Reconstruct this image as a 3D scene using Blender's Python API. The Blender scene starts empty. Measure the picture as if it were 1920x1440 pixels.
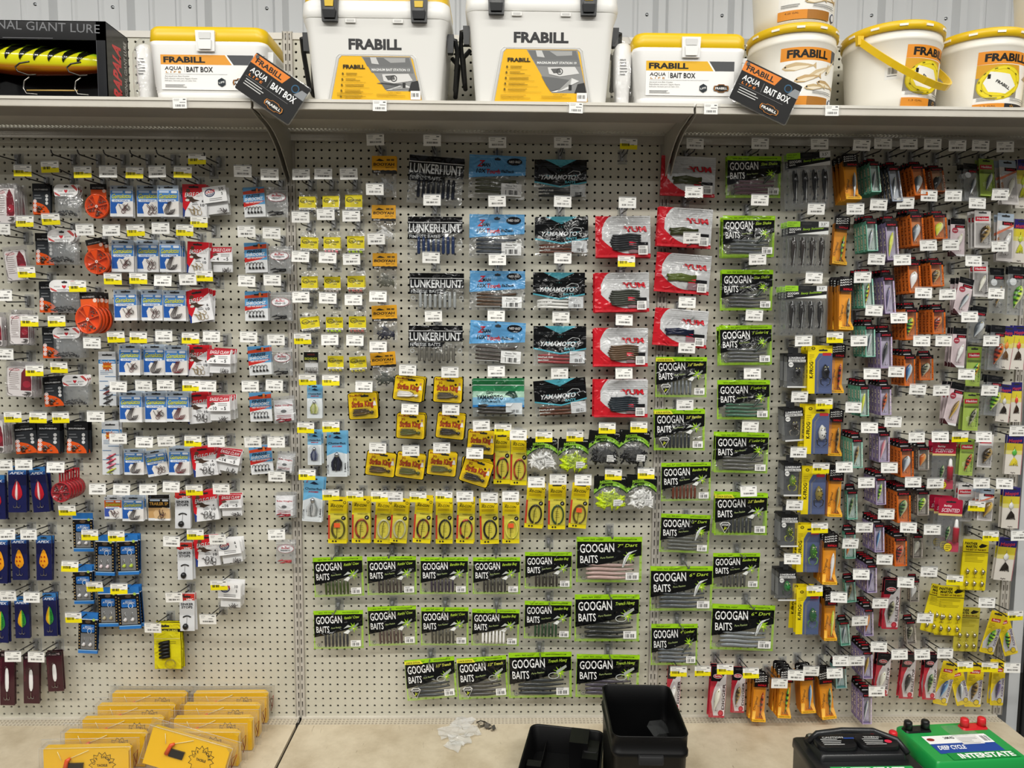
import bpy, bmesh, math, random
from mathutils import Matrix, Vector
R = random.Random(7)
C = bpy.context.scene.collection
S = bpy.context.scene
# ------------------------------------------------------------------ camera, world, lights, exposure
F_PX, DIST, CAM_Z = 1360.0, 2.416, 1.535
PITCH, YAW, ROLL = math.radians(5.03), math.radians(1.05), math.radians(0.36)
CX0 = 0.0
M_CAM = (Matrix.Translation((CX0, -DIST, CAM_Z)) @ Matrix.Rotation(-YAW, 4, 'Z')
         @ Matrix.Rotation(math.pi / 2 - PITCH, 4, 'X') @ Matrix.Rotation(ROLL, 4, 'Z'))
cd = bpy.data.cameras.new('camera'); cam = bpy.data.objects.new('camera', cd); C.objects.link(cam)
cam.matrix_world = M_CAM
cd.sensor_fit = 'HORIZONTAL'; cd.sensor_width = 36.0; cd.lens = 36.0 * F_PX / 1920.0
cd.clip_start = 0.05
S.camera = cam
S.cycles.transparent_max_bounces = 48
w = bpy.data.worlds.new('world'); S.world = w; w.use_nodes = True
w.node_tree.nodes['Background'].inputs[0].default_value = (1.0, 0.985, 0.95, 1)
w.node_tree.nodes['Background'].inputs[1].default_value = 0.13
def lamp(name, loc, size, sy, power, col=(1, .98, .925)):
    l = bpy.data.lights.new(name, 'AREA'); l.shape = 'RECTANGLE'; l.size = size; l.size_y = sy; l.energy = power; l.color = col
    o = bpy.data.objects.new(name, l); o.location = loc; C.objects.link(o); return o
for i, (ly, lz, pw) in enumerate(((-1.3, 3.6, 14), (-2.9, 3.6, 74), (-5.6, 3.8, 34))):
    for lx in (-2.6, -0.2, 2.2):
        lamp('ceiling_tube_light', (lx, ly, lz), 1.9, 0.16, pw)
S.view_settings.view_transform = 'Standard'; S.view_settings.look = 'None'
S.view_settings.exposure = 0.12; S.view_settings.gamma = 1.0; S.view_settings.use_curve_mapping = False

def P(px, py, Y):
    """photo pixel -> world point on the vertical plane y = Y"""
    d = M_CAM.to_3x3() @ Vector(((px - 960) / F_PX, (720 - py) / F_PX, -1))
    o = M_CAM.translation
    return o + d * ((Y - o.y) / d.y)
def PZ(px, py, Z):
    d = M_CAM.to_3x3() @ Vector(((px - 960) / F_PX, (720 - py) / F_PX, -1))
    o = M_CAM.translation
    return o + d * ((Z - o.z) / d.z)
def mpp(px, py, Y):
    a, b, c = P(px - 5, py, Y), P(px + 5, py, Y), P(px, py + 10, Y)
    return (b.x - a.x) / 10, (P(px, py, Y).z - c.z) / 10
# ------------------------------------------------------------------ materials (colour comes from the mesh attribute Col)
def lin(h):
    if isinstance(h, tuple): return h
    a = 1.0
    h = h.lstrip('#')
    if '/' in h: h, a = h.split('/'); a = float(a)
    if len(h) == 3: h = ''.join(x * 2 for x in h)
    r = []
    for i in (0, 2, 4):
        v = int(h[i:i + 2], 16) / 255
        r.append(v / 12.92 if v <= .04045 else ((v + .055) / 1.055) ** 2.4)
    return (r[0], r[1], r[2], a)
_m = {}
def nn(t, kind, **kw):
    n = t.nodes.new(kind)
    for k, v in kw.items():
        if k in n.inputs: n.inputs[k].default_value = v
        else: setattr(n, k, v)
    return n
def mat(name):
    if name in _m: return _m[name]
    m = bpy.data.materials.new(name); m.use_nodes = True; t = m.node_tree; L = t.links
    b = t.nodes['Principled BSDF']; out = t.nodes['Material Output']
    at = nn(t, 'ShaderNodeAttribute', attribute_name='Col')
    L.new(at.outputs['Color'], b.inputs['Base Color'])
    rough, metal, spec = dict(card=(.5, 0, .28), plastic=(.32, 0, .5), gloss=(.12, 0, .5), metal=(.3, 1, .5), matte=(.75, 0, .25),
        paint=(.42, 0, .45), film=(.14, 0, .4), clear=(.1, 0, .5), rubber=(.42, 0, .3), steel=(.38, .6, .5)).get(name, (.5, 0, .5))
    b.inputs['Roughness'].default_value = rough; b.inputs['Metallic'].default_value = metal; b.inputs['Specular IOR Level'].default_value = spec
    def wrinkle(scale, dist, strength=1.0, det=2.0, rid=True):
        tc = nn(t, 'ShaderNodeTexCoord'); oi = nn(t, 'ShaderNodeObjectInfo')
        ad = nn(t, 'ShaderNodeVectorMath', operation='MULTIPLY_ADD'); ad.inputs[1].default_value = (1, 1, 1)
        cm = nn(t, 'ShaderNodeCombineXYZ'); mu = nn(t, 'ShaderNodeMath', operation='MULTIPLY'); mu.inputs[1].default_value = 37.0
        L.new(oi.outputs['Random'], mu.inputs[0]); L.new(mu.outputs[0], cm.inputs[0]); L.new(mu.outputs[0], cm.inputs[2])
        L.new(tc.outputs['Object'], ad.inputs[0]); L.new(cm.outputs[0], ad.inputs[2])
        no = nn(t, 'ShaderNodeTexNoise', Scale=scale, Detail=det, Distortion=1.2)
        if rid: no.noise_type = 'RIDGED_MULTIFRACTAL'
        L.new(ad.outputs[0], no.inputs['Vector'])
        bp = nn(t, 'ShaderNodeBump', Strength=strength, Distance=dist)
        L.new(no.outputs[0], bp.inputs['Height'])
        return bp, no
    if name in ('film', 'clear'):
        tr = nn(t, 'ShaderNodeBsdfTransparent'); gl = nn(t, 'ShaderNodeBsdfGlossy', Roughness=.11 if name == 'film' else .06)
        tr.inputs[0].default_value = (.985, .985, .985, 1)
        lw0 = nn(t, 'ShaderNodeLayerWeight', Blend=.5); lw = nn(t, 'ShaderNodeMath', operation='POWER'); lw.inputs[1].default_value = 3.5; L.new(lw0.outputs['Facing'], lw.inputs[0])
        mx = nn(t, 'ShaderNodeMixShader'); mm = nn(t, 'ShaderNodeMixShader')
        ma = nn(t, 'ShaderNodeMath', operation='MULTIPLY_ADD'); ma.inputs[1].default_value = .5; ma.inputs[2].default_value = .045
        L.new(lw.outputs[0], ma.inputs[0]); L.new(ma.outputs[0], mx.inputs[0])
        L.new(tr.outputs[0], mx.inputs[1]); L.new(gl.outputs[0], mx.inputs[2])
        bp, no = wrinkle(34 if name == 'film' else 14, .007 if name == 'film' else .0014, .85 if name == 'film' else .4)
        for x in (gl, b): L.new(bp.outputs[0], x.inputs['Normal'])
        pw = nn(t, 'ShaderNodeMath', operation='POWER'); pw.inputs[1].default_value = 1.7; L.new(at.outputs['Alpha'], pw.inputs[0]); L.new(pw.outputs[0], mm.inputs[0]); L.new(mx.outputs[0], mm.inputs[1]); L.new(b.outputs[0], mm.inputs[2])
        L.new(mm.outputs[0], out.inputs['Surface'])
    if name == 'paint':   # powder-coated store fixture, slightly scuffed
        tc = nn(t, 'ShaderNodeTexCoord'); no = nn(t, 'ShaderNodeTexNoise', Scale=3.2, Detail=8.0, Roughness=.7)
        L.new(tc.outputs['Object'], no.inputs['Vector'])
        rp = nn(t, 'ShaderNodeValToRGB'); rp.color_ramp.elements[0].position = .3; rp.color_ramp.elements[0].color = (.86, .85, .82, 1); rp.color_ramp.elements[1].position = .62
        mu = nn(t, 'ShaderNodeMixRGB', blend_type='MULTIPLY'); mu.inputs[0].default_value = 1
        L.new(no.outputs[0], rp.inputs[0]); L.new(at.outputs['Color'], mu.inputs[1]); L.new(rp.outputs[0], mu.inputs[2]); L.new(mu.outputs[0], b.inputs['Base Color'])
        n2 = nn(t, 'ShaderNodeTexNoise', Scale=900.0); L.new(tc.outputs['Object'], n2.inputs['Vector'])
        bp = nn(t, 'ShaderNodeBump', Strength=.12, Distance=.0005); L.new(n2.outputs[0], bp.inputs['Height']); L.new(bp.outputs[0], b.inputs['Normal'])
    if name == 'deck':    # worn beige deck with scratches
        tc = nn(t, 'ShaderNodeTexCoord'); no = nn(t, 'ShaderNodeTexNoise', Scale=4.5, Detail=9.0, Roughness=.68)
        mp = nn(t, 'ShaderNodeMapping'); mp.inputs['Scale'].default_value = (30, 6, 1); mp.inputs['Rotation'].default_value = (0, 0, .5)
        n2 = nn(t, 'ShaderNodeTexNoise', Scale=1.6, Detail=6.0, Distortion=2.5)
        L.new(tc.outputs['Object'], no.inputs['Vector']); L.new(tc.outputs['Object'], mp.inputs[0]); L.new(mp.outputs[0], n2.inputs['Vector'])
        rp = nn(t, 'ShaderNodeValToRGB'); rp.color_ramp.elements[0].position = .33; rp.color_ramp.elements[0].color = (.7, .66, .6, 1); rp.color_ramp.elements[1].position = .58
        r2 = nn(t, 'ShaderNodeValToRGB'); r2.color_ramp.elements[0].position = .24; r2.color_ramp.elements[0].color = (.45, .4, .34, 1); r2.color_ramp.elements[1].position = .33
        m1 = nn(t, 'ShaderNodeMixRGB', blend_type='MULTIPLY'); m1.inputs[0].default_value = 1
        m2 = nn(t, 'ShaderNodeMixRGB', blend_type='MULTIPLY'); m2.inputs[0].default_value = .8
        L.new(no.outputs[0], rp.inputs[0]); L.new(n2.outputs[0], r2.inputs[0])
        L.new(at.outputs['Color'], m1.inputs[1]); L.new(rp.outputs[0], m1.inputs[2]); L.new(m1.outputs[0], m2.inputs[1]); L.new(r2.outputs[0], m2.inputs[2])
        L.new(m2.outputs[0], b.inputs['Base Color'])
        b.inputs['Roughness'].default_value = .45
    if name == 'rubber':
        bp, no = wrinkle(420, .0004, .35, 2.0, False); L.new(bp.outputs[0], b.inputs['Normal'])
    _m[name] = m
    return m
# ------------------------------------------------------------------ text outlines
_t = {}
def glyphs(s, bold=0.0):
    k = (s, bold)
    if k in _t: return _t[k]
    cu = bpy.data.curves.new('txt', 'FONT'); cu.body = s; cu.size = 1; cu.resolution_u = 2; cu.offset = bold; cu.fill_mode = 'FRONT'
    ob = bpy.data.objects.new('txt', cu)
    me = bpy.data.meshes.new_from_object(ob)
    vs = [(v.co.x, v.co.y) for v in me.vertices]; fs = [tuple(p.vertices) for p in me.polygons]
    bpy.data.objects.remove(ob); bpy.data.curves.remove(cu); bpy.data.meshes.remove(me)
    if not vs: vs, fs = [(0, 0), (1, 0), (1, 1)], []
    x0 = min(v[0] for v in vs); x1 = max(v[0] for v in vs); y0 = min(v[1] for v in vs); y1 = max(v[1] for v in vs)
    cap = .729 if s.upper() != s.lower() or s.isdigit() else max(.2, y1)
    _t[k] = ([((v[0] - x0), v[1] / cap) for v in vs], fs, x1 - x0, cap)
    return _t[k]
# ------------------------------------------------------------------ mesh builder; art is drawn in mm, x right, z up, front towards -y
class G:
    def __init__(s): s.v = []; s.f = []; s.c = []; s.m = []; s.sm = []; s.y = 0.0; s.mats = []
    def mi(s, name):
        if name not in s.mats: s.mats.append(name)
        return s.mats.index(name)
    def add(s, vs, fs, col, m='card', smooth=False):
        o = len(s.v); k = s.mi(m)
        s.v += vs
        if isinstance(col, list): s.c += col
        else: s.c += [lin(col)] * len(vs)
        s.f += [tuple(i + o for i in f) for f in fs]; s.m += [k] * len(fs); s.sm += [smooth] * len(fs)
    def up(s, d=.12): s.y -= d
    def poly(s, pts, col, m='card', y=None):
        if y is None: s.up(.3 if m == 'film' else .12); y = s.y
        n = len(pts); a = sum(pts[i][0] * pts[(i + 1) % n][1] - pts[(i + 1) % n][0] * pts[i][1] for i in range(n))
        if a < 0: pts = pts[::-1]
        s.add([(p[0], y, p[1]) for p in pts], [tuple(range(n))], col, m)
    def rect(s, x0, z0, x1, z1, col, m='card', y=None, nx=1, nz=1):
        if y is None: s.up(); y = s.y
        vs = [(x0 + (x1 - x0) * i / nx, y, z0 + (z1 - z0) * j / nz) for j in range(nz + 1) for i in range(nx + 1)]
        fs = [(j * (nx + 1) + i, j * (nx + 1) + i + 1, (j + 1) * (nx + 1) + i + 1, (j + 1) * (nx + 1) + i) for j in range(nz) for i in range(nx)]
        s.add(vs, fs, col, m)
    def rrect(s, x0, z0, x1, z1, r, col, m='card', y=None):
        s.poly([(cx + r * math.cos(a + k * math.pi / 8), cz + r * math.sin(a + k * math.pi / 8)) for cx, cz, a in
                ((x1 - r, z1 - r, 0), (x0 + r, z1 - r, math.pi / 2), (x0 + r, z0 + r, math.pi), (x1 - r, z0 + r, -math.pi / 2)) for k in range(5)], col, m, y)
    def ell(s, cx, cz, rx, rz, col, m='card', n=16, rot=0, y=None):
        c, q = math.cos(rot), math.sin(rot)
        s.poly([(cx + rx * math.cos(a) * c - rz * math.sin(a) * q, cz + rx * math.cos(a) * q + rz * math.sin(a) * c) for a in (2 * math.pi * i / n for i in range(n))], col, m, y)
    def ring(s, cx, cz, r, wd, col, m='card', n=18, rz=None):
        s.up(); rz = rz or r
        vs = []
        for i in range(n):
            a = 2 * math.pi * i / n
            vs += [(cx + r * math.cos(a), s.y, cz + rz * math.sin(a)), (cx + (r - wd) * math.cos(a), s.y, cz + (rz - wd) * math.sin(a))]
        s.add(vs, [(2 * i, 2 * ((i + 1) % n), 2 * ((i + 1) % n) + 1, 2 * i + 1) for i in range(n)], col, m)
    def line(s, pts, wd, col, m='card'):
        s.up()
        for i in range(len(pts) - 1):
            (x0, z0), (x1, z1) = pts[i], pts[i + 1]; l = math.hypot(x1 - x0, z1 - z0) or 1; nx, nz = -(z1 - z0) / l * wd / 2, (x1 - x0) / l * wd / 2
            s.add([(x0 - nx, s.y, z0 - nz), (x1 - nx, s.y, z1 - nz), (x1 + nx, s.y, z1 + nz), (x0 + nx, s.y, z0 + nz)], [(0, 1, 2, 3)], col, m)
    def star(s, cx, cz, r, n, col, inner=.5, m='card', seed=1):
        q = random.Random(seed); s.poly([(cx + (r if i % 2 == 0 else r * inner) * (.75 + .4 * q.random()) * math.cos(math.pi * i / n), cz + (r if i % 2 == 0 else r * inner) * (.75 + .4 * q.random()) * math.sin(math.pi * i / n)) for i in range(2 * n)], col, m)
    def text(s, t, x, z, h, w=None, col='fff', rot=0, shear=0, bold=.0, m='card', al='l', up=.15, fn=None):
        vs, fs, tw, cap = glyphs(t, round(bold * .6, 4)); s.up(.4 if m == 'film' else up)
        kx = w / tw if w else h / cap
        c, q = math.cos(math.radians(rot)), math.sin(math.radians(rot)); o = []
        off = {'l': 0, 'c': -kx * tw / 2, 'r': -kx * tw}[al]
        for a, b in vs:
            X = a * kx + off + shear * b * h; Z = b * h
            if fn: X, Z = fn(X, Z)
            o.append((x + X * c - Z * q, s.y, z + X * q + Z * c))
        s.add(o, fs, col, m)
    def barcode(s, x0, z0, x1, z1, col='222', n=16, seed=3, m='card'):
        q = random.Random(seed); s.up(); x = x0
        st = (x1 - x0) / n
        for i in range(n):
            wd = st * (.3 + .5 * q.random())
            if q.random() < .88: s.add([(x, s.y, z0), (x + wd, s.y, z0), (x + wd, s.y, z1), (x, s.y, z1)], [(0, 1, 2, 3)], col, m)
            x += st
    def lines(s, x0, z0, x1, n, dz, wd, col, seed=1, m='card'):
        q = random.Random(seed); s.up()
        for i in range(n):
            xe = x0 + (x1 - x0) * (.6 + .4 * q.random()); z = z0 - i * dz
            s.add([(x0, s.y, z), (xe, s.y, z), (xe, s.y, z + wd), (x0, s.y, z + wd)], [(0, 1, 2, 3)], col, m)
    # 3-D pieces
    def box(s, x0, x1, y0, y1, z0, z1, col, m='card', taper=0):
        t = taper
        vs = [(x0 + t, y0 + t, z0), (x1 - t, y0 + t, z0), (x1 - t, y1 - t, z0), (x0 + t, y1 - t, z0), (x0, y0, z1), (x1, y0, z1), (x1, y1, z1), (x0, y1, z1)]
        s.add(vs, [(3, 2, 1, 0), (4, 5, 6, 7), (0, 1, 5, 4), (1, 2, 6, 5), (2, 3, 7, 6), (3, 0, 4, 7)], col, m)
    def prism(s, pts, y0, y1, col, m='card', smooth=False):
        """outline in x,z extruded from y0 (front) to y1 (back)"""
        n = len(pts); a = sum(pts[i][0] * pts[(i + 1) % n][1] - pts[(i + 1) % n][0] * pts[i][1] for i in range(n))
        if a < 0: pts = pts[::-1]
        vs = [(p[0], y0, p[1]) for p in pts] + [(p[0], y1, p[1]) for p in pts]
        s.add(vs, [tuple(range(n)), tuple(range(2 * n - 1, n - 1, -1))] + [(i, i + n, (i + 1) % n + n, (i + 1) % n) for i in range(n)], col, m, smooth)
    def tube(s, pts, r, col, m='plastic', n=6, caps=True):
        pts = [Vector(p) for p in pts]; vs = []; rs = r if isinstance(r, (list, tuple)) else [r] * len(pts)
        up = Vector((0, 0, 1)); prev = None
        for i, p in enumerate(pts):
            d = (pts[min(i + 1, len(pts) - 1)] - pts[max(i - 1, 0)])
            if d.length < 1e-9: d = Vector((0, 0, 1))
            d.normalize()
            if prev is None:
                a = d.cross(up if abs(d.z) < .9 else Vector((1, 0, 0))).normalized()
            else:
                a = (prev - d * prev.dot(d)); a = a.normalized() if a.length > 1e-6 else d.orthogonal().normalized()
            prev = a; b = d.cross(a)
            for k in range(n):
                an = 2 * math.pi * k / n; q = p + (a * math.cos(an) + b * math.sin(an)) * rs[i]; vs.append(tuple(q))
        fs = [(i * n + k, i * n + (k + 1) % n, (i + 1) * n + (k + 1) % n, (i + 1) * n + k) for i in range(len(pts) - 1) for k in range(n)]
        if caps: fs += [tuple(range(n))[::-1], tuple(range((len(pts) - 1) * n, len(pts) * n))]
        s.add(vs, fs, col, m, True)
    def lathe(s, prof, col, m='plastic', n=32, c=(0, 0, 0), a0=0, a1=2 * math.pi):
        full = abs(a1 - a0 - 2 * math.pi) < 1e-6; k = n if full else n + 1; vs = []; cs = []
        for j, p in enumerate(prof):
            for i in range(k):
                a = a0 + (a1 - a0) * i / n; vs.append((c[0] + p[0] * math.cos(a), c[1] + p[0] * math.sin(a), c[2] + p[1]))
                cs.append(lin(p[2]) if len(p) > 2 else lin(col))
        fs = [(j * k + i, j * k + (i + 1) % k, (j + 1) * k + (i + 1) % k, (j + 1) * k + i) for j in range(len(prof) - 1) for i in range(k if full else n)]
        s.add(vs, fs, cs, m, True)
    def fish(s, L, h, cols, stripe=None, cx=0, cz=0, rot=90, y=-6, th=.55, m='gloss', fat=0):
        """lure body: nose at +x before rotation; cols = back, side, belly"""
        pr = [(0, .03), (.05, .35), (.12, .62), (.22, .88), (.34, 1), (.46, .96), (.58, .8), (.7, .6), (.82, .4), (.93, .22), (1, .05)]
        if fat: pr = [(0, .05), (.06, .5), (.15, .82), (.28, 1), (.42, 1), (.56, .86), (.7, .6), (.84, .32), (.94, .16), (1, .04)]
        if stripe:
            p2 = []
            for i in range(21):
                t = i / 20
                for j in range(len(pr) - 1):
                    if pr[j][0] <= t <= pr[j + 1][0]:
                        p2.append((t, pr[j][1] + (pr[j + 1][1] - pr[j][1]) * (t - pr[j][0]) / (pr[j + 1][0] - pr[j][0]))); break
            pr = p2
        c, q = math.cos(math.radians(rot)), math.sin(math.radians(rot)); n = 10; vs = []; cs = []; cc = [lin(x) for x in cols]
        for j, (t, r) in enumerate(pr):
            x = L * (.5 - t)
            for i in range(n):
                a = 2 * math.pi * i / n; zz = math.sin(a) * r * h / 2; yy = math.cos(a) * r * h / 2 * th
                vs.append((cx + x * c - zz * q, y - yy, cz + x * q + zz * c))
                sa = math.sin(a)
                k = cc[0] if sa > .5 else cc[2] if sa < -.5 else cc[1]
                if stripe and j % 4 in (1, 2) and 2 < j < 19 and sa > -.2: k = lin(stripe)
                cs.append(k)
        fs = [(j * n + i, j * n + (i + 1) % n, (j + 1) * n + (i + 1) % n, (j + 1) * n + i) for j in range(len(pr) - 1) for i in range(n)]
        s.add(vs, fs, cs, m, True)
        ex, ez = L * .37, h * .12
        yb = s.y; s.y = y - h / 2 * th * .72
        X, Z = cx + ex * c - ez * q, cz + ex * q + ez * c
        s.ell(X, Z, h * .13, h * .13, 'f4e9b0', 'gloss', 8); s.ell(X, Z, h * .075, h * .075, '111', 'gloss', 8); s.y = yb
    def treble(s, x, z, k, y=-9, col='8a8580'):
        for a in (-1, 0, 1):
            s.tube([(x, y, z), (x, y, z - k), (x + a * k * .3, y - .5, z - k * 1.45), (x + a * k * .75, y - 1, z - k * 1.35), (x + a * k * .8, y - 1, z - k * .9)], k * .07, col, 'metal', 4, False)
    def jhook(s, x, z, k, rot=0, y=-3, col='55504c', r=.9):
        c, q = math.cos(math.radians(rot)), math.sin(math.radians(rot))
        pts = [(0, .55), (0, -.15)] + [(.28 - .28 * math.cos(a), -.15 - .3 * math.sin(a)) for a in (.5, 1.1, 1.7, 2.3, 2.9)] + [(.57, .12)]
        s.tube([(x + (a * c - b * q) * k, y, z + (a * q + b * c) * k) for a, b in pts], r, col, 'steel', 5, False)
        s.tube([(x + (math.sin(a) * .05 * c - (.6 + math.cos(a) * .05) * q) * k, y, z + (math.sin(a) * .05 * q + (.6 + math.cos(a) * .05) * c) * k) for a in (0, 1.6, 3.1, 4.7, 6.28)], r * .8, col, 'steel', 4, False)
    def slice(s, step, ax, lim=None):
        """cut wide flat faces into strips along an axis so that they can follow a curved surface"""
        lim = lim or step * 1.4; F = []; M_ = []; SM = []
        for f, m_, sm_ in zip(s.f, s.m, s.sm):
            xs = [s.v[i][ax] for i in f]; a, b = min(xs), max(xs)
            if b - a <= lim: F.append(f); M_.append(m_); SM.append(sm_); continue
            P_ = [s.v[i] for i in f]; col = s.c[f[0]]; n = max(2, int((b - a) / step + .5))
            for k in range(n):
                lo, hi = a + (b - a) * k / n, a + (b - a) * (k + 1) / n; q = P_
                for lv, sg in ((lo, 1), (hi, -1)):
                    o = []
                    for i in range(len(q)):
                        p0, p1 = q[i], q[(i + 1) % len(q)]; d0, d1 = (p0[ax] - lv) * sg, (p1[ax] - lv) * sg
                        if d0 >= 0: o.append(p0)
                        if (d0 > 0) != (d1 > 0) and d0 != d1 and d0 * d1 < 0: t_ = d0 / (d0 - d1); o.append(tuple(p0[j] + (p1[j] - p0[j]) * t_ for j in range(3)))
                    q = o
                    if len(q) < 3: break
                if len(q) >= 3: v0 = len(s.v); s.v += q; s.c += [col] * len(q); F.append(tuple(range(v0, v0 + len(q)))); M_.append(m_); SM.append(sm_)
        s.f, s.m, s.sm = F, M_, SM
    def deform(s, fn):
        s.slice(9, 0); s.slice(9, 2); s.v = [(x, y + fn(x, z), z) for x, y, z in s.v]
    def xf(s, M, k0=0): s.v = s.v[:k0] + [tuple(M @ Vector(v)) for v in s.v[k0:]]
    def mesh(s, name, k=.001):
        me = bpy.data.meshes.new(name)
        me.from_pydata([(a * k, b * k, c * k) for a, b, c in s.v], [], s.f)
        for x in s.mats: me.materials.append(mat(x))
        me.polygons.foreach_set('material_index', s.m); me.polygons.foreach_set('use_smooth', s.sm)
        at = me.color_attributes.new('Col', 'FLOAT_COLOR', 'POINT'); at.data.foreach_set('color', [x for c in s.c for x in c])
        me.update(); return me
def ob(name, me, parent=None, loc=None, **kw):
    o = bpy.data.objects.new(name, me); C.objects.link(o)
    if parent: o.parent = parent
    if loc is not None: o.location = loc
    for k, v in kw.items(): o[k] = v
    return o
def thing(o, label, cat, group=None):
    o['label'] = label; o['category'] = cat
    if group: o['group'] = group
    return o
# ------------------------------------------------------------------ the setting and the shelving
def rloft(s, loops, col=None, m='plastic', seg=5, cap0=True, cap1=True, smooth=True):
    """stack of rounded rectangles (w, d, r, z[, col]) -> closed body"""
    vs = []; cs = []; n = 4 * (seg + 1)
    for lp in loops:
        w_, d_, r, z = lp[:4]; c_ = lin(lp[4]) if len(lp) > 4 else lin(col)
        for cx, cy, a in ((w_ / 2 - r, d_ / 2 - r, 0), (-w_ / 2 + r, d_ / 2 - r, math.pi / 2), (-w_ / 2 + r, -d_ / 2 + r, math.pi), (w_ / 2 - r, -d_ / 2 + r, -math.pi / 2)):
            for k in range(seg + 1):
                b = a + k * math.pi / 2 / seg; vs.append((cx + r * math.cos(b), cy + r * math.sin(b), z)); cs.append(c_)
    fs = [(j * n + i, j * n + (i + 1) % n, (j + 1) * n + (i + 1) % n, (j + 1) * n + i) for j in range(len(loops) - 1) for i in range(n)]
    s.add(vs, fs, cs, m, smooth)
    o = len(vs)
    if cap0: s.add(vs[:n], [tuple(range(n))[::-1]], cs[:n], m)
    if cap1: s.add(vs[-n:], [tuple(range(n))], cs[-n:], m)
G.rloft = rloft
GREY = 'cdcabb'
X1 = P(564.6, 1330, 0).x; BAY = 1.2192; X0 = X1 - BAY; X2 = X1 + BAY; X3 = X2 + BAY
ZR = P(760, 1336, 0).z                      # lowest hole row
DECK = P(700, 1343.5, 0).z
INCH = .0254
ROWS = int((2.43 - ZR) / INCH) + 1
def peg_panel():
    g = G(); vs = []; fs = []; h = INCH / 2; r = .0041
    sq = [(h, 0), (h, h), (0, h), (-h, h), (-h, 0), (-h, -h), (0, -h), (h, -h)]
    ri = [(r * math.cos(i * math.pi / 4), r * math.sin(i * math.pi / 4)) for i in range(8)]
    for c in range(1, 48):
        for k in range(ROWS):
            x = c * INCH; z = k * INCH; o = len(vs)
            vs += [(x + a, 0, z + b) for a, b in sq] + [(x + a, 0, z + b) for a, b in ri] + [(x + a, .006, z + b) for a, b in ri]
            for i in range(8):
                j = (i + 1) % 8
                fs += [(o + i, o + j, o + 8 + j, o + 8 + i), (o + 8 + i, o + 8 + j, o + 16 + j, o + 16 + i)]
    g.add(vs, [f[::-1] for f in fs], GREY, 'paint')
    zb, zt = -h, ROWS * INCH - h
    g.add([(h, 0, zb), (47.5 * INCH, 0, zb), (47.5 * INCH, 0, zb - .012), (h, 0, zb - .012)], [(0, 3, 2, 1)], GREY, 'paint')
    g.box(h, 47.5 * INCH, -.004, .02, zt, zt + .02, 'dedad2', 'paint')
    return g.mesh('peg_panel', 1)
def slot_strip():
    """front face of an upright with two rows of slots"""
    g = G(); p = .03175; n = int((2.45 - DECK) / p)
    for s_ in (-1, 1):
        for k in range(n):
            z = k * p; x0, x1 = s_ * .0008, s_ * .0155
            if x0 > x1: x0, x1 = x1, x0
            a0, a1, b0, b1 = s_ * .0062 - .0018, s_ * .0062 + .0018, z + .005, z + .026
            o = [(x0, z), (x1, z), (x1, z + p), (x0, z + p)]; i_ = [(a0, b0), (a1, b0), (a1, b1), (a0, b1)]
            vs = [(x, -.004, q) for x, q in o] + [(x, -.004, q) for x, q in i_] + [(x, .006, q) for x, q in i_]
            fs = []
            for i in range(4):
                j = (i + 1) % 4; fs += [(i, j, 4 + j, 4 + i), (4 + i, 4 + j, 8 + j, 8 + i)]
            g.add(vs, fs, 'c4bfb6', 'paint')
    H = n * p
    for x in (-.0155, 0, .0155):
        g.box(x - .0008, x + .0008, -.0065, .006, 0, H, 'a9a49b', 'paint')
    return g.mesh('upright', 1)
pm = peg_panel(); um = slot_strip()
gon = ob('gondola_shelving', None, None, (X1, 0, DECK))
thing(gon, 'tall light grey perforated gondola shelving unit carrying all the tackle hooks', 'shelving')
for x in (X0, X1, X2):
    ob('peg_panel', pm, gon, (x - X1, 0, ZR - DECK))
for x in (X0, X1, X2, X3): ob('upright', um, gon, (x - X1, 0, 0))
g = G(); g.box(X0 - X1, X3 - X1, .03, .034, 0, 2.44 - DECK, '0d0d0d', 'matte'); ob('hole_shade_sheet', g.mesh('hole_shade_sheet', 1), gon, (0, 0, 0))  # near-black sheet added so the peg holes look deep in shade
# decks with a perforated rear strip
def deck():
    g = G(); W = BAY - .010; y1 = -.012; ph = .0127
    nx = int(W / ph); x0 = -nx * ph / 2
    g.box(-W / 2, W / 2, -.66, y1 - 3 * ph, -.03, 0, 'd3c6ad', 'deck')
    vs = []; fs = []
    for r_ in range(3):
        for c in range(nx):
            x = x0 + c * ph; y = y1 - (r_ + 1) * ph; o = len(vs); q = .0034; k = ph
            vs += [(x, y, 0), (x + k, y, 0), (x + k, y + k, 0), (x, y + k, 0)] + [(x + k / 2 + a * q, y + k / 2 + b * q, 0) for a, b in ((-1, -1), (1, -1), (1, 1), (-1, 1))] + [(x + k / 2 + a * q, y + k / 2 + b * q, -.004) for a, b in ((-1, -1), (1, -1), (1, 1), (-1, 1))]
            for i in range(4):
                j = (i + 1) % 4; fs += [(o + i, o + j, o + 4 + j, o + 4 + i), (o + 4 + i, o + 4 + j, o + 8 + j, o + 8 + i)]
    g.add(vs, fs, 'cdc3b0', 'paint')
    g.box(-W / 2, W / 2, y1 - 3 * ph, y1, -.03, -.014, '2a2825', 'paint')
    g.box(-W / 2, W / 2, y1 - .002, 0, -.02, .0035, 'd5cfc2', 'paint')
    return g.mesh('base_deck', 1)
dm = deck()
for i, x in enumerate((X0, X1, X2)):
    thing(ob('base_deck', dm, None, (x + BAY / 2, 0, DECK)), ('beige steel base deck under the yellow planer board packs', 'bare beige steel base deck with tape scraps on it', 'scuffed beige steel base deck under the two car batteries')[i], 'deck', 'base decks of the shelving')
g = G(); g.box(-.005, .005, -.66, -.002, -.05, -.012, '1d1b19', 'paint'); dj = g.mesh('deck_joint', 1)
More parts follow.
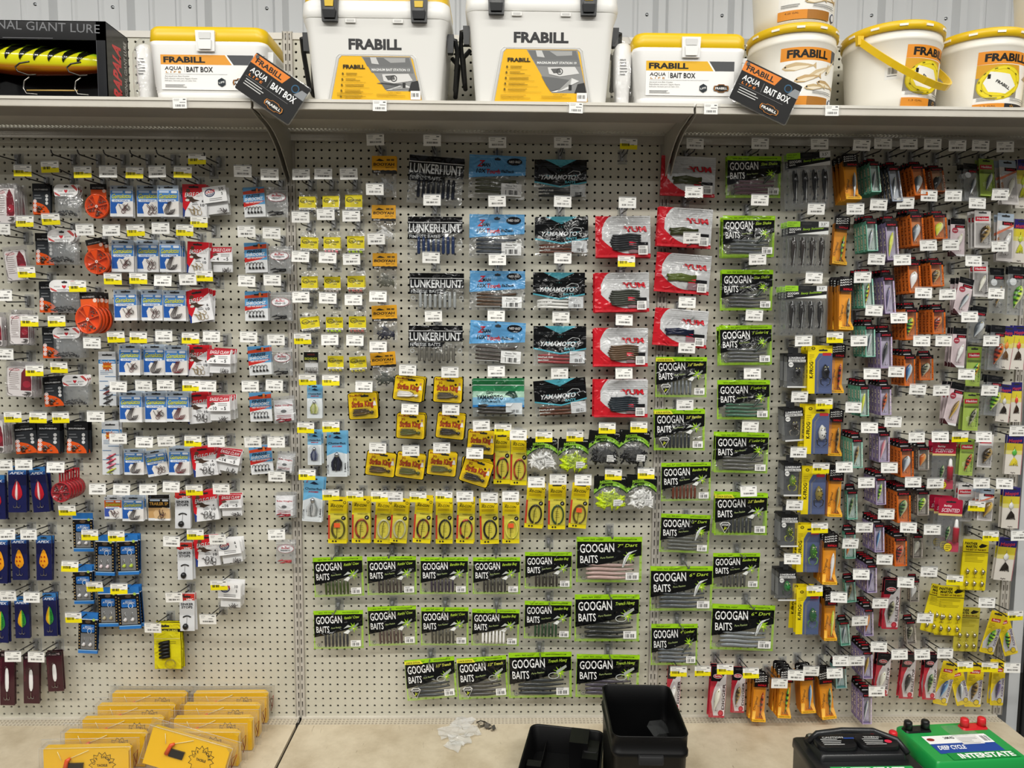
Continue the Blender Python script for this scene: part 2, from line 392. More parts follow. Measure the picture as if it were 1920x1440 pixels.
for x in (X0, X1, X2, X3): ob('deck_joint', dj, gon, (x - X1, 0, 0))
g = G(); g.box(X0 - X1, X3 - X1, -.62, -.6, -DECK, -.03, '8c867b', 'paint'); ob('kick_plate', g.mesh('kick_plate', 1), gon, (0, 0, 0))
# top shelves
SH_Y = -.356; SH_Z = P(960, 192, SH_Y).z; LIP = SH_Z - P(960, 209.5, SH_Y).z
def shelf():
    g = G(); W = BAY - .007; a, b = -W / 2, W / 2; k = .0127
    g.box(a, b, SH_Y + .004, -.075, -.003, 0, 'bdb9b0', 'paint'); g.box(a, b, -.035, -.006, -.003, 0, 'bdb9b0', 'paint')
    nx = int(W / k); x0 = -nx * k / 2; vs = []; fs = []
    for r_ in range(4):
        for c in range(nx):
            x = x0 + c * k; y = -.075 + r_ * .01; o = len(vs); q = .003; kk = .01; sx = (r_ % 2) * .003
            vs += [(x, y, -.001), (x + k, y, -.001), (x + k, y + kk, -.001), (x, y + kk, -.001)] + [(x + k / 2 + u * q + sx, y + kk / 2 + v * q, -.001) for u, v in ((-1.2, -1), (1.2, -1), (1.2, 1), (-1.2, 1))]
            for i in range(4):
                j = (i + 1) % 4; fs += [(o + i, o + j, o + 4 + j, o + 4 + i)]
    g.add(vs, fs, 'bdb9b0', 'paint')
    # front lip with a price channel
    g.box(a, b, SH_Y, SH_Y + .006, -LIP, .002, 'c9c4ba', 'paint'); g.box(a, b, SH_Y - .003, SH_Y, -.006, .002, 'd8d4ca', 'paint'); g.box(a, b, SH_Y - .003, SH_Y, -LIP, -LIP + .004, 'c2bdb3', 'paint')
    g.box(a, b, SH_Y + .006, -.255, -LIP + .001, -LIP + .004, '8f8a82', 'paint'); g.box(a, b, -.258, -.255, -LIP + .004, -.003, '9d988f', 'paint')
    g.box(a, b, -.02, -.004, -.028, -.003, 'aaa59b', 'paint')
    return g.mesh('top_shelf', 1)
def bracket():
    g = G(); pts = [(SH_Y + .012, -LIP + .002), (SH_Y + .012, -.004), (-.003, -.004), (-.003, -.165)]
    for i in range(1, 9):
        t = i / 9; pts.append((-.003 - .02 - t * .30, -.165 + (.165 - LIP - .006) * (1 - (1 - t) ** 2.6)))
    n = len(pts)
    vs = [(-.0015, p[0], p[1]) for p in pts] + [(.0015, p[0], p[1]) for p in pts]
    g.add(vs, [tuple(range(n)), tuple(range(2 * n - 1, n - 1, -1))] + [(i, (i + 1) % n, (i + 1) % n + n, i + n) for i in range(n)], 'aaa69c', 'paint')
    return g.mesh('shelf_bracket', 1)
shm, brm = shelf(), bracket()
for i, x in enumerate((X0, X1, X2)):
    o = ob('top_shelf', shm, None, (x + BAY / 2, 0, SH_Z))
    thing(o, ('grey steel top shelf carrying the giant lure box', 'grey steel top shelf carrying the two large white bait coolers', 'grey steel top shelf carrying the white bait buckets')[i], 'shelf', 'top shelves of the unit')
    for q in (-BAY / 2 + .008, BAY / 2 - .008): ob('shelf_bracket', brm, o, (q, 0, 0))
# wall of ribbed metal cladding behind, floor, end of the aisle
WY = .62; xr = P(238, 20, WY).x
def cladding(x0, x1, z0, z1):
    pr = []; k0 = int((x0 - xr) / .3048) - 1
    for k in range(k0, k0 + int((x1 - x0) / .3048) + 3):
        b = xr + k * .3048
        pr += [(b - .032, 0), (b - .014, -.03), (b + .014, -.03), (b + .032, 0), (b + .085, 0), (b + .093, -.006), (b + .103, -.006), (b + .111, 0), (b + .19, 0), (b + .198, -.006), (b + .208, -.006), (b + .216, 0)]
    pr = [p for p in pr if x0 <= p[0] <= x1]; g = G(); n = len(pr)
    g.add([(x, y, z0) for x, y in pr] + [(x, y, z1) for x, y in pr], [(i, i + 1, n + i + 1, n + i) for i in range(n - 1)], 'e8eaeb', 'plastic')
    return g.mesh('wall_back', 1)
wl = ob('wall_back', cladding(-2.6, 3.6, 0, 3.7), None, (0, WY, 0), kind='structure')
g = G(); g.lathe([(0, .004), (.006, .004), (.007, 0), (.013, -.001), (.014, -.003)], 'b9bcbe', 'metal', 10); sm_ = g.mesh('screw', 1)
for k in range(-3, 12):
    x = xr + k * .3048 - .055
    for zz in (P(213, 11, WY).z + R.uniform(-.006, .006), P(213, 11, WY).z - .61):
        o = ob('screw', sm_, wl, (x, 0, zz)); o.rotation_euler = (math.pi / 2, 0, 0)
g = G(); g.box(-5, 6, -8, 3, -.05, 0, '625d56', 'gloss'); ob('floor', g.mesh('floor', 1), None, (0, 0, 0), kind='structure')
xw = P(1884, 1200, .10).x
g = G(); g.box(xw - .005, xw + .035, .06, .14, 0, 2.6, 'd9dbdc', 'plastic'); ob('trim_1', g.mesh('trim_1', 1), None, None, kind='structure')
g = G(); g.box(xw + .045, xw + .6, .02, .06, 0, 2.2, '0d0e10', 'plastic'); ob('door_1', g.mesh('door_1', 1), None, None, kind='structure')
# shelf-edge price tickets
g = G(); g.rect(-26, -14, 26, 14, 'f4f2ee/.25', 'clear'); g.rect(-19, -14.5, 19, 13.5, 'f1f0ec'); g.lines(-16, 9, 6, 2, 3.4, 1.1, '8a8884', 4); g.rect(9, 8, 16, 10.5, '3a3a3a'); g.barcode(-12, -10, 14, -4, '4a4a4a', 15, 9); g.lines(0, 1, 16, 1, 3, 1.4, '777', 2)
tk = g.mesh('shelf_ticket')
for px, py, wh in ((337, 193, 'under the white bait box by the giant lure box'), (712, 198, 'under the first large white cooler'), (1080, 202, 'under the second large white cooler'), (1333, 204, 'under the white bait box beside buckets'), (1560, 207, 'between the first two white buckets')):
    p = P(px, py, SH_Y - .005); o = ob('shelf_ticket', tk, None, p); o.rotation_euler = (0, R.uniform(-.03, .03), 0)
    thing(o, 'white price ticket on shelf edge ' + wh, 'price ticket', 'price tickets on the shelf edge')
# ------------------------------------------------------------------ package designs (mm); each returns root mesh, parts, width, height, pitch in a stack
def hs(s): return sum(ord(c) * (i + 3) for i, c in enumerate(str(s)))
def band(s, x0, x1, top, bot, col, m='film', nx=8, nz=3):
    s.up(.3); nx = max(nx, int(abs(x1 - x0) / 8)); nz = max(nz, int(abs((top(0) if callable(top) else top) - (bot(0) if callable(bot) else bot)) / 9))
    tf = top if callable(top) else (lambda x: top); bf = bot if callable(bot) else (lambda x: bot)
    vs = []
    for j in range(nz + 1):
        for i in range(nx + 1):
            x = x0 + (x1 - x0) * i / nx; vs.append((x, s.y, bf(x) + (tf(x) - bf(x)) * j / nz))
    s.add(vs, [(j * (nx + 1) + i, j * (nx + 1) + i + 1, (j + 1) * (nx + 1) + i + 1, (j + 1) * (nx + 1) + i) for j in range(nz) for i in range(nx)], col, m)
G.band = band
def pillow(W, H, b, lo=-.5, hi=.25, wr=1.0, seed=0):
    q = random.Random(seed); ph = [q.uniform(0, 6) for _ in range(4)]
    def f(x, z):
        u, v = 2 * x / W, (z / H - lo) / (hi - lo)
        k = max(0, 1 - u * u) * max(0, math.sin(math.pi * min(1, max(0, v))))
        return -b * k * 1.2 - wr * (math.sin(x * .085 + ph[0] + z * .04) * .7 + math.sin(z * .11 + ph[1] - x * .05) * .6)
    return f
def sticker(W, H, seed=1):
    g = G(); g.rect(-W / 2, -H / 2, W / 2, H / 2, 'f2f1ee'); g.barcode(-W * .38, -H * .36, W * .36, H * .12, '333', 14, seed); g.lines(-W * .4, H * .34, W * .3, 2, H * .12, H * .06, '777', seed)
    return g.mesh('barcode_sticker')
def mk(g, name='body'): return g.mesh(name)
def part(build, name):
    g = G(); build(g); return g.mesh(name)
def slot(g, x, z, w_=26, h=6):
    g.rrect(x - w_ / 2, z - h / 2, x + w_ / 2, z + h / 2, h * .49, '2b2b2c', 'card'); g.ell(x, z + h * .35, h * .6, h * .55, '2b2b2c', 'card', 10)
def worm(g, x0, z0, x1, z1, r, col, y=-3, tail=.35, wav=0, n=7):
    pts = []; rs = []
    for i in range(n + 1):
        t = i / n; pts.append((x0 + (x1 - x0) * t - wav * math.sin(t * 7) * (z1 - z0) / 50, y, z0 + (z1 - z0) * t + wav * math.sin(t * 7))); rs.append(r * (1 if t < .55 else 1 - (t - .55) / .45 * (1 - tail)) * (.55 if i == 0 else 1))
    g.tube(pts, rs, col, 'gloss', 6)
D = {}
def d_googan(col='3b3a38', lay='v', jr=0, title="Rattlin' Craw", W=158, H=126, ill=0):
    g = G(); a, b = -W / 2, W / 2; t, o = H / 2, -H / 2
    g.rect(a, o, b, t, 'dfe8d0/.10', 'film', 1.5, 8, 6)
    g.y = -.2; g.rect(a, o, b, t, 'cfd8c0/.07', 'film', None, 10, 8)
    gr = '98cc1e'
    for x0, x1 in ((a, a + W * .025), (b - W * .04, b)): g.band(x0, x1, t, o, 'a6d82e/.72', 'film', 1, 8)
    g.band(a, b, o + H * .06, o, 'a6d82e/.62', 'film', 8, 1)
    g.band(a + W * .025, a + W * .09, o + H * .14, o + H * .06, 'b4df55/.4', 'film', 2, 2)
    g.band(a + W * .01, b - W * .01, t - H * .09, lambda x: o + H * (.30 + .30 * (x - a) / W), '0c0d0e', 'film', 10, 5)
    g.band(a, b, t, t - H * .105, gr, 'film', 10, 1)
    g.text('open, bait, enjoy!', a + W * .1, t - H * .072, H * .034, W * .3, '1a2410', 0, .25, .01, 'film')
    g.text('WWW.GOOGANBAITS.COM', a + W * .58, t - H * .068, H * .028, W * .33, '1a2410', 0, .2, .01, 'film')
    if jr:
        g.poly([(a, t - H * .03), (a + W * .32, t - H * .03), (a + W * .37, t - H * .115), (a, t - H * .115)], 'e8e23c', 'film'); g.text('JUNIOR EDITION', a + W * .03, t - H * .1, H * .05, W * .28, '1d1d10', 0, 0, .02, 'film')
    wh = 'f1f1f0'
    g.text('GOOGAN', a + W * .055, t - H * .345, H * .195, W * .52, wh, 2, 0, .018, 'film')
    g.text('BAITS', a + W * .06, t - H * .565, H * .165, W * .265, wh, 2, 0, .012, 'film')
    g.text('Pure Passion', a + W * .36, t - H * .47, H * .04, W * .2, 'a8b878', 7, .3, .01, 'film')
    g.text(title, a + W * .62, t - H * .23, H * .07, W * .3, 'b9d94a' if not jr else 'e2e560', 4, .3, .015, 'film')
    cx, cz = a + W * .78, t - H * .45
    g.star(cx + W * .03, cz + H * .02, H * .14, 9, '93bf28', .35, 'film', 3)
    if ill == 0:   # craw
        for s_ in (1, -1): g.poly([(cx - W * .17, cz - H * .06 + s_ * H * .05), (cx - W * .08, cz + s_ * H * .115 - H * .03), (cx - W * .01, cz + s_ * H * .03), (cx - W * .09, cz - H * .01 + s_ * H * .03)], 'b9bdb6' if s_ > 0 else 'e4e6e2', 'film')
        g.poly([(cx - W * .06, cz - H * .05), (cx + W * .12, cz + H * .13), (cx + W * .135, cz + H * .1), (cx - W * .01, cz - H * .08)], '8e948a', 'film')
    elif ill == 1:  # slim dart
        g.poly([(cx - W * .09, cz - H * .2), (cx - W * .07, cz - H * .2), (cx + W * .03, cz + H * .08), (cx + W * .14, cz + H * .17), (cx + W * .01, cz + H * .12), (cx - W * .06, cz)], 'd8dbd9', 'film')
        g.line([(cx - W * .075, cz - H * .18), (cx - W * .01, cz + H * .04), (cx + W * .1, cz + H * .145)], 1.2, '555', 'film')
    elif ill == 2:  # long log
        g.poly([(cx - W * .13, cz - H * .2), (cx - W * .10, cz - H * .23), (cx + W * .14, cz + H * .1), (cx + W * .12, cz + H * .13)], '2d3430', 'film'); g.line([(cx - W * .11, cz - H * .2), (cx + W * .12, cz + H * .1)], 1.0, '8b948c', 'film')
    else:           # forked tail
        g.ring(cx - W * .07, cz - H * .05, W * .09, 2.2, 'b6b9b4', 'film', 14, H * .07); g.poly([(cx - W * .02, cz - H * .02), (cx + W * .14, cz + H * .12), (cx + W * .13, cz + H * .17), (cx - W * .03, cz + H * .05)], 'a5aaa2', 'film')
    g.ell(cx + W * .03, cz - H * .01, W * .02, H * .02, 'dbe76a', 'film', 8)
    if jr:
        z0 = o + H * .2; x0 = a + W * .19
        for k, c in ((1.0, 'e6e6e2'), (.86, '161617')): g.poly([(x0 - W * .1 * k, z0 + H * .08 * k), (x0 - W * .06 * k, z0 + H * .13 * k), (x0 + W * .06 * k, z0 + H * .13 * k), (x0 + W * .1 * k, z0 + H * .08 * k), (x0, z0 - H * .14 * k)], c, 'film')
        g.text('GOOGAN', x0, z0 + H * .04, H * .055, W * .14, 'f0f0ee', 0, 0, .02, 'film', 'c'); g.text('Jr', x0, z0 - H * .045, H * .07, W * .06, 'd8e63c', 0, .2, .03, 'film', 'c')
    else:
        g.ring(a + W * .12, o + H * .12, H * .055, 1.3, '6d706a', 'film', 14); g.star(a + W * .12, o + H * .12, H * .035, 4, '6d706a', .5, 'film')
    g.deform(pillow(W, H, 6, -.5, .2, .9, hs(title) % 99))
    parts = []
    if lay == 'v':
        bm_ = part(lambda q: q.tube([(0, 0, H * .17), (0, -.5, H * .05), (0, 0, -H * .12), (0, 0, -H * .19)], [W * .018, W * .026, W * .025, W * .019], col, 'gloss', 7), 'soft_bait')
        for i in range(7): parts.append(('soft_bait', bm_, (a + W * (.24 + .073 * i), -2.5, o + H * .25)))
    else:
        bm_ = part(lambda q: worm(q, -W * .36, 0, W * .36, 0, H * .042, col, 0, .4, 1.2), 'soft_bait')
        for i in range(4): parts.append(('soft_bait', bm_, (W * .01, -2.5, o + H * (.11 + .092 * i))))
    parts.append(('barcode_sticker', sticker(W * .2, H * .16, 4), (b - W * .15, -8.2, o + H * .15)))
    return mk(g), parts, W, H, 12
def d_saucy(col='1b1b1d', W=150, H=165):
    g = G(); a, b, t, o = -W / 2, W / 2, H / 2, -H / 2
    g.box(a, b, -1, 0, o, t, 'c9cfd0/.10', 'clear'); g.y = -1
    g.rrect(a, o, b, t, 8, 'd6dcde/.12', 'clear')
    g.rect(a + W * .08, t - H * .12, a + W * .36, t - H * .015, '93c925'); g.text('OPEN, BAIT,', a + W * .1, t - H * .06, H * .025, W * .2, '1a2410'); g.text('ENJOY!', a + W * .1, t - H * .1, H * .025, W * .13, '1a2410')
    g.rect(a + W * .36, t - H * .12, b - W * .24, t - H * .015, '16181a'); g.rect(b - W * .25, t - H * .115, b - W * .03, t - H * .015, 'e4e5e3'); g.text('3.5"', b - W * .14, t - H * .09, H * .05, W * .12, '222', 0, 0, .02, al='c')
    slot(g, 0, t - H * .06, W * .2, 7)
    g.poly([(a + W * .1, t - H * .13), (b - W * .04, t - H * .13), (b - W * .04, t - H * .26), (a + W * .1, t - H * .26)], 'e9eae8')
    g.poly([(a + W * .1, t - H * .13), (b - W * .04, t - H * .13), (b - W * .04, t - H * .185), (a + W * .1, t - H * .28)], '121314')
    g.text('GOOGAN', a + W * .13, t - H * .195, H * .045, W * .24, 'f2f2f0', 3, 0, .02); g.text('BAITS', a + W * .13, t - H * .24, H * .03, W * .12, 'f2f2f0', 3, 0, .02); g.text('Saucy Swimmer', a + W * .41, t - H * .185, H * .04, W * .45, '9fd02c', 4, .3, .015)
    # clear blister
    k0 = len(g.v); g.prism([(a + W * .06, o + H * .05), (b - W * .06, o + H * .05), (b - W * .06, t - H * .3), (a + W * .06, t - H * .3)], -16, -1, 'dfe5e8/.06', 'clear')
    for i in range(4): g.tube([(a + W * (.2 + .2 * i), -16, t - H * .32), (a + W * (.23 + .2 * i), -17, 0), (a + W * (.2 + .2 * i), -16, o + H * .1)], .8, 'eef2f4/.75', 'clear', 4)
    def sw(q):
        q.tube([(0, 0, H * .27), (1.5, 0, H * .2), (2.5, 0, H * .08), (1, 0, -H * .05), (0, 0, -H * .16), (0, 0, -H * .19)], [4, 8.5, 9.5, 7.5, 3, 2], col, 'gloss', 8)
        q.prism([(-1.5, -H * .18), (1.5, -H * .18), (7, -H * .255), (-7, -H * .255)], -3, 3, col, 'gloss')
    bm_ = part(sw, 'soft_bait')
    return mk(g), [('soft_bait', bm_, (a + W * (.2 + .2 * i), -9, -H * .1)) for i in range(4)], W, H, 24
def d_yum(col='2c2e31', kind='worms', W=170, H=128):
    g = G(); a, b, t, o = -W / 2, W / 2, H / 2, -H / 2; red = 'c8202c'
    g.rect(a, o, b, t, red, 'film', 2, 8, 6); g.y = 0
    g.band(a, b, t, o, red, 'film', 10, 8)
    def lo(x):
        u = (x - a) / W; return o + H * (.09 + .55 * max(0, (.62 - u) / .62) ** 2.2)
    def hi(x):
        u = (x - a) / W; return t - H * (.0 + .9 * max(0, (.30 - u) / .30) ** 2.2) if u < .3 else t
    g.band(a + W * .115, b, hi, lambda x: min(lo(x), hi(x)), 'c9cacb', 'film', 22, 6)
    for i in range(7): g.band(a + W * .24, b, t - H * (.09 + .055 * i), t - H * (.094 + .055 * i), 'a9abad', 'film', 8, 1)
    g.band(a + W * .3, b - W * .02, t - H * .02, t - H * .035, 'e6e6e6', 'film', 8, 1)
    for dx, c, bo in ((0, '2a1214', .075), (0, 'c8202c', .035)): g.text('YUM', a + W * .53, t - H * .385, H * .135, W * .4, c, 0, -.25, bo, 'film')
    g.rect(a + W * .6, o + H * .1, b - W * .05, o + H * .34, '9a7a80', 'film'); g.rect(a + W * .6, o + H * .27, a + W * .73, o + H * .38, 'd4213a', 'film'); g.rect(a + W * .73, o + H * .27, b - W * .05, o + H * .36, '1e1e20', 'film'); g.text('MODEL', a + W * .61, o + H * .3, H * .03, W * .08, 'f0d0d0', m='film')
    g.band(a, b, o + H * .06, o, 'd93640', 'film', 8, 1)
    g.deform(pillow(W, H, 7, -.5, .2, 1.1, hs(col) % 99))
    parts = []
    if kind == 'worms':
        for i in range(7):
            u = i - 3; m_ = part(lambda q: worm(q, -W * .27 + abs(u) * 3, 0, W * .3, 0, H * .035, col, 0, .5, -2), 'soft_bait'); parts.append(('soft_bait', m_, (W * .02, -9.5, -H * .14 + u * H * .055)))
    else:
        def craw(q):
            rr = random.Random(5)
            for i in range(7):
                q.tube([(-W * .28 + rr.uniform(-4, 4), rr.uniform(-2, 2), rr.uniform(-H * .1, H * .08)), (-W * .05, -2, rr.uniform(-H * .06, H * .08)), (W * .24, 0, rr.uniform(-H * .12, H * .1))], [5, 7, 3], col, 'gloss', 6)
        parts.append(('soft_bait', part(craw, 'soft_bait'), (0, -9, -H * .12)))
    parts.append(('barcode_sticker', sticker(W * .17, H * .22, 6), (b - W * .15, -14.5, o + H * .16)))
    return mk(g), parts, W, H, 14
def d_yama(col='4a3a34', W=165, H=124):
    g = G(); a, b, t, o = -W / 2, W / 2, H / 2, -H / 2; te = '4fa3b5'; bk = '0d0e10'
    g.rect(a, o, b, t, 'c9cccd/.22', 'film', 2, 6, 6); g.y = 0
    g.band(a, b, t, o, 'd5d8d9/.10', 'film', 10, 8)
    V = lambda x: -abs(x) / (W / 2)
    g.band(a, b, t, lambda x: o + H * (.29 + .13 * abs(2 * x / W)), te, 'film', 12, 5)
    g.band(a, b, t, lambda x: o + H * (.33 + .13 * abs(2 * x / W)), bk, 'film', 12, 5)
    g.band(-W * .3, W * .3, t, lambda x: t - H * .19 * (1 - abs(x) / (W * .3)) - .2, te, 'film', 10, 2)
    for z in (.15, .19): g.band(a + 3, b - 3, t - H * z, t - H * (z + .008), '3a3d40', 'film', 8, 1)
    g.text('- I -', 0, t - H * .28, H * .035, W * .1, '5aa', m='film', al='c')
    g.text('YAMAMOTO', a + W * .1, t - H * .5, H * .12, W * .68, 'c9ccce', 0, .28, .04, 'film'); g.text('BAITS', a + W * .58, t - H * .6, H * .065, W * .2, '57a5b4', 0, .1, .03, 'film')
    g.line([(a + W * .64, t - H * .36), (a + W * .74, t - H * .28), (a + W * .86, t - H * .3), (a + W * .88, t - H * .37), (a + W * .82, t - H * .4), (a + W * .86, t - H * .48)], 1.6, 'c9ccce', 'film')
    g.text('TRIPLE RIB', a + W * .06, o + H * .2, H * .04, W * .3, 'e8e8e6', 0, .25, .01, 'film'); g.text('MATRIX', a + W * .08, o + H * .12, H * .045, W * .2, 'e8e8e6', 0, .25, .01, 'film')
    g.rect(a + W * .68, o + H * .07, b - W * .03, o + H * .37, 'cfd2d4', 'film'); g.barcode(a + W * .76, o + H * .1, b - W * .08, o + H * .18, '222', 12, 2, 'film'); g.lines(a + W * .71, o + H * .32, b - W * .1, 2, 5, 1.3, '888', 3, 'film')
    g.deform(pillow(W, H, 6, -.5, .1, 1.6, hs(col) % 99))
    m_ = part(lambda q: worm(q, -W * .42, 0, W * .4, 0, H * .04, col, 0, .6, 1), 'soft_bait')
    return mk(g), [('soft_bait', m_, (0, -2.5, o + H * (.09 + .085 * i))) for i in range(3)], W, H, 11
def d_gary(W=162, H=120):
    g = G(); a, b, t, o = -W / 2, W / 2, H / 2, -H / 2
    g.rect(a, o, b, t, 'c9d3d5/.25', 'film', 2, 6, 6); g.y = 0
    cs = [(t, '1f6a3c'), (t - H * .2, '2f8a58'), (t - H * .34, 'a9cdb8'), (t - H * .5, '7fb2d2'), (t - H * .7, '2f7fc4')]
    for i, (z, c) in enumerate(cs): g.band(a, b, z, cs[i + 1][0] if i < 4 else (lambda x: o + H * (.27 - .05 * abs(x) / W)), c + '/.95', 'film', 8, 2)
    g.band(a, b, t - H * .17, t - H * .19, 'c6dccf', 'film', 6, 1); g.band(a, b, t - H * .05, t - H * .065, '7fb294', 'film', 6, 1)
    g.text('Gary', a + W * .25, t - H * .41, H * .09, W * .14, '1b3a2c', 0, .25, .02, 'film'); g.text('YAMAMOTO', a + W * .07, t - H * .55, H * .11, W * .52, '14222c', 0, 0, .04, 'film'); g.text('CUSTOM BAITS', a + W * .16, t - H * .63, H * .055, W * .37, '14222c', 0, 0, .02, 'film')
    g.poly([(a + W * .62, t - H * .42), (a + W * .7, t - H * .33), (a + W * .82, t - H * .34), (a + W * .87, t - H * .48), (a + W * .78, t - H * .52), (a + W * .7, t - H * .45)], '1d3a30', 'film')
    g.rect(a + W * .64, o + H * .06, b - W * .04, o + H * .36, 'd3d8da', 'film'); g.barcode(a + W * .74, o + H * .1, b - W * .1, o + H * .18, '222', 12, 2, 'film')
    g.deform(pillow(W, H, 6, -.5, .1, 1.4, 5))
    m_ = part(lambda q: worm(q, -W * .4, 0, W * .4, 0, H * .045, '33302e', 0, .5, 1), 'soft_bait')
    return mk(g), [('soft_bait', m_, (0, -2.5, o + H * (.1 + .09 * i))) for i in range(3)], W, H, 11
def d_zman(col='45433f', W=172, H=132):
    g = G(); a, b, t, o = -W / 2, W / 2, H / 2, -H / 2
    g.rect(a, o, b, t, 'b9bcbc/.3', 'film', 2, 6, 6); g.y = 0
    g.band(a, b, t, o, 'ced2d3/.12', 'film', 10, 8)
    g.band(a, b, t, lambda x: o + H * (.46 + .1 * (x - a) / W), '5f9fd2', 'film', 10, 5)
    g.band(a, b, t - H * .045, t - H * .06, '86b9de', 'film', 6, 1)
    g.text('Z', a + W * .14, t - H * .27, H * .15, W * .1, 'c0222c', 0, .4, .05, 'film'); g.text('MAN', a + W * .23, t - H * .27, H * .085, W * .14, '141518', 0, 0, .05, 'film')
    g.text('10X', a + W * .13, t - H * .42, H * .1, W * .16, '15161a', 0, .15, .03, 'film'); g.text('Tough', a + W * .3, t - H * .43, H * .11, W * .25, 'b7262e', 0, .1, .05, 'film'); g.text('ElaZtech', a + W * .57, t - H * .4, H * .065, W * .22, '15161a', 0, .15, .04, 'film')
    g.ell(a + W * .8, t - H * .14, W * .135, H * .085, '14161c', 'film'); g.text('NED RIG?', a + W * .8, t - H * .165, H * .055, W * .2, 'e8e8ea', 0, .15, .02, 'film', 'c')
    slot(g, 0, t - H * .1, W * .11, 6)
    g.rect(a + W * .58, o + H * .06, b - W * .06, o + H * .34, 'ecedec', 'film'); g.text('Finesse TRD', a + W * .76, o + H * .27, H * .04, W * .2, '333', 0, 0, .02, 'film', 'c'); g.barcode(a + W * .66, o + H * .09, b - W * .12, o + H * .19, '222', 14, 5, 'film'); g.lines(a + W * .64, o + H * .23, b - W * .1, 1, 4, 1.2, '777', 3, 'film')
    g.line([(a + W * .1, o + H * .1), (a + W * .55, o + H * .1)], 1.2, 'e2e4e4', 'film')
    g.deform(pillow(W, H, 7, -.5, .15, 1.1, hs(col) % 99))
    m_ = part(lambda q: worm(q, -W * .36, 0, W * .36, 0, H * .042, col, 0, .7, 1), 'soft_bait')
    return mk(g), [('soft_bait', m_, (-W * .02, -3, o + H * (.14 + .088 * i))) for i in range(4)], W, H, 13
def d_lunk(col='20242e', W=172, H=132):
    g = G(); a, b, t, o = -W / 2, W / 2, H / 2, -H / 2
    g.rect(a, o, b, t, 'd5d8d9/.14', 'film', 2, 6, 6); g.y = 0
    g.band(a, b, t, o, 'd9dddf/.10', 'film', 10, 8)
    g.band(a, b, t - H * .03, t - H * .15, '0c0c0e', 'film', 8, 1); g.band(a, b, t - H * .15, t - H * .165, 'e8e8e8', 'film', 8, 1)
    g.band(a, b, t - H * .165, t - H * .41, '1a1b1d', 'film', 8, 2)
    g.text('LUNKERHUNT', a + W * .02, t - H * .385, H * .2, W * .95, 'dfe1e2', 0, 0, .03, 'film')
    g.poly([(a, t - H * .42), (a + W * .68, t - H * .42), (a + W * .62, t - H * .545), (a, t - H * .545)], '101113', 'film'); g.text('FINESSE BAITS', a + W * .03, t - H * .52, H * .075, W * .56, 'bfc2c4', 0, 0, 0, 'film')
    for x in (a + W * .07, b - W * .05): g.ring(x, o + H * .36, H * .05, 1.5, 'c5c9cb', 'film', 10)
    slot(g, 0, t - H * .09, W * .12, 6)
    g.deform(pillow(W, H, 6, -.5, .2, 1.6, hs(col) % 99))
    m_ = part(lambda q: q.tube([(0, 0, H * .2), (0, 0, H * .1), (0, 0, -H * .17), (0, 0, -H * .2)], [W * .024, W * .031, W * .031, W * .02], col, 'gloss', 8), 'soft_bait')
    return mk(g), [('soft_bait', m_, (a + W * (.2 + .09 * i), -2.5, o + H * .31)) for i in range(8)], W, H, 12
def d_booyah(col='c9cbcc', W=78, H=126):
    g = G(); a, b, t, o = -W / 2, W / 2, H / 2, -H / 2
    g.rect(a + 2, o, b - 2, t, 'cfd2d3/.16', 'film', 2, 5, 8); g.y = 0
    g.band(a + 2, b - 2, t, o, 'dadddf/.14', 'film', 6, 10)
    g.deform(pillow(W, H, 9, -.5, .2, 1.8, 3)); g.y = -4.5
    k = len(g.v)
    g.rect(a, t - H * .42, b, t, 'e3a41f'); g.poly([(a, t - H * .34)] + [(a + W * i / 9, t - H * (.345 + .012 * (i % 2))) for i in range(10)] + [(b, t - H * .42), (a, t - H * .42)], '161514')
    for z, h, wd, x, s_ in ((.13, .0, 0, 0, ''),): pass
    g.text('BOOYAH', a + W * .06, t - H * .24, H * .07, W * .84, '17130c', 0, .12, .05); g.text('BAIT CO.', a + W * .56, t - H * .3, H * .035, W * .34, '17130c', 0, 0, .02); g.text('BOO JIG', a + W * .08, t - H * .405, H * .035, W * .26, 'eee', 0, 0, .02)
    g.poly([(a + W * .16, t - H * .12), (a + W * .3, t - H * .07), (a + W * .52, t - H * .12), (a + W * .36, t - H * .13)], '2a2416'); g.rect(a + W * .6, t - H * .12, a + W * .74, t - H * .08, '5a4520'); g.rect(a + W * .78, t - H * .12, a + W * .9, t - H * .08, '5a4520')
    def jig(q):
        rr = random.Random(2); q.tube([(-W * .12, 0, H * .02), (W * .1, 0, -H * .1)], [4, 7], col, 'gloss', 8)
        for i in range(28): q.tube([(0, 0, -H * .05), (rr.uniform(-W * .35, W * .35), -2, -H * .18), (rr.uniform(-W * .4, W * .4), 0, -H * .3 + rr.uniform(-8, 10))], 1.9, col, 'gloss', 4)
    return mk(g), [('jig', part(jig, 'jig'), (0, -3.5, -H * .06))], W, H, 14
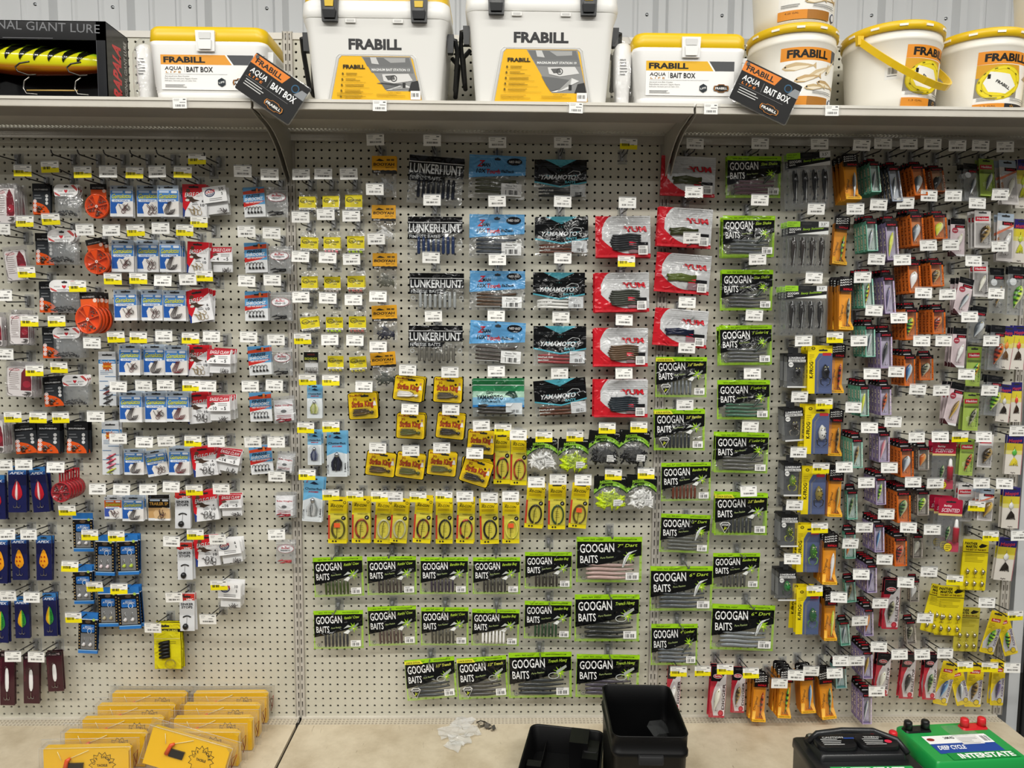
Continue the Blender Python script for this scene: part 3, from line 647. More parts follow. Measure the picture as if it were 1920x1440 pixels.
def d_road(bait='55585a', W=54, H=78, black=0):
    g = G(); a, b, t, o = -W / 2, W / 2, H / 2, -H / 2
    g.rect(a, o, b, t, 'd3d7d9/.14', 'film', 2, 4, 6); g.y = 0
    g.band(a, b, t, o, 'dde1e3/.12', 'film', 6, 8); g.deform(pillow(W, H, 6, -.5, .5, 1.0, 3)); g.y = -6
    if black:
        g.rect(a + 2, o + H * .55, b - 2, o + H * .93, '121110'); g.text('BIGHEADS', 0, o + H * .62, H * .1, W * .8, 'b9c23a', 0, 0, .03, al='c'); g.text('ARKIE', 0, o + H * .8, H * .07, W * .5, '7a2a22', 0, 0, .02, al='c')
        g.rect(a + 4, o + 4, b - 5, o + H * .5, 'e6e6e6', y=1)
    else:
        g.rect(a + 1, o + H * .3, b - 1, o + H * .78, 'e3d21c'); g.rect(a + 1, o + H * .24, b - 1, o + H * .32, 'f2f0e6')
        g.ring(a + W * .28, o + H * .6, W * .2, 1.6, '3a3a2c', n=14, rz=H * .1); g.text('ROAD RUNNER', 0, o + H * .54, H * .085, W * .84, '34342a', 0, .1, .04, al='c'); g.text('HEAD', a + W * .55, o + H * .46, H * .05, W * .22, '4a4a30', 0, 0, .02); g.lines(a + 5, o + H * .27, b - 26, 1, 3, 1.6, '555', 2); g.lines(b - 16, o + H * .27, b - 4, 1, 3, 1.6, '555', 2)
    def jigs(q):
        rr = random.Random(3)
        for i in range(6):
            x = -W * .34 + W * .135 * i; q.tube([(x, 0, H * .16), (x + rr.uniform(-4, 4), -1, H * .04), (x + rr.uniform(-5, 5), 0, -H * .05)], [2.4, 3.4, 1.6], bait, 'gloss', 6)
            q.jhook(x, -H * .02, 11, rr.uniform(0, 300), -2, '6a6662', .8)
    return mk(g), [('jig_head', part(jigs, 'jig_head'), (0, -3, o + H * .16))], W, H, 9
def d_gama(v='oct', W=72, H=100):
    g = G(); a, b, t, o = -W / 2, W / 2, H / 2, -H / 2
    rr = random.Random(v)
    if v == 'orange': c1, c2, hd = 'd8642a', '3f56a8', 'd9dde2'
    elif v == 'black': c1, c2, hd = '15120f', 'c9a06a', '17140f'
    else: c1, c2, hd = '4f86c8', '2b5fb0', 'a9b7c6'
    g.rect(a, o, b, t, 'dfe2e6', 'card', .6)
    g.y = 0; g.rect(a, o, b, t, 'e4e7ea', 'gloss'); g.rect(a + 1, t - H * .15, b - 1, t, hd, 'gloss')
    g.rect(a + 1, o + H * .1, a + W * .86, t - H * .16, c2, 'gloss'); g.rect(a + 1, o + H * .5, b - 1, t - H * .16, c1, 'gloss')
    cl = [(a + W * .3, o + H * .1), (a + W * .24, o + H * .3), (a + W * .34, o + H * .42), (a + W * .52, o + H * .4), (a + W * .66, o + H * .52), (a + W * .84, o + H * .5), (b, o + H * .46), (b, o + H * .04), (a + W * .3, o + H * .04)]
    g.poly(cl, 'ece8e4' if v != 'black' else 'dcb98a', 'gloss'); g.rect(a + W * .3, o, b, o + H * .08, 'f3f3f3', 'gloss')
    if v == 'black':
        g.text('TRAILER SP', 0, t - H * .4, H * .12, W * .86, 'd8a24a', 0, 0, .03, 'gloss', 'c')
    else:
        g.text('Gamakatsu', a + W * .06, t - H * .42, H * .15, W * .84, '17331c', 2, .3, .05, 'gloss'); g.text('Gamakatsu', a + W * .06, t - H * .42, H * .15, W * .84, 'dfe24a', 2, .3, .015, 'gloss')
        g.rrect(a + W * .08, t - H * .53, b - W * .12, t - H * .45, 3, 'dfe8f4', 'gloss'); g.text({'oct': 'OCTOPUS', 'fin': 'FINESSE WIDE GAP', 'cir': 'EWG WORM'}.get(v[:3], 'OCTOPUS'), -W * .02, t - H * .515, H * .05, W * .6, '2b4f94', 0, .1, .02, 'gloss', 'c')
    g.rrect(a + W * .1, t - H * .24, a + W * .56, t - H * .18, 2, 'c6d6ea', 'gloss'); g.rrect(a + W * .66, t - H * .25, b - W * .06, t - H * .18, 3, 'e7edf4', 'gloss')
    slot(g, W * .04, t - H * .07, W * .42, 4.5); g.poly([(a + 5, t - 6), (a + 12, t - 6), (a + 8.5, t - 12)], '3d4a66', 'gloss')
    big = v[-1] == 'B'; n = 4 if big else 6
    def hk(q):
        for i in range(n):
            if big: q.jhook(W * (-.1 + .06 * i), o + H * .27, 34, -28 + i * 3, -4 - i * .4, '50484a' if v[0] != 'r' else '7c2430', 1.1)
            else: q.jhook(W * rr.uniform(-.05, .25), o + H * rr.uniform(.15, .34), 19, rr.uniform(-60, 60), -4 - i * .3, '57504c' if i % 2 else '6a3a3c', .9)
    parts = [('fish_hook', part(hk, 'fish_hook'), (0, 0, 0))]
    return mk(g), parts, W, H, 8
def d_gamal(v=0, W=55, H=172):
    g = G(); a, b, t, o = -W / 2, W / 2, H / 2, -H / 2
    g.box(a, b, -2, 4, o, t, 'd9dcdf', 'gloss'); g.y = -2; slot(g, 0, t - 11, W * .6, 4.5)
    g.rect(a, t - H * .22, b, t - H * .15, '2f7ec0', 'gloss'); g.text('Gamakatsu', 0, t - H * .205, H * .045, W * .88, 'f2f6fa', 0, .25, .03, 'gloss', 'c')
    g.star(0, t - H * .27, W * .36, 10, 'b5531e', .6, 'gloss'); g.text('WORM RIG', 0, t - H * .285, H * .03, W * .6, 'f0c23a', 0, 0, .03, 'gloss', 'c')
    g.lines(a + 5, t - H * .36, b - 8, 3, 5, 1.6, '7c90a6', 2)
    for i in range(5): g.line([(a + (2 if i % 2 else 20), t - H * (.46 + .085 * i)), (a + (30 if i % 2 else b - a), t - H * (.46 + .085 * i))], 2, '5d83ab', 'gloss')
    def rig(q):
        for i in range(4):
            c = ('6a6d72', '8a3a3c', '55585c', '4a4a4c') if not v else ('c9505c', 'd8485c', 'e0708a', 'c9cf4a')
            z = o + H * (.36 - .09 * i); q.tube([(W * .3, -3, z + 6), (0, -4, z - 2), (-W * .25, -3, z - 8), (W * .1, -3, z - 11)], [2.2, 3.4, 2.4, 1.0], c[i], 'gloss', 5)
            q.jhook(W * .02, z - 6, 16, -60, -5, '5a5654', .8)
    return mk(g), [('rigged_hook', part(rig, 'rigged_hook'), (0, 0, 0))], W, H, 9
def d_eagle(v='a', W=78, H=102):
    g = G(); a, b, t, o = -W / 2, W / 2, H / 2, -H / 2
    g.rect(a, o, b, t, 'e9e9ea', 'gloss', 1); g.y = 0; g.rect(a, o, b, t, 'f0f0f1', 'gloss')
    g.poly([(a, t), (b, t), (b, t - H * .15), (a + W * .45, t - H * .38), (a + W * .12, o + H * .2), (a, o + H * .06)] if v == 'a' else [(a, t), (b, t), (b, t - H * .3), (a + W * .2, t - H * .36), (a + W * .1, o + H * .25), (a, o + H * .2)], 'd0222c', 'gloss')
    g.poly([(a, o + H * .3), (a + W * .1, o + H * .2), (a + W * .06, o), (a, o)], '2a3f86', 'gloss')
    g.poly([(a + W * .14, t - H * .22), (a + W * .5, t - H * .46), (a + W * .72, t - H * .5), (a + W * .42, t - H * .56), (a + W * .16, t - H * .5)], '4a3a30', 'gloss'); g.ell(a + W * .24, t - H * .2, W * .09, H * .06, '5d4636', 'gloss', 8); g.ell(a + W * .2, t - H * .49, W * .09, H * .04, 'd8d4cc', 'gloss', 8)
    g.text('EAGLE CLAW', a + W * .1, t - H * .4, H * .14, W * .84, '3a1012', 4, .25, .05, 'gloss'); g.text('EAGLE CLAW', a + W * .1, t - H * .4, H * .14, W * .84, 'f6f2f2', 4, .25, .012, 'gloss')
    g.text('10', b - W * .26, o + H * .32, H * .08, W * .16, '2a2a2c', 0, 0, .03, 'gloss'); g.text('6' if v == 'a' else '4', b - W * .2, o + H * .45, H * .07, W * .07, '2a2a2c', 0, 0, .03, 'gloss'); g.lines(a + W * .4, o + H * .42, b - W * .3, 2, 5, 1.5, '666', 3)
    slot(g, -W * .02, t - H * .09, W * .42, 5)
    rr = random.Random(v)
    def hk(q):
        for i in range(6): q.jhook(W * rr.uniform(-.15, .3), o + H * rr.uniform(.1, .22), 20, rr.uniform(-80, 80), -3 - i * .4, 'a08a5a' if v == 'a' else '4a4644', .9)
    return mk(g), [('fish_hook', part(hk, 'fish_hook'), (0, 0, 0))], W, H, 8
def d_ebox(v='4', lazer=0, W=74, H=80):
    g = G(); a, b, t, o = -W / 2, W / 2, H / 2, -H / 2
    g.box(a + 1, b - 1, 0, 18, o, o + H * .45, 'dfe2e3/.14', 'clear'); g.box(a + 4, b - 4, 14, 17, o + 3, o + H * .42, 'f0f0f0', 'card')
    g.rect(a, o + H * .42, b, t, 'f3f3f3', 'card', 4); g.y = -.4; g.rect(a, o + H * .42, b, t, 'f3f3f3')
    if lazer:
        g.ring(a + W * .3, t - H * .22, W * .22, 3, '27355e', n=16, rz=H * .15); g.text('LAZER', a + W * .14, t - H * .24, H * .1, W * .4, 'c5242e', 6, .2, .05); g.text('SHARP', a + W * .16, t - H * .34, H * .09, W * .36, '27355e', 6, .2, .04)
        g.text(v, b - W * .2, t - H * .18, H * .11, None, '222', 0, 0, .03, al='c'); g.text('5', b - W * .18, t - H * .34, H * .1, None, '222', 0, 0, .03, al='c'); g.lines(a + W * .25, t - H * .45, b - W * .2, 2, 5, 1.4, '777', 2)
    else:
        g.poly([(a, t), (b, t), (b - W * .04, t - H * .2), (a + W * .3, t - H * .24), (a, t - H * .5)], 'c42434'); g.text('EAGLE CLAW', a + W * .12, t - H * .18, H * .13, W * .8, 'f8f4f4', 0, .25, .03)
        g.poly([(a + W * .08, t - H * .3), (a + W * .26, t - H * .22), (a + W * .36, t - H * .3), (a + W * .2, t - H * .36)], '6a5248')
        g.lines(a + W * .48, t - H * .3, b - W * .12, 2, 5, 1.5, '777', 2); g.text(v, a + W * .34, t - H * .53, H * .13, None, '1e1e20', 0, 0, .03, al='c'); g.text('5', b - W * .22, t - H * .53, H * .13, None, '1e1e20', 0, 0, .03, al='c'); g.lines(a + W * .12, t - H * .5, a + W * .22, 1, 4, 1.6, '555', 2); g.lines(b - W * .4, t - H * .5, b - W * .3, 1, 4, 1.6, '555', 2)
    rr = random.Random(v)
    def hk(q):
        for i in range(6): q.jhook(W * rr.uniform(.0, .32), o + H * rr.uniform(.06, .16), 12, rr.uniform(-90, 90), 8, '4a4240', .9)
    return mk(g), [('fish_hook', part(hk, 'fish_hook'), (0, 0, 0))], W, H, 19
def d_shroom(bl='2c2c2e', W=72, H=96):
    g = G(); a, b, t, o = -W / 2, W / 2, H / 2, -H / 2
    g.box(a, b, -1, 5, o, t, 'e4e6e7', 'gloss'); g.y = -1
    g.rect(a, t - H * .58, b, t, '5b9bcb', 'gloss'); g.poly([(a, t - H * .14), (b, t - H * .05), (b, t - H * .2), (a, t - H * .24)], 'cf4a2c', 'gloss'); g.poly([(a, t - H * .5), (b, t - H * .46), (b - W * .3, t - H * .56), (a, t - H * .66)], 'c8322c', 'gloss')
    g.text('FINESSE', a + W * .12, t - H * .35, H * .095, W * .66, '23262c', 3, .25, .05, 'gloss'); g.text('SHROOMZ', a + W * .04, t - H * .46, H * .1, W * .86, 'dfe4ea', 3, .25, .05, 'gloss'); g.text('NED RIG JIGHEADS', a + W * .1, t - H * .54, H * .05, W * .78, 'f2f2f2', 2, .2, .03, 'gloss')
    slot(g, W * .1, t - H * .11, W * .4, 5); g.rect(a + W * .62, t - H * .2, a + W * .72, t - H * .04, 'e07838', 'gloss')
    jm = part(lambda q: (q.ell(0, 0, 4.2, 3.6, bl, 'gloss', 8, y=-4), q.tube([(0, -3, -3), (0, -5, 0), (0, -3, 3)], [2, 4.2, 2], bl, 'gloss', 7), q.jhook(-1, 10, 16, 168, -3, '4a4644', .9)), 'jig_head')
    return mk(g), [('jig_head', jm, (a + W * (.22 + .15 * i), -1, o + H * .15)) for i in range(5)], W, H, 8
def d_bullet(v='oval', col='2a2a2b', W=66, H=92):
    g = G(); a, b, t, o = -W / 2, W / 2, H / 2, -H / 2
    g.rect(a, o, b, t, 'd3d6d8/.3', 'film', 2, 4, 6); g.y = 0
    g.band(a, b, t, o, 'dcdfe1/.28', 'film', 6, 8); g.band(a, b, t - H * .12, t - H * .15, 'f2f2f2/.7', 'film', 6, 1)
    if v == 'oval':
        g.ell(0, t - H * .36, W * .42, H * .155, 'b5525e', 'film'); g.ell(0, t - H * .36, W * .4, H * .143, 'e6e6e8', 'film'); g.text('Bullet', 0, t - H * .35, H * .075, W * .42, 'b02a38', 0, .2, .04, 'film', 'c'); g.text('WEIGHTS', 0, t - H * .43, H * .055, W * .5, '2a2a2c', 0, 0, .03, 'film', 'c'); g.poly([(-4, t - H * .25), (4, t - H * .25), (0, t - H * .28)], 'b02a38', 'film')
    else:
        g.rect(a + 4, o + 8, b - 6, t - H * .15, 'dcdcde', 'film'); g.text('Bullet Weights', 0, t - H * .36, H * .06, W * .76, 'b02a38', 0, 0, .03, 'film', 'c'); g.ell(0, t - H * .55, W * .13, H * .06, '6c6e70', 'film', 10); g.lines(a + 10, t - H * .72, b - 12, 2, 5, 1.5, 'a05058', 2, 'film')
    g.deform(pillow(W, H, 6, -.5, .3, 1.2, 4))
    def wt(q):
        rr = random.Random(6)
        for i in range(9):
            x = rr.uniform(-W * .34, W * .3); z = o + H * rr.uniform(.06, .17); an = rr.uniform(-.5, .5); L_ = W * .13
            q.tube([(x - L_ * math.cos(an), -3, z - L_ * math.sin(an)), (x, -3.5, z), (x + L_ * math.cos(an), -3, z + L_ * math.sin(an))], [1, 2.6, 3.1], col, 'plastic', 6)
    return mk(g), [('sinker_weight', part(wt, 'sinker_weight'), (0, 0, 0))], W, H, 9
def d_heart(W=84, H=106):
    g = G(); a, b, t, o = -W / 2, W / 2, H / 2, -H / 2
    g.rect(a + 2, o, b - 2, t - H * .2, 'c3c7c9/.28', 'film', 2, 5, 6); g.y = 0
    g.band(a + 2, b - 2, t - H * .2, o, 'ccd0d2/.24', 'film', 8, 8); g.deform(pillow(W, H, 8, -.5, .3, 1.5, 2)); g.y = -3
    g.rrect(a, t - H * .36, b, t, H * .17, 'f0efee'); g.ell(a + W * .1, t - H * .31, 6, 6, 'f0efee'); g.ell(b - W * .06, t - H * .05, 5.5, 5.5, 'f0efee')
    g.poly([(a + W * .02, t - H * .22), (a + W * .28, t - H * .34), (a + W * .22, t - H * .355), (a + W * .06, t - H * .31)], 'c6504e'); g.poly([(b - W * .3, t - H * .03), (b - W * .06, t - H * .2), (b - W * .02, t - H * .14), (b - W * .18, t - H * .01)], 'c6504e')
    z = t - H * .2; g.poly([(0, z - 7), (-6, z), (-5, z + 4), (-2, z + 4), (0, z + 2), (2, z + 4), (5, z + 4), (6, z)], 'cc2936'); g.text('water', a + W * .16, z - 2, 5.5, W * .22, '999'); g.text('gremlin', a + W * .62, z - 2, 5.5, W * .24, '888'); g.lines(a + W * .26, z - 11, b - W * .2, 1, 4, 1.8, 'aaa', 2)
    slot(g, W * .02, t - H * .07, 16, 5)
    def sh(q):
        rr = random.Random(8)
        for i in range(70):
            x = rr.uniform(-W * .42, W * .42); zz = o + H * (.05 + .16 * rr.random() * (1 - (2 * x / W) ** 2)); r_ = 2.6
            q.tube([(x - r_, -3 - 3 * rr.random(), zz), (x, -4, zz + 1), (x + r_, -3, zz)], [.8, r_ * .9, .8], rr.choice(('3a3a3b', '4a4a4b', '6d6e70', '2d2d2e')), 'steel', 5)
    return mk(g), [('split_shot', part(sh, 'split_shot'), (0, 0, 0), 'stuff')], W, H, 11
def d_south(W=66, H=98):
    g = G(); a, b, t, o = -W / 2, W / 2, H / 2, -H / 2
    g.rect(a, o, b, t, '303234', 'gloss', 1.5); g.y = 0; g.rect(a, o, b, t, '33363a', 'gloss'); g.rect(a - 1, t - H * .26, b + 1, t, '121213', 'gloss')
    g.text('SOUTHBEND', -W * .02, t - H * .22, H * .05, W * .78, 'd9d9d9', 0, 0, .02, 'gloss', 'c')
    og = [(a, o), (b - W * .05, o)] + [(a + W * math.cos(x) * .95, o + H * .4 * math.sin(x)) for x in (.25, .6, .95, 1.25, 1.55)]
    g.poly(og, 'e2571e', 'gloss'); g.lines(a + W * .1, t - H * .4, a + W * .6, 2, 9, 3, '7d8084', 3)
    for i in range(3): g.ell(b - W * .2, t - H * (.4 + .12 * i), 5.5, 5.5, 'd8d8d8', 'gloss', 10); g.ell(a + W * .13, o + H * (.42 - .14 * i), 6.5, 6.5, 'f2f0ee', 'gloss', 10); g.ring(a + W * .13, o + H * (.42 - .14 * i), 4.5, 1.4, 'd05a3a', 'gloss', 10)
    slot(g, W * .05, t - H * .1, W * .4, 5)
    def bt(q):
        rr = random.Random(4)
        for i in range(16):
            x = rr.uniform(-W * .22, W * .22); z = o + H * rr.uniform(.06, .26); q.tube([(x - 4, -3, z + rr.uniform(-3, 3)), (x, -5, z), (x + 4, -3, z + rr.uniform(-3, 3))], [.8, 1.9, .8], rr.choice(('2a211c', '4a3a2c', '8a8680', '1c1a19')), 'steel', 5)
    return mk(g), [('swivel', part(bt, 'swivel'), (0, 0, 0))], W, H, 8
def d_disc(W=78, H=112, tall=0):
    g = G(); a, b, t, o = -W / 2, W / 2, H / 2, -H / 2; r = W / 2; cz = o + r; og = 'e8501f'
    g.y = 0; g.poly([(-W * .32, t), (W * .34, t), (W * .34, cz), (-W * .32, cz)], 'dd5a22'); g.rect(-W * .34, t - H * .16, W * .36, t, '171412'); g.text('SOUTHBEND', 0, t - H * .13, 4.5, W * .5, 'bbb', 0, 0, .02, al='c'); slot(g, 0, t - H * .06, 22, 5)
    g.ell(W * .25, t - H * .2, 6, 6, 'ead2c4', n=10)
    k = len(g.v); g.lathe([(0, 0), (r, 0), (r, 14), (r - 3, 14), (r - 3, 4), (0, 4)], og, 'gloss', 24)
    g.xf(Matrix.Translation((0, 0, cz)) @ Matrix.Rotation(math.pi / 2, 4, 'X'), k)
    for i in range(6):
        an = math.pi * i / 3 + .26; k = len(g.v); g.box(2, r - 2, -13, -4, -.7, .7, 'f06a3a', 'gloss'); g.xf(Matrix.Translation((0, 0, cz)) @ Matrix.Rotation(-an, 4, 'Y'), k)
    g.y = -14; g.ell(0, cz, r - 2, r - 2, 'f2b090/.12', 'clear', 24); g.poly([(0, cz), (r * .9 * math.cos(1.25), cz + r * .9 * math.sin(1.25)), (0, cz + r * .92), (r * .9 * math.cos(1.9), cz + r * .9 * math.sin(1.9))], og, 'gloss'); g.ell(0, cz, 4.5, 4.5, 'f0e6e0', 'gloss', 12); g.ell(0, cz, 2, 2, 'b0522a', 'gloss', 8)
    def sh(q):
        rr = random.Random(8)
        for s_ in range(6):
            an = math.pi * s_ / 3 - .26
            if s_ == 2 or (tall and s_ in (0, 3)): continue
            for i in range(9):
                u = an + rr.uniform(-.38, .38); d_ = r * rr.uniform(.38, .82); x, z = d_ * math.cos(u), cz + d_ * math.sin(u); k_ = 1.6 + (s_ % 3) * .6
                q.tube([(x - k_, -7, z), (x, -9, z), (x + k_, -7, z)], [.7, k_, .7], rr.choice(('4a4644', '6b6763', '8d8a86')), 'steel', 6)
    return mk(g), [('split_shot', part(sh, 'split_shot'), (0, 0, 0))], W, H, 20
def d_redcyl(W=58, H=86):
    g = G(); r = W / 2; o = -H / 2; cz = o + r; rd = 'a8222c'
    k = len(g.v); g.lathe([(0, 0), (r, 0), (r, 13), (r - 2, 13), (r - 2, 3), (5, 3), (5, 13), (0, 13)], rd, 'gloss', 22); g.xf(Matrix.Translation((0, 0, cz)) @ Matrix.Rotation(math.pi / 2, 4, 'X'), k)
    for i in range(6):
        k = len(g.v); g.box(4, r - 1, -12, -3, -.7, .7, 'b8323a', 'gloss'); g.xf(Matrix.Translation((0, 0, cz)) @ Matrix.Rotation(-math.pi * i / 3, 4, 'Y'), k)
    for x in (-8, 8): g.box(x - 2, x + 2, -3, 0, cz + r - 2, H / 2, rd, 'gloss')
    g.box(-10, 10, -3, 0, H / 2 - 4, H / 2, rd, 'gloss')
    g.y = -13.2; g.ell(0, cz, r - 1, r - 1, 'e09aa0/.12', 'clear', 22)
    def sh(q):
        rr = random.Random(3)
        for i in range(30):
            u = rr.uniform(0, 6.28); d_ = r * rr.uniform(.3, .8); x, z = d_ * math.cos(u), cz + d_ * math.sin(u); q.tube([(x - 2, -6, z), (x, -8, z), (x + 2, -6, z)], [.6, 2.2, .6], rr.choice(('4a4644', 'a5a29e', '777')), 'steel', 5)
    return mk(g), [('split_shot', part(sh, 'split_shot'), (0, 0, 0))], W, H, 15
def d_snell(W=82, H=124):
    g = G(); a, b, t, o = -W / 2, W / 2, H / 2, -H / 2
    g.rect(a, o, b, t, 'cfcccc/.35', 'film', 1.5, 4, 6); g.y = 0; g.band(a, b, t, o, 'd8d4d4/.16', 'film', 4, 8); g.y = 1
    g.y = -.5; g.rrect(a + W * .07, o + H * .03, b - W * .1, t - H * .13, 8, 'e4dedd', 'gloss'); g.poly([(a + W * .52, o + H * .2), (a + W * .54, t - H * .3), (a + W * .68, t - H * .14), (a + W * .82, t - H * .3), (b - W * .12, t - H * .5), (b - W * .12, o + H * .2)], '7a1f2c', 'gloss'); g.ell(a + W * .72, o + H * .38, W * .14, H * .1, 'a82a3c', 'gloss', 10)
    g.ell(a + W * .3, t - H * .22, W * .18, H * .035, 'c23b4a', 'gloss', 14); g.ell(a + W * .3, t - H * .22, W * .155, H * .024, 'f0e8e8', 'gloss', 14); g.text('Eagle Claw', a + W * .3, t - H * .232, H * .022, W * .24, 'b02a3a', 0, .2, .03, 'gloss', 'c')
    g.lines(a + W * .14, t - H * .32, a + W * .48, 9, 7, 1.5, '9a8e8c', 5, 'gloss')
    g.tube([(a + W * (.5 + .36 * math.cos(u)), -1.5, t - H * .36 + H * .2 * math.sin(u)) for u in [3.4 - .3 * i for i in range(9)]], .6, '5a2430', 'gloss', 4)
    g.y = -3; g.band(a, b, t, o, 'dcd8d8/.06', 'film', 4, 8)
    g.tube([(a + 6, -2, o + H * .35), (a + 8, -2, o + H * .12), (a + 20, -2, o + H * .06)], .7, '5a4a48', 'gloss', 4)
    return mk(g), [('fish_hook', part(lambda q: [q.jhook(a + W * (.7 + .05 * i), o + H * .1, 14, 100 + 15 * i, -3, '5a5654', .8) for i in range(4)], 'fish_hook'), (0, 0, 0))], W, H, 9
def d_spoon(v='red', W=54, H=140):
    g = G(); a, b, t, o = -W / 2, W / 2, H / 2, -H / 2
    navy, top = ('1c2050', '3a78b5') if v != 'wine' else ('3d1420', '1c1214')
    g.box(a, b, -1.5, 3, o, t, navy, 'gloss'); g.y = -1.5; g.rect(a, t - H * .1, b, t, top, 'gloss')
    if v != 'wine':
        g.rect(a, t - H * .17, b, t - H * .1, '2b4f92', 'gloss'); g.text('APEX', a + W * .08, t - H * .16, H * .055, W * .76, 'eef2f8', 0, .35, .03, 'gloss')
    else: g.text('WALLEYE', 0, t - H * .08, H * .05, W * .8, 'b8a4a8', 0, 0, .02, 'gloss', 'c'); g.text('WALLEYE SPOON', a + W * .14, o + H * .45, W * .1, H * .4, '6d2a3a', 90, 0, .02, 'gloss')
    slot(g, 0, t - H * .05, W * .4, 4)
    pr = [(0, .1), (.08, .34), (.25, .62), (.5, .92), (.72, 1), (.88, .72), (1, .12)] if v != 'wine' else [(0, .3), (.1, .6), (.3, .75), (.6, .8), (.85, .7), (1, .3)]
    def sp(q):
        L_ = H * (.42 if v != 'wine' else .44); w_ = W * (.29 if v != 'wine' else .17); vs = []; cs = []; nx = 6
        for j, (u, r_) in enumerate(pr):
            for i in range(nx + 1):
                s_ = -1 + 2 * i / nx; vs.append((s_ * w_ * r_, -3 - 4 * (1 - s_ * s_) * r_, L_ / 2 - L_ * u))
                cs.append(lin({'red': 'f2f2ee' if abs(s_) < .3 else 'b81f2e', 'yel': 'f0a21e', 'tiger': ('e8b020' if s_ < -.3 else 'c8d838' if s_ < 0.2 else '2a8a3a'), 'wine': 'f0f0f0'}[v]))
        q.add(vs, [(j * (nx + 1) + i, (j + 1) * (nx + 1) + i, (j + 1) * (nx + 1) + i + 1, j * (nx + 1) + i + 1) for j in range(len(pr) - 1) for i in range(nx)], cs, 'gloss', True)
        q.y = -8
        if v == 'yel':
            for dx, dz in ((-.35, .1), (.35, .1), (-.35, -.12), (.35, -.12), (0, -.35)): q.ell(dx * w_, dz * L_ + 2, 2.4, 3, 'a8301c', 'gloss', 8)
        if v == 'tiger':
            for i in range(7): q.poly([(w_ * .1, L_ * (.25 - .09 * i)), (w_ * .8, L_ * (.21 - .09 * i)), (w_ * .8, L_ * (.18 - .09 * i))], '10301a', 'gloss')
        q.ring(0, L_ / 2 + 3, 3, .8, 'b5b5b5', 'metal', 10)
    h = part(lambda q: q.treble(0, 0, 13, -4, 'b9b7b2'), 'treble_hook')
    return mk(g), [('spoon_lure', part(sp, 'spoon_lure'), (0, 0, -H * .02)), ('treble_hook', h, (0, 0, -H * .26))], W, H, 10
def d_bluejig(col='d9d6d6', W=66, H=122):
    g = G(); a, b, t, o = -W / 2, W / 2, H / 2, -H / 2
    g.rect(a, o, b, t, '2a6cb8', 'gloss', 1.5); g.y = 0; g.rect(a, o, b, t, '14151a', 'gloss'); g.rect(a, t - H * .16, b, t, '2f78c4', 'gloss'); g.rect(a, t - H * .175, b, t - H * .155, 'e2ecf4', 'gloss'); g.rect(a, o, b, o + H * .09, '2f78c4', 'gloss'); g.rect(a, o + H * .07, b, o + H * .09, '9cc3e6', 'gloss')
    g.rrect(a + W * .16, o + H * .52, b - W * .16, o + H * .71, 4, '2a6fc0', 'gloss'); g.text('MICRO', 0, o + H * .65, H * .03, W * .3, 'dcebfa', 0, .2, .02, 'gloss', 'c'); g.text('ATOMIC', 0, o + H * .6, H * .045, W * .56, 'f2f7fc', 0, .25, .03, 'gloss', 'c'); g.ring(W * .08, o + H * .55, 8, 1.8, 'dcebfa', 'gloss', 12)
    g.rect(a + W * .14, o + H * .11, b - W * .14, o + H * .5, '7c7d7e', 'gloss'); g.ell(0, o + H * .78, 10, 5, '5a4a3a', 'gloss', 10); g.ell(b - W * .2, t - H * .17, 5, 4.5, 'b5cf5a', 'gloss', 8)
    for s_ in (a + W * .07, b - W * .07):
        for i in range(9): g.rect(s_ - 1.6, o + H * (.14 + .075 * i), s_ + 1.6, o + H * (.165 + .075 * i), 'c9a86a', 'gloss')
    jm = part(lambda q: (q.tube([(0, -2, 18), (-6, -2, 6)], .8, 'c9c9c9', 'metal', 4), q.tube([(0, -2, 14), (0, -2, 0)], .7, 'b5b5b5', 'metal', 4), q.tube([(0, -2, -7), (-1, -5, -3), (1, -2, 2)], [3, 6.5, 3], col, 'gloss', 8)), 'jig')
    return mk(g), [('jig', jm, (s_ * W * .17, 0, o + H * .25)) for s_ in (-1, 1)], W, H, 9
def d_sinker(W=50, H=114):
    g = G(); a, b, t, o = -W / 2, W / 2, H / 2, -H / 2
    g.box(a, b, -1, 3, o, t, 'dfe1e4', 'gloss'); g.y = -1; g.rect(a, t - H * .18, b, t, 'c8352e', 'gloss'); g.ell(a + W * .2, t - H * .16, 6, 5, 'b8242c', 'gloss', 10); g.text('VMC', b - W * .08, t - H * .185, H * .06, W * .5, 'f8f8f8', 0, .2, .05, 'gloss', 'r')
    g.text('SINKER', 0, t - H * .31, H * .065, W * .84, '1c1c1e', 0, 0, .05, 'gloss', 'c'); g.text('STOPS', 0, t - H * .39, H * .065, W * .74, '1c1c1e', 0, 0, .05, 'gloss', 'c'); slot(g, 0, t - H * .08, W * .5, 5)
    st = part(lambda q: (q.tube([(x, -2, o + H * .36 + 6 * math.sin((x + W * .3) / (W * .6) * 3.1)) for x in (-W * .26, -W * .13, 0, W * .13, W * .26)], 2.2, '222', 'plastic', 5), q.tube([(0, -2, o + H * .38), (-2, -2, o + H * .16)], .5, '555', 'metal', 4)), 'rubber_stop')
    bl = part(lambda q: q.tube([(0, 0, o + H * .12 + 9.5 * math.cos(u)) for u in (3.1, 2.6, 2.1, 1.57, 1.05, .55, .05)], [9.5 * math.sin(u) + .1 for u in (3.1, 2.6, 2.1, 1.57, 1.05, .55, .05)], '1b1b1c', 'plastic', 12), 'weight')
    return mk(g), [('rubber_stop', st, (0, 0, 0)), ('weight', bl, (-W * .1, -2, 0))], W, H, 7
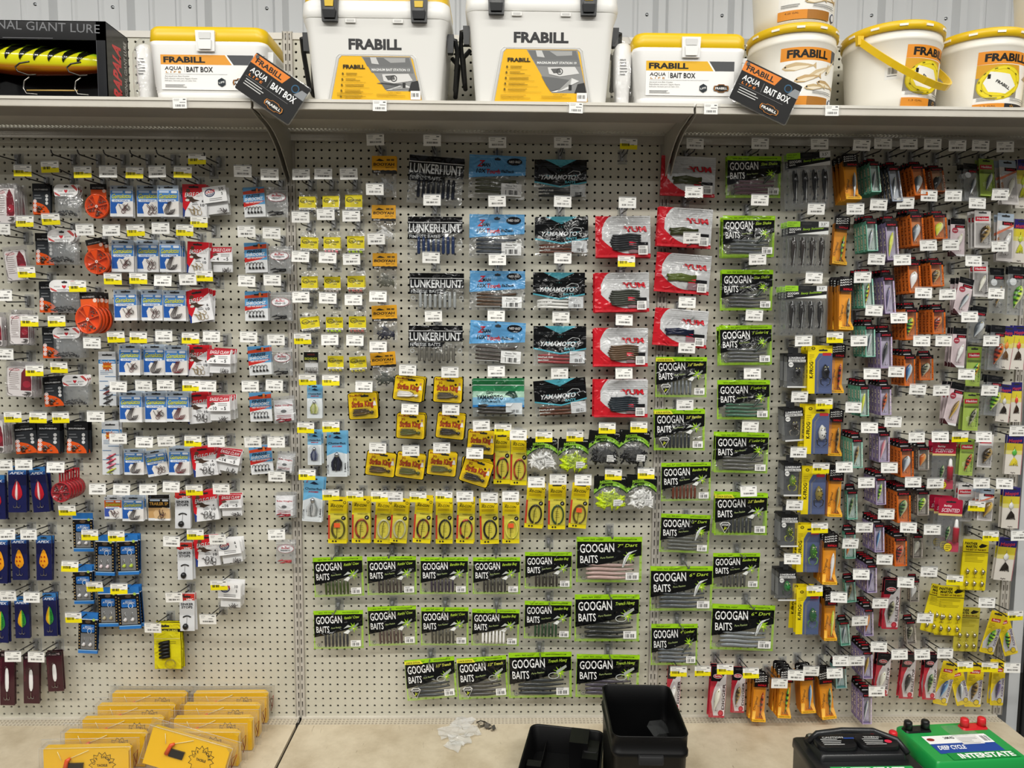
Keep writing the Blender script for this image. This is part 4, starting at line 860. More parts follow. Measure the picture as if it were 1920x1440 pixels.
def d_tube(W=92, H=156):
    g = G(); a, b, t, o = -W / 2, W / 2, H / 2, -H / 2; yl = 'ddd21c'
    g.rect(a, o, b, t, '2a2a1a', 'gloss', 3); g.y = 0; g.rect(a, o, b, t, yl, 'film', None, 4, 6); g.rect(a, t - H * .2, b, t - H * .13, '17170f', 'film'); g.text('JIGS-N-TUBES', 0, t - H * .185, H * .04, W * .8, 'e2dc50', 0, 0, .03, 'film', 'c'); slot(g, -W * .05, t - H * .07, W * .3, 6)
    g.rect(a + 2, t - H * .34, b - 2, t - H * .33, 'f2ea9a', 'film'); g.lines(a + W * .1, t - H * .4, b - W * .15, 4, 6, 1.4, '8a8420', 2, 'film')
    g.deform(pillow(W, H, 4, -.5, .3, 1, 4))
    tb = part(lambda q: q.tube([(-W * .17, 0, 0), (0, -2, 3), (W * .22, 0, 6)], [4, 6.5, 6], '131313', 'rubber', 7), 'tube_bait')
    jh = part(lambda q: [q.ring(W * .12, -H * .02 * i, 16 + 2 * i, 1.0, 'b5b09a', 'metal', 16, 13 + i) for i in range(3)], 'jig_head')
    return mk(g), [('tube_bait', tb, (-W * .1, -8, H * (.1 - .075 * i) - H * .03)) for i in range(5)] + [('jig_head', jh, (W * .02, -9, -H * .34))], W, H, 9
def d_chatter(v='char', W=48, H=106, big=0):
    g = G(); a, b, t, o = -W / 2, W / 2, H / 2, -H / 2
    g.box(a, b, -1, 1, o, t, 'e3e9ec', 'gloss'); g.y = -1; g.poly([(a, t), (b, t), (b, o + H * .5), (a + W * .5, o + H * .55), (a, o + H * .46)] if big else [(a, t), (b, t), (b, o + H * .6), (a, o + H * .6)], '6fb3dc', 'gloss')
    if not big: g.rect(a, o + H * .62, b, o + H * .8, '8cc0e2', 'gloss')
    g.text('ChatterBait', 0, o + H * .71, H * .05, W * .86, '23243a', 0, .1, .04, 'gloss', 'c'); g.text('MINI' if not big else 'JACKHAMMER', 0, o + H * .65, H * .035, W * .5, 'b82a34', 0, .2, .05, 'gloss', 'c'); g.poly([(-W * .2, t - H * .15), (0, t - H * .1), (W * .26, t - H * .16), (W * .05, t - H * .17)], '1d2a44', 'gloss'); slot(g, 0, t - H * .05, W * .35, 4); g.text('Z', a + W * .1, t - H * .13, H * .04, W * .1, 'c2242c', 0, .3, .04, 'gloss')
    if big: g.text('CUSTOM', a + W * .1, o + H * .06, W * .09, H * .2, '3a3a3c', 90, 0, .02, 'gloss'); g.text('Z-MAN', b - W * .05, o + H * .1, W * .09, H * .2, '3a3a3c', 90, 0, .02, 'gloss')
    c = {'char': ('b9bd7a', '8f9a4a', 'dfe0b0'), 'blue': ('2a2f4a', '4a5272', '8a8fa2'), 'black': ('1c1d26', '2c2e42', '191a20'), 'clear': ('b9bcbc', 'd8dada', '8e9292')}[v]
    def jig(q):
        rr = random.Random(1)
        q.tube([(0, -4, H * .2), (0, -6, H * .15), (0, -4, H * .1)], [2, W * .13, W * .1], 'c6c8ca', 'metal', 8)
        for i in range(24):
            x = W * rr.uniform(-.22, .22); q.tube([(x * .3, -5, H * .13), (x * 1.15, -8, -H * .02), (x * .9 + rr.uniform(-3, 3), -5, -H * .2)], [1, 1.5, .8], c[i % 3], 'gloss', 4, False)
        q.jhook(-2, -H * .1, W * .4, 180, -5, '55524e', .9)
    g2 = part(jig, 'skirted_jig')
    k = len(g.v); g.prism([(a + W * .1, o + H * .05), (b - W * .1, o + H * .05), (b - W * .1, o + H * .5), (W * .2, o + H * .6), (-W * .2, o + H * .6), (a + W * .1, o + H * .5)], -15, -1, 'e6eef2/.05', 'clear')
    return mk(g), [('skirted_jig', g2, (0, 0, o + H * .34))], W, H, 17
def d_strike(cols='3a2f22,5a4a2c,2a2018', W=92, H=80):
    g = G(); a, b, t, o = -W / 2, W / 2, H / 2, -H / 2; cc = cols.split(','); yl = 'e8c41c'
    g.rrect(a - 2.5, o - 2.5, b + 2.5, t + 1, 7, '17140c', 'gloss', 1.2); g.y = 0; g.rrect(a, o, b, t, 6, yl, 'gloss')
    g.text('Pro-Model', a + W * .05, t - H * .15, H * .1, W * .42, '8a2a1c', 4, 0, .05, 'gloss'); g.text('JIG', a + W * .15, t - H * .28, H * .1, W * .14, '8a2a1c', 4, 0, .05, 'gloss')
    slot(g, W * .07, t - H * .12, W * .28, 6); g.ell(b - W * .24, t - H * .28, 4, 4, '3a3014', 'gloss', 8)
    g.ell(b - W * .1, t - H * .24, 3.5, 4, 'b5805a', 'gloss', 8); g.poly([(b - W * .16, t - H * .5), (b - W * .13, t - H * .32), (b - W * .07, t - H * .32), (b - W * .04, t - H * .5)], 'e6e2dc', 'gloss')
    for bo, c in ((.09, '4a1510'), (.04, 'b5482a')): g.text('Strike King', a + W * .1, t - H * .54, H * .22, W * .76, c, 2, .05, bo, 'gloss')
    g.poly([(a + W * .1, o + H * .06), (b - W * .14, o + H * .06), (b - W * .1, o + H * .3), (b - W * .3, o + H * .46), (a + W * .3, o + H * .44), (a + W * .08, o + H * .26)], 'd2b42a', 'gloss')
    def jig(q):
        rr = random.Random(9)
        for i in range(26):
            z = rr.uniform(-H * .12, H * .1); q.tube([(W * .28, -4, 0), (W * .05, -9 + rr.uniform(-2, 2), z + H * .03), (-W * .32 + rr.uniform(-5, 5), -5, z * 1.3)], [1, 1.6, .9], cc[i % len(cc)], 'gloss', 4, False)
        q.tube([(W * .24, -5, -2), (W * .31, -7, 0), (W * .36, -5, 2)], [3, 6, 2], cc[0], 'gloss', 8)
        q.jhook(W * .1, 0, 20, 90, -8, '4a4640', .9)
    k = len(g.v); g.prism([(a + W * .06, o + H * .05), (b - W * .08, o + H * .05), (b - W * .06, o + H * .34), (b - W * .28, o + H * .5), (a + W * .28, o + H * .48), (a + W * .05, o + H * .3)], -15, -1, 'efe6c0/.05', 'clear')
    return mk(g), [('skirted_jig', part(jig, 'skirted_jig'), (0, 0, o + H * .25))], W, H, 17
def d_ike(c='1e1a1c,b8382c', W=56, H=146, sale=0):
    g = G(); a, b, t, o = -W / 2, W / 2, H / 2, -H / 2; yl = 'ecd81a'; cs = c.split(',')
    g.box(a, b, -1, 1, o, t, yl, 'gloss'); g.y = -1; g.rect(a, t - H * .3, b, t, 'f0d416', 'gloss'); g.rect(a + W * .1, o + H * .1, b, o + H * .66, 'd8cc4c', 'gloss'); g.rect(a, o + H * .1, a + W * .1, o + H * .62, 'c8402a', 'gloss')
    g.text('THE', a + W * .12, t - H * .15, H * .03, W * .15, '2a2610', 0, .1, .03, 'gloss'); g.text('IKE-CON', a + W * .12, t - H * .2, H * .055, W * .66, '2a2610', -2, .2, .03, 'gloss'); g.lines(a + W * .12, t - H * .25, b - W * .2, 2, 4, 1.3, 'a08a18', 2, 'gloss'); g.text('WEEDLESS', a + W * .3, o + H * .62, H * .03, W * .56, '7a7020', 0, 0, .02, 'gloss')
    g.ell(b - W * .12, t - H * .1, 4.6, 4.6, '2a2610', 'gloss', 10); g.ell(b - W * .12, t - H * .1, 3.2, 3.2, 'd8c020', 'gloss', 10); g.ell(b - W * .18, o + H * .56, 7, 7, '17150e', 'gloss', 12); g.text('6"', b - W * .18, o + H * .545, 5, None, 'eee', 0, 0, .02, 'gloss', 'c')
    slot(g, 0, t - H * .05, W * .55, 4); g.ell(a + W * .26, o + H * .05, 3, 3, '222', 'gloss', 8); g.ell(a + W * .42, o + H * .05, 3, 3, '222', 'gloss', 8); g.lines(a + W * .4, o + H * .38, b - W * .3, 4, 6, 1.2, 'a89c2a', 3, 'gloss')
    if sale: g.rect(-9, o + H * .36, 9, o + H * .46, 'f0602a', 'card', -9); 
    def wm(q):
        n = 22; pts = []; rs = []; cl = []
        for i in range(n + 1):
            u = math.pi * (1.42 - 1.9 * i / n); pts.append((W * .05 + W * .33 * math.cos(u), -5, o + H * .32 + H * .2 * math.sin(u))); rs.append(3.6 - 1.2 * i / n)
        k0 = len(q.v); q.tube(pts, rs, cs[0], 'gloss', 6)
        if len(cs) > 1:
            for i in range(n + 1):
                if (i // 3) % 2 if len(cs) < 3 else i % 6 == 0:
                    for k in range(6): q.c[k0 + i * 6 + k] = lin(cs[1] if i < n or len(cs) < 3 else cs[2])
        q.tube([(W * .05 + W * .33 * math.cos(4.46), -5, o + H * .32 - H * .19), (0, -6, o + H * .4), (W * .1, -5, o + H * .52)], .8, '6a665c', 'metal', 4)
    g.prism([(a + W * .08, o + H * .09), (b - W * .04, o + H * .09), (b - W * .04, o + H * .56), (a + W * .08, o + H * .56)], -10, -1, 'f2ecc0/.04', 'clear')
    return mk(g), [('rigged_worm', part(wm, 'rigged_worm'), (0, 0, 0))], W, H, 11
def d_mister(col='ededea', W=98, H=100):
    g = G(); a, b, t, o = -W / 2, W / 2, H / 2, -H / 2
    g.rect(a, o, b, t, 'd3d6d6/.2', 'film', 2, 5, 6); g.y = 0; g.band(a, b, t, o, 'dadddd/.12', 'film', 8, 8)
    arc = lambda k: (lambda x: o + H * (k - .22 * abs(2 * x / W - .05) ** 2.2))
    g.band(a, b, t, arc(.76), '111312', 'film', 10, 3); g.band(a, b, arc(.86), arc(.72), '8fc63a', 'film', 12, 1); g.band(a, b, arc(.735), arc(.70), '16331a', 'film', 12, 1)
    g.text('MISTER', a + W * .18, o + H * .79, H * .085, W * .4, '9ad03c', 6, .15, .05, 'film'); g.text('TWISTER', a + W * .13, o + H * .7, H * .085, W * .46, '0f1a0f', 4, .15, .05, 'film'); g.poly([(a + W * .06, o + H * .66), (a + W * .12, o + H * .8), (a + W * .17, o + H * .76), (a + W * .12, o + H * .62)], '10160e', 'film')
    g.text('USA', b - W * .12, t - H * .08, H * .04, W * .16, 'eee', m='film', al='c')
    g.rect(a + W * .58, o + H * .14, b - W * .12, o + H * .34, 'eeeeec', 'film'); g.lines(a + W * .62, o + H * .28, b - W * .17, 3, 6, 2, '999', 2, 'film')
    g.deform(pillow(W, H, 12, -.5, .25, 1.8, 4))
    def pile(q):
        rr = random.Random(col)
        g_ = q.add; q.poly([(W * .38 * math.cos(6.283 * i / 20), -H * .22 + H * .2 * math.sin(6.283 * i / 20) + (H * .03 if i % 3 else 0)) for i in range(20)], col, 'gloss', -1.5)
        for i in range(64):
            x = rr.uniform(-W * .36, W * .36); z = o + H * (.1 + .46 * rr.random() * (1 - (1.9 * x / W) ** 2)); u = rr.uniform(0, 3.14); l_ = 12
            k = rr.uniform(.8, 1.08); cc = lin(col); cc = (cc[0] * k, cc[1] * k, cc[2] * k, 1)
            q.tube([(x - l_ * math.cos(u), -3, z - l_ * math.sin(u)), (x, -8 * rr.random() - 2, z), (x + l_ * math.cos(u), -4, z + l_ * math.sin(u)), (x + l_ * math.cos(u) + 4, -4, z + l_ * math.sin(u) - 5)], [2.2, 3.4, 2.4, 1.0], cc, 'gloss', 5)
    return mk(g), [('curly_grub', part(pile, 'curly_grub'), (0, 0, 0), 'stuff')], W, H, 18
def frog(q, H, c1, c2, k=1):
    q.tube([(0, 0, H * .26), (0, -3, H * .2), (0, -5, H * .08), (0, -4, -H * .06), (0, 0, -H * .12)], [2 * k, 7 * k, 11 * k, 9 * k, 4 * k], c1, 'gloss', 10)
    for s_ in (-1, 1):
        q.tube([(s_ * 5 * k, -3, -H * .06), (s_ * 14 * k, -4, -H * .12), (s_ * 12 * k, -3, -H * .24), (s_ * 4 * k, -2, -H * .29)], [2.2, 2, 1.6, 1], c2, 'gloss', 5)
        q.tube([(s_ * 4 * k, -11 * k, H * .19), (s_ * 4.5 * k, -13 * k, H * .2)], [2, 1.2], 'e8e0a0', 'gloss', 6)
    rr = random.Random(3)
    for i in range(9): q.ell(rr.uniform(-7, 7) * k, rr.uniform(-.04, .18) * H, 1.8, 1.8, c2, 'gloss', 6, y=-14 * k - i * .02)
def d_kfrog(c='1b1b1d,2a2a2c', W=74, H=150):
    g = G(); a, b, t, o = -W / 2, W / 2, H / 2, -H / 2; cc = c.split(',')
    g.box(a, b, -1, 1, o, t, 'ecd51c', 'gloss'); g.y = -1; g.poly([(b, t - H * .16), (b, o), (a + W * .3, o), (a + W * .3, t - H * .3), (a + W * .46, t - H * .16)], '58658c', 'gloss')
    g.text('K-FROG', a + W * .22, o + H * .32, W * .15, H * .34, '1c1a10', 90, 0, .05, 'gloss'); g.ring(a + W * .22, t - H * .06, 6, 2, '2a2610', 'gloss', 12, 5); g.text('KAHARA', a + W * .22, t - H * .07, 3, 10, '2a2610', m='gloss', al='c'); g.rect(a + W * .6, t - H * .21, b - W * .05, t - H * .15, 'b8343c', 'gloss'); slot(g, W * .12, t - H * .1, W * .36, 5); g.lines(a + W * .06, t - H * .2, a + W * .26, 4, 6, 1.5, 'b5a018', 2)
    k = len(g.v); g.prism([(a + W * .34, o + H * .03), (b - W * .02, o + H * .03), (b - W * .02, t - H * .3), (b - W * .14, t - H * .22), (a + W * .48, t - H * .22), (a + W * .34, t - H * .32)], -22, -1, '8a96bc/.13', 'clear')
    return mk(g), [('frog_lure', part(lambda q: frog(q, H * .8, cc[0], cc[1], 1.05), 'frog_lure'), (W * .17, -8, -H * .1))], W, H, 24
def d_lfrog(c='1d1d1f,2c2c2e', W=62, H=102):
    g = G(); a, b, t, o = -W / 2, W / 2, H / 2, -H / 2; cc = c.split(',')
    g.box(a, b, -1, 30, o, t, 'c9cdcf/.16', 'clear'); g.box(a + .5, b - .5, 26, 29.5, o, t, '5c5e61', 'card'); g.box(a, b, 0, 28, t - 1, t + 6, '1c1c1e', 'card', 0)
    for i in range(4): g.box(a - .6, a, 3 + 6.5 * i, 7 + 6.5 * i, o + H * .2, t - H * .2, '8a8c8e', 'card')
    g.y = -1; g.rect(a, t - H * .2, b, t, '1b1b1d', 'gloss'); g.text('LUNKERHUNT', 0, t - H * .105, H * .07, W * .86, 'e8e8e8', 0, 0, .04, 'gloss', 'c'); g.rect(a + 3, t - H * .2, b - 3, t - H * .125, 'e0e0de', 'gloss'); g.text('LUNKER FROG', 0, t - H * .19, H * .05, W * .8, '1c1c1c', 0, 0, .03, 'gloss', 'c'); g.ell(a + W * .18, t - H * .28, 8, 8, 'e6e6e4', 'gloss', 14); g.text('NEW', a + W * .18, t - H * .3, 4, None, '333', 0, 0, .03, 'gloss', 'c'); g.rect(a, o, b, o + H * .05, 'd8d9d8', 'gloss')
    g.box(-9, 9, 14, 16, t + 6, t + 26, '3a3b3d', 'card')
    return mk(g), [('frog_lure', part(lambda q: frog(q, H * .95, cc[0], cc[1], 1.1), 'frog_lure'), (W * .06, 13, -H * .08))], W, H, 32
LURES = dict(tiger=('3aa03a', 'd8e03a', 'e8902a', '16200f'), silver=('4a525a', 'c8d0d6', 'eef0f0', None), yellow=('c9d83a', 'e8ea5a', 'f0f0c0', None), orange=('b85a1c', 'e88a3a', 'f0c890', None), red=('7a1f1c', 'c83a2c', 'd8a080', '2a1210'), blue=('2a4a7a', '7fb0d8', 'e8eef0', None), brown=('4a3a20', '9a7a3c', 'd8c090', '2a2012'), pearl=('d8d8c8', 'ecebdc', 'f4f2ea', None), green=('2f5a34', '7a9a5a', 'd8dcb8', '1a2a18'), black=('1a1a1c', '3a3c40', '8a8c8e', None), pink=('c06a7a', 'e8b0b8', 'f4e4e4', None), bass=('4a4a3a', '9a9a7c', 'e0dcc8', '26261e'), purple=('3f3a5a', '8a7fa8', 'e0d8e4', None), craw=('8a2a14', 'd8582a', 'e8a05a', '3a140c'), gold=('6a5220', 'c9a03c', 'e8d8a0', None), lime=('5aa02a', 'c8e83a', 'f0f4c0', '1c3a14'), white=('e2e2e0', 'f2f2f0', 'fafaf8', None))
def hooks2(q, L, k=9, y=-6, z=0):
    q.treble(0, z + L * .12, k, y - 3, '9a958e'); q.treble(0, z - L * .36, k, y - 2, '9a958e')
BK = dict(green='d5e2dd', purple='cdc6da', orange='d98a52', grey='b9b2a8', dark='d5dbe4', brown='c89a78', teal='cfe0de')
BOX = dict(green=('4f9a80', 'HUSKY JERK', '8fc9b5'), purple=('7a6a94', 'X-RAP', 'b9a8c8'), orange=('d8691c', 'RATTLIN', 'f0a05a'), grey=('6a625c', 'SHAD RAP', 'a59c92'), dark=('33343a', 'X-RAP', '9aa4b8'), brown=('94481c', 'RATTLIN', 'c89a7a'), teal=('5a9a98', 'ULTRA LIGHT', 'a5c8c4'))
def d_lurebox(c='green', lure='silver', W=34, H=106, fat=0, head=1):
    g = G(); a, b, t, o = -W / 2, W / 2, H / 2, -H / 2; dp = 19; c0, tx, c1 = BOX[c]
    g.box(a, b, dp - 1, dp, o, t, c0, 'card'); g.rect(a + 1, o + 1, b - 1, t - 1, BK.get(c, 'dfe2e4'), 'gloss', dp - 1.3); g.box(a, a + .8, 0, dp, o, t, c0, 'card'); g.box(a, b, 0, dp, o - .8, o, c0, 'card'); g.box(a, b, 0, dp, t - .8, t, c0, 'card'); g.box(b - .6, b, 0, dp, o, t, c1 + '/.3', 'clear')
    # lettering on the left side face
    q = G(); q.text(tx, -H * .42, -dp * .2, dp * .45, H * .8, 'e9d9c0' if c != 'orange' else '4a1a08', 0, .1, .03); q.line([(-H * .48, dp * .4), (H * .48, dp * .4)], 1.2, c1); q.line([(-H * .48, -dp * .4), (H * .48, -dp * .4)], 1.2, c1)
    g.add([(a - .2 + y * .05, dp / 2 + z_, x) for x, y, z_ in q.v], [f_[::-1] for f_ in q.f], q.c, 'card')
    g.y = -.2; g.rect(a, o, b, t, 'd3dbe0/.10', 'clear')
    e = W * .07
    for r_ in ((a, o, a + e, t), (b - e * 1.8, o, b, t), (a, o, b, o + e)): g.rect(*r_, c0 if c in ('orange', 'brown') else c1, 'gloss')
    g.text(tx, b - e * .3, o + H * .08, e * 1.2, H * .6, 'f4ece0' if c != 'orange' else '5a2208', 90, 0, .02, 'gloss')
    g.rect(a, t - H * .12, b, t, '1f1518', 'gloss'); g.text('RAPALA', 0, t - H * .085, H * .045, W * .72, 'd02a3a', 0, .15, .04, 'gloss', 'c')
    if head:
        k = len(g.v); g.prism([(a - 1, t + 3), (a + 3, t + H * .22), (b - 3, t + H * .22), (b + 1, t + 3)], dp - 2, dp - 1, '141214', 'gloss'); y0 = g.y; g.y = dp - 2.2; g.text('RAPALA', 0, t + H * .15, H * .05, W * .7, 'c8202e', 0, .15, .05, 'gloss', 'c'); slot(g, 0, t + H * .1, W * .5, 4); g.rect(a + 6, t + H * .03, b - 6, t + H * .06, 'd8d8d8', 'gloss'); g.y = y0
        g.prism([(a, t), (b, t), (b + 1, t + 4), (a - 1, t + 4)], 0, dp, '1a1416', 'gloss')
    lc = LURES[lure]; L_ = H * (.68 if not fat else .58)
    lu = part(lambda q: q.fish(L_, W * (.36 if not fat else .62), lc[:3], lc[3], 0, 0, 78, 0, .6, 'gloss', fat), 'lure_body'); hk = part(lambda q: hooks2(q, L_, 8, 2), 'treble_hook')
    return mk(g), [('lure_body', lu, (0, 9, -H * .07)), ('treble_hook', hk, (0, 9, -H * .07))], W, H, dp + 1.5
def d_tray(lure='tiger', W=48, H=132):
    g = G(); a, b, t, o = -W / 2, W / 2, H / 2, -H / 2; og = 'ee9c22'; dp = 18
    g.box(a, b, dp - 1, dp, o, t, og, 'card'); g.box(a, a + .8, 2, dp, o, t, 'c87a18', 'card'); g.prism([(a, o), (b, o), (b, o + H * .06), (a, o + H * .06)], -1, 0, 'efb52c', 'card'); g.box(a, b, -1, dp, o - 1, o, 'e8a828', 'card')
    k = len(g.v); g.add([(a, 0, o + H * .06), (a, dp - 1, o + H * .2), (a + W * .4, dp - 1, o + H * .2), (a + W * .22, 0, o + H * .06)], [(0, 3, 2, 1)], 'f0b83a', 'card'); g.add([(b, 0, o + H * .06), (b, dp - 1, o + H * .2), (b - W * .3, dp - 1, o + H * .2), (b - W * .16, 0, o + H * .06)], [(0, 1, 2, 3)], 'e8a830', 'card')
    g.y = -1.1; g.text('ORIGINAL FLOATER', 0, o + H * .02, 3.2, W * .8, '3a2a10', 0, 0, .03, al='c')
    g.y = dp - 1.1; g.text('Original', a + W * .3, o + H * .22, W * .16, H * .34, '5a3a10', 78, .2, .02)
    g.y = 1; g.band(a + W * .12, b, t - H * .12, o + H * .07, 'e0e4e6/.07', 'clear', 2, 2)
    g.prism([(a - 1, t - H * .14), (b + 1, t - H * .14), (b + 1, t + H * .16), (b - 5, t + H * .2), (a + 5, t + H * .2), (a - 1, t + H * .16)], 3, 5, '151314', 'gloss'); g.y = 2.8
    g.rect(a + W * .2, t - H * .13, b, t - H * .03, '2a1012', 'gloss'); g.text('RAPALA', a + W * .6, t - H * .11, H * .045, W * .6, 'd8202e', 0, .15, .05, 'gloss', 'c')
    for i in range(3): g.text('RAPALA', 0, t + H * (.0 + .055 * i), H * .032, W * .84, 'e4e4e2', 8, .2, .05, 'gloss', 'c')
    slot(g, 0, t + H * .17, W * .4, 4)
    lc = LURES[lure]; lu = part(lambda q: q.fish(H * .66, W * .26, lc[:3], lc[3], 0, 0, 86, 0, .8), 'lure_body'); hk = part(lambda q: hooks2(q, H * .6, 10, 2), 'treble_hook')
    return mk(g), [('lure_body', lu, (W * .2, 8, -H * .1)), ('treble_hook', hk, (W * .08, 8, -H * .1))], W, H, 19
def d_clam(lure='silver', style='rapala', W=46, H=130, fat=0):
    g = G(); a, b, t, o = -W / 2, W / 2, H / 2, -H / 2
    c0 = dict(rapala='c9cdd0', heddong='8fa84a', heddonw='dcd9d6', salmon='d8d3d0', pink='d9c9cc')[style]
    g.box(a, b, -1, .5, o, t, c0 if style != 'rapala' else 'b9bec2/.35', 'gloss' if style != 'rapala' else 'clear'); g.y = -1
    if style[:6] == 'heddon':
        g.poly([(a + W * .06, t - H * .17), (b - W * .12, t - H * .15), (b - W * .12, t - H * .27), (a + W * .06, t - H * .29)], 'c8283a', 'gloss'); g.text('Heddon', 0, t - H * .245, H * .06, W * .7, 'f8f0f0', 2, .1, .04, 'gloss', 'c')
        if style == 'heddong': g.rect(a, o, b, o + H * .6, 'a9c25a', 'gloss'); g.star(a + W * .5, o + H * .3, W * .4, 9, 'c5d88a', .6, 'gloss')
        g.text('TORPEDO', b - W * .06, o + H * .1, W * .12, H * .42, '3a5a2a' if style == 'heddong' else '777', 90, 0, .03, 'gloss')
    else:
        g.rect(a, t - H * .16, b, t, '17181a' if style != 'salmon' else 'a9b8c8', 'gloss'); g.ell(a + W * .32, t - H * .32, W * .22, W * .22, 'a83a4a' if style == 'pink' else 'd8dcde', 'gloss', 14); g.text('NEW', a + W * .32, t - H * .34, H * .03, None, 'fff', al='c', m='gloss'); g.rect(a + W * .3, t - H * .25, b, t - H * .17, '2a1a1e', 'gloss'); g.text('RAPALA', a + W * .65, t - H * .235, H * .045, W * .5, 'd02a3a', 0, .1, .04, 'gloss', 'c')
        if style == 'salmon': g.poly([(a, t - H * .4), (b, t - H * .22), (b, t - H * .26), (a, t - H * .46)], 'd87a5a', 'gloss'); g.text('LAKER', a + W * .16, o + H * .2, W * .13, H * .3, 'b5702a', 90, 0, .02, 'gloss')
        if style == 'pink': g.prism([(a, o), (a + W * .4, o), (a, o + H * .12)], -6, -1, '3a1218', 'card'); g.rect(a + W * .3, o, b, o + H * .05, 'f2f2f2')
    slot(g, 0, t - H * .06, W * .5, 5)
    g.prism([(a + W * .08, o + H * .06), (b - W * .06, o + H * .06), (b - W * .06, o + H * .66), (a + W * .08, o + H * .66)], -16, -1, 'dfe6ea/.07', 'clear')
    lc = LURES[lure]; lu = part(lambda q: q.fish(H * .5, W * (.32 if not fat else .56), lc[:3], lc[3], 0, 0, 72, 0, .7, 'gloss', fat), 'lure_body'); hk = part(lambda q: hooks2(q, H * .42, 9, 0), 'treble_hook')
    return mk(g), [('lure_body', lu, (W * .02, -8, -H * .14)), ('treble_hook', hk, (-W * .04, -7, -H * .14))], W, H, 17
def d_mepps(c='ece9e2,2a241e', W=52, H=124):
    g = G(); a, b, t, o = -W / 2, W / 2, H / 2, -H / 2; cc = c.split(',')
    g.box(a, b, -1, 1, o, t, 'dcd6cc', 'gloss'); g.y = -1; g.rect(a, o + H * .5, b, t - H * .2, 'd8c83a', 'gloss'); g.rect(a, o + H * .5, b, o + H * .6, 'd9cf7a', 'gloss'); g.rect(a, t - H * .22, b, t, '2a2668', 'gloss'); g.text('Mepps', 0, t - H * .19, H * .08, W * .8, 'b8384a', 6, .2, .05, 'gloss', 'c'); g.text('Aglia', 0, o + H * .03, H * .03, W * .3, '3a2a2a', 0, .1, .02, 'gloss', 'c'); slot(g, 0, t - H * .05, W * .5, 4); g.rect(b - 1.4, o, b, t - H * .2, 'b05a6a', 'gloss')
    def sp(q):
        q.tube([(0, -2, H * .26), (0, -2, -H * .22)], .7, '8a8680', 'metal', 4); k = len(q.v)
        vs = []; nx = 6
        pr = [(0, .1), (.2, .6), (.5, 1), (.8, .8), (1, .15)]
        for u, r_ in pr:
            for i in range(nx + 1):
                s_ = -1 + 2 * i / nx; vs.append((s_ * W * .15 * r_, -3 - 4 * (1 - s_ * s_) * r_, H * .2 - H * .17 * u))
        q.add(vs, [(j * (nx + 1) + i, (j + 1) * (nx + 1) + i, (j + 1) * (nx + 1) + i + 1, j * (nx + 1) + i + 1) for j in range(4) for i in range(nx)], cc[0], 'gloss', True)
        rr = random.Random(2)
        for i in range(16): q.tube([(0, -3, -H * .02), (rr.uniform(-8, 8), -5, -H * .1), (rr.uniform(-14, 14), -3, -H * .22)], [1.6, 1.8, .6], cc[1], 'matte', 4, False)
    return mk(g), [('spinner_lure', part(sp, 'spinner_lure'), (0, 0, -H * .06))], W, H, 11
def d_scent(W=80, H=170):
    g = G(); a, b, t, o = -W / 2, W / 2, H / 2, -H / 2
    g.rrect(a, o, b, t, 6, 'b9bcc0/.3', 'clear', 0); g.y = -.6; g.rrect(a + 1, t - H * .28, b - 1, t, 6, 'a81f3a', 'gloss'); g.rect(a + 1, t - H * .31, b - 1, t - H * .27, 'd8c080', 'gloss'); g.text('Berkley', a + W * .22, t - H * .14, H * .04, W * .32, 'f0e8e8', 0, .2, .03, 'gloss'); g.text('SCENTED', a + W * .12, t - H * .24, H * .07, W * .74, 'e0b8c0', 0, .2, .05, 'gloss'); slot(g, 0, t - H * .05, W * .4, 5)
    g.rrect(a + W * .04, o + H * .02, b - W * .04, t - H * .33, 6, '8f9296/.35', 'clear'); g.rect(a + W * .5, o + H * .02, b - W * .08, o + H * .2, 'c0455a', 'gloss'); g.ell(a + W * .48, o + H * .1, W * .18, W * .18, '2a2a1a', 'gloss', 18); g.ell(a + W * .48, o + H * .1, W * .165, W * .165, 'e8d02a', 'gloss', 18); g.lines(a + W * .38, o + H * .12, a + W * .6, 3, 6, 2, '4a4410', 2, 'gloss')
    g.prism([(a + W * .06, o + H * .03), (b - W * .06, o + H * .03), (b - W * .06, t - H * .34), (a + W * .06, t - H * .34)], -22, -1, 'dfe6ea/.06', 'clear')
    bt = part(lambda q: (q.lathe([(0, 0, 'a82434'), (9, 0, 'a82434'), (9, 44, 'a82434'), (6, 50, 'e8e8e6'), (5, 66, 'f2f2f0'), (2, 72, 'f2f2f0'), (0, 72, 'f2f2f0')], 'a82434', 'gloss', 14), q.text('GULP', 3, 12, 9, 26, 'f0e0e0', 90, 0, .04, 'gloss')), 'scent_bottle')
    lc = LURES['green']; lu = part(lambda q: q.fish(H * .3, W * .17, lc[:3], lc[3], 0, 0, 80, 0, .8), 'lure_body')
    return mk(g), [('scent_bottle', bt, (W * .2, -11, -H * .28)), ('lure_body', lu, (-W * .14, -10, -H * .14))], W, H, 26
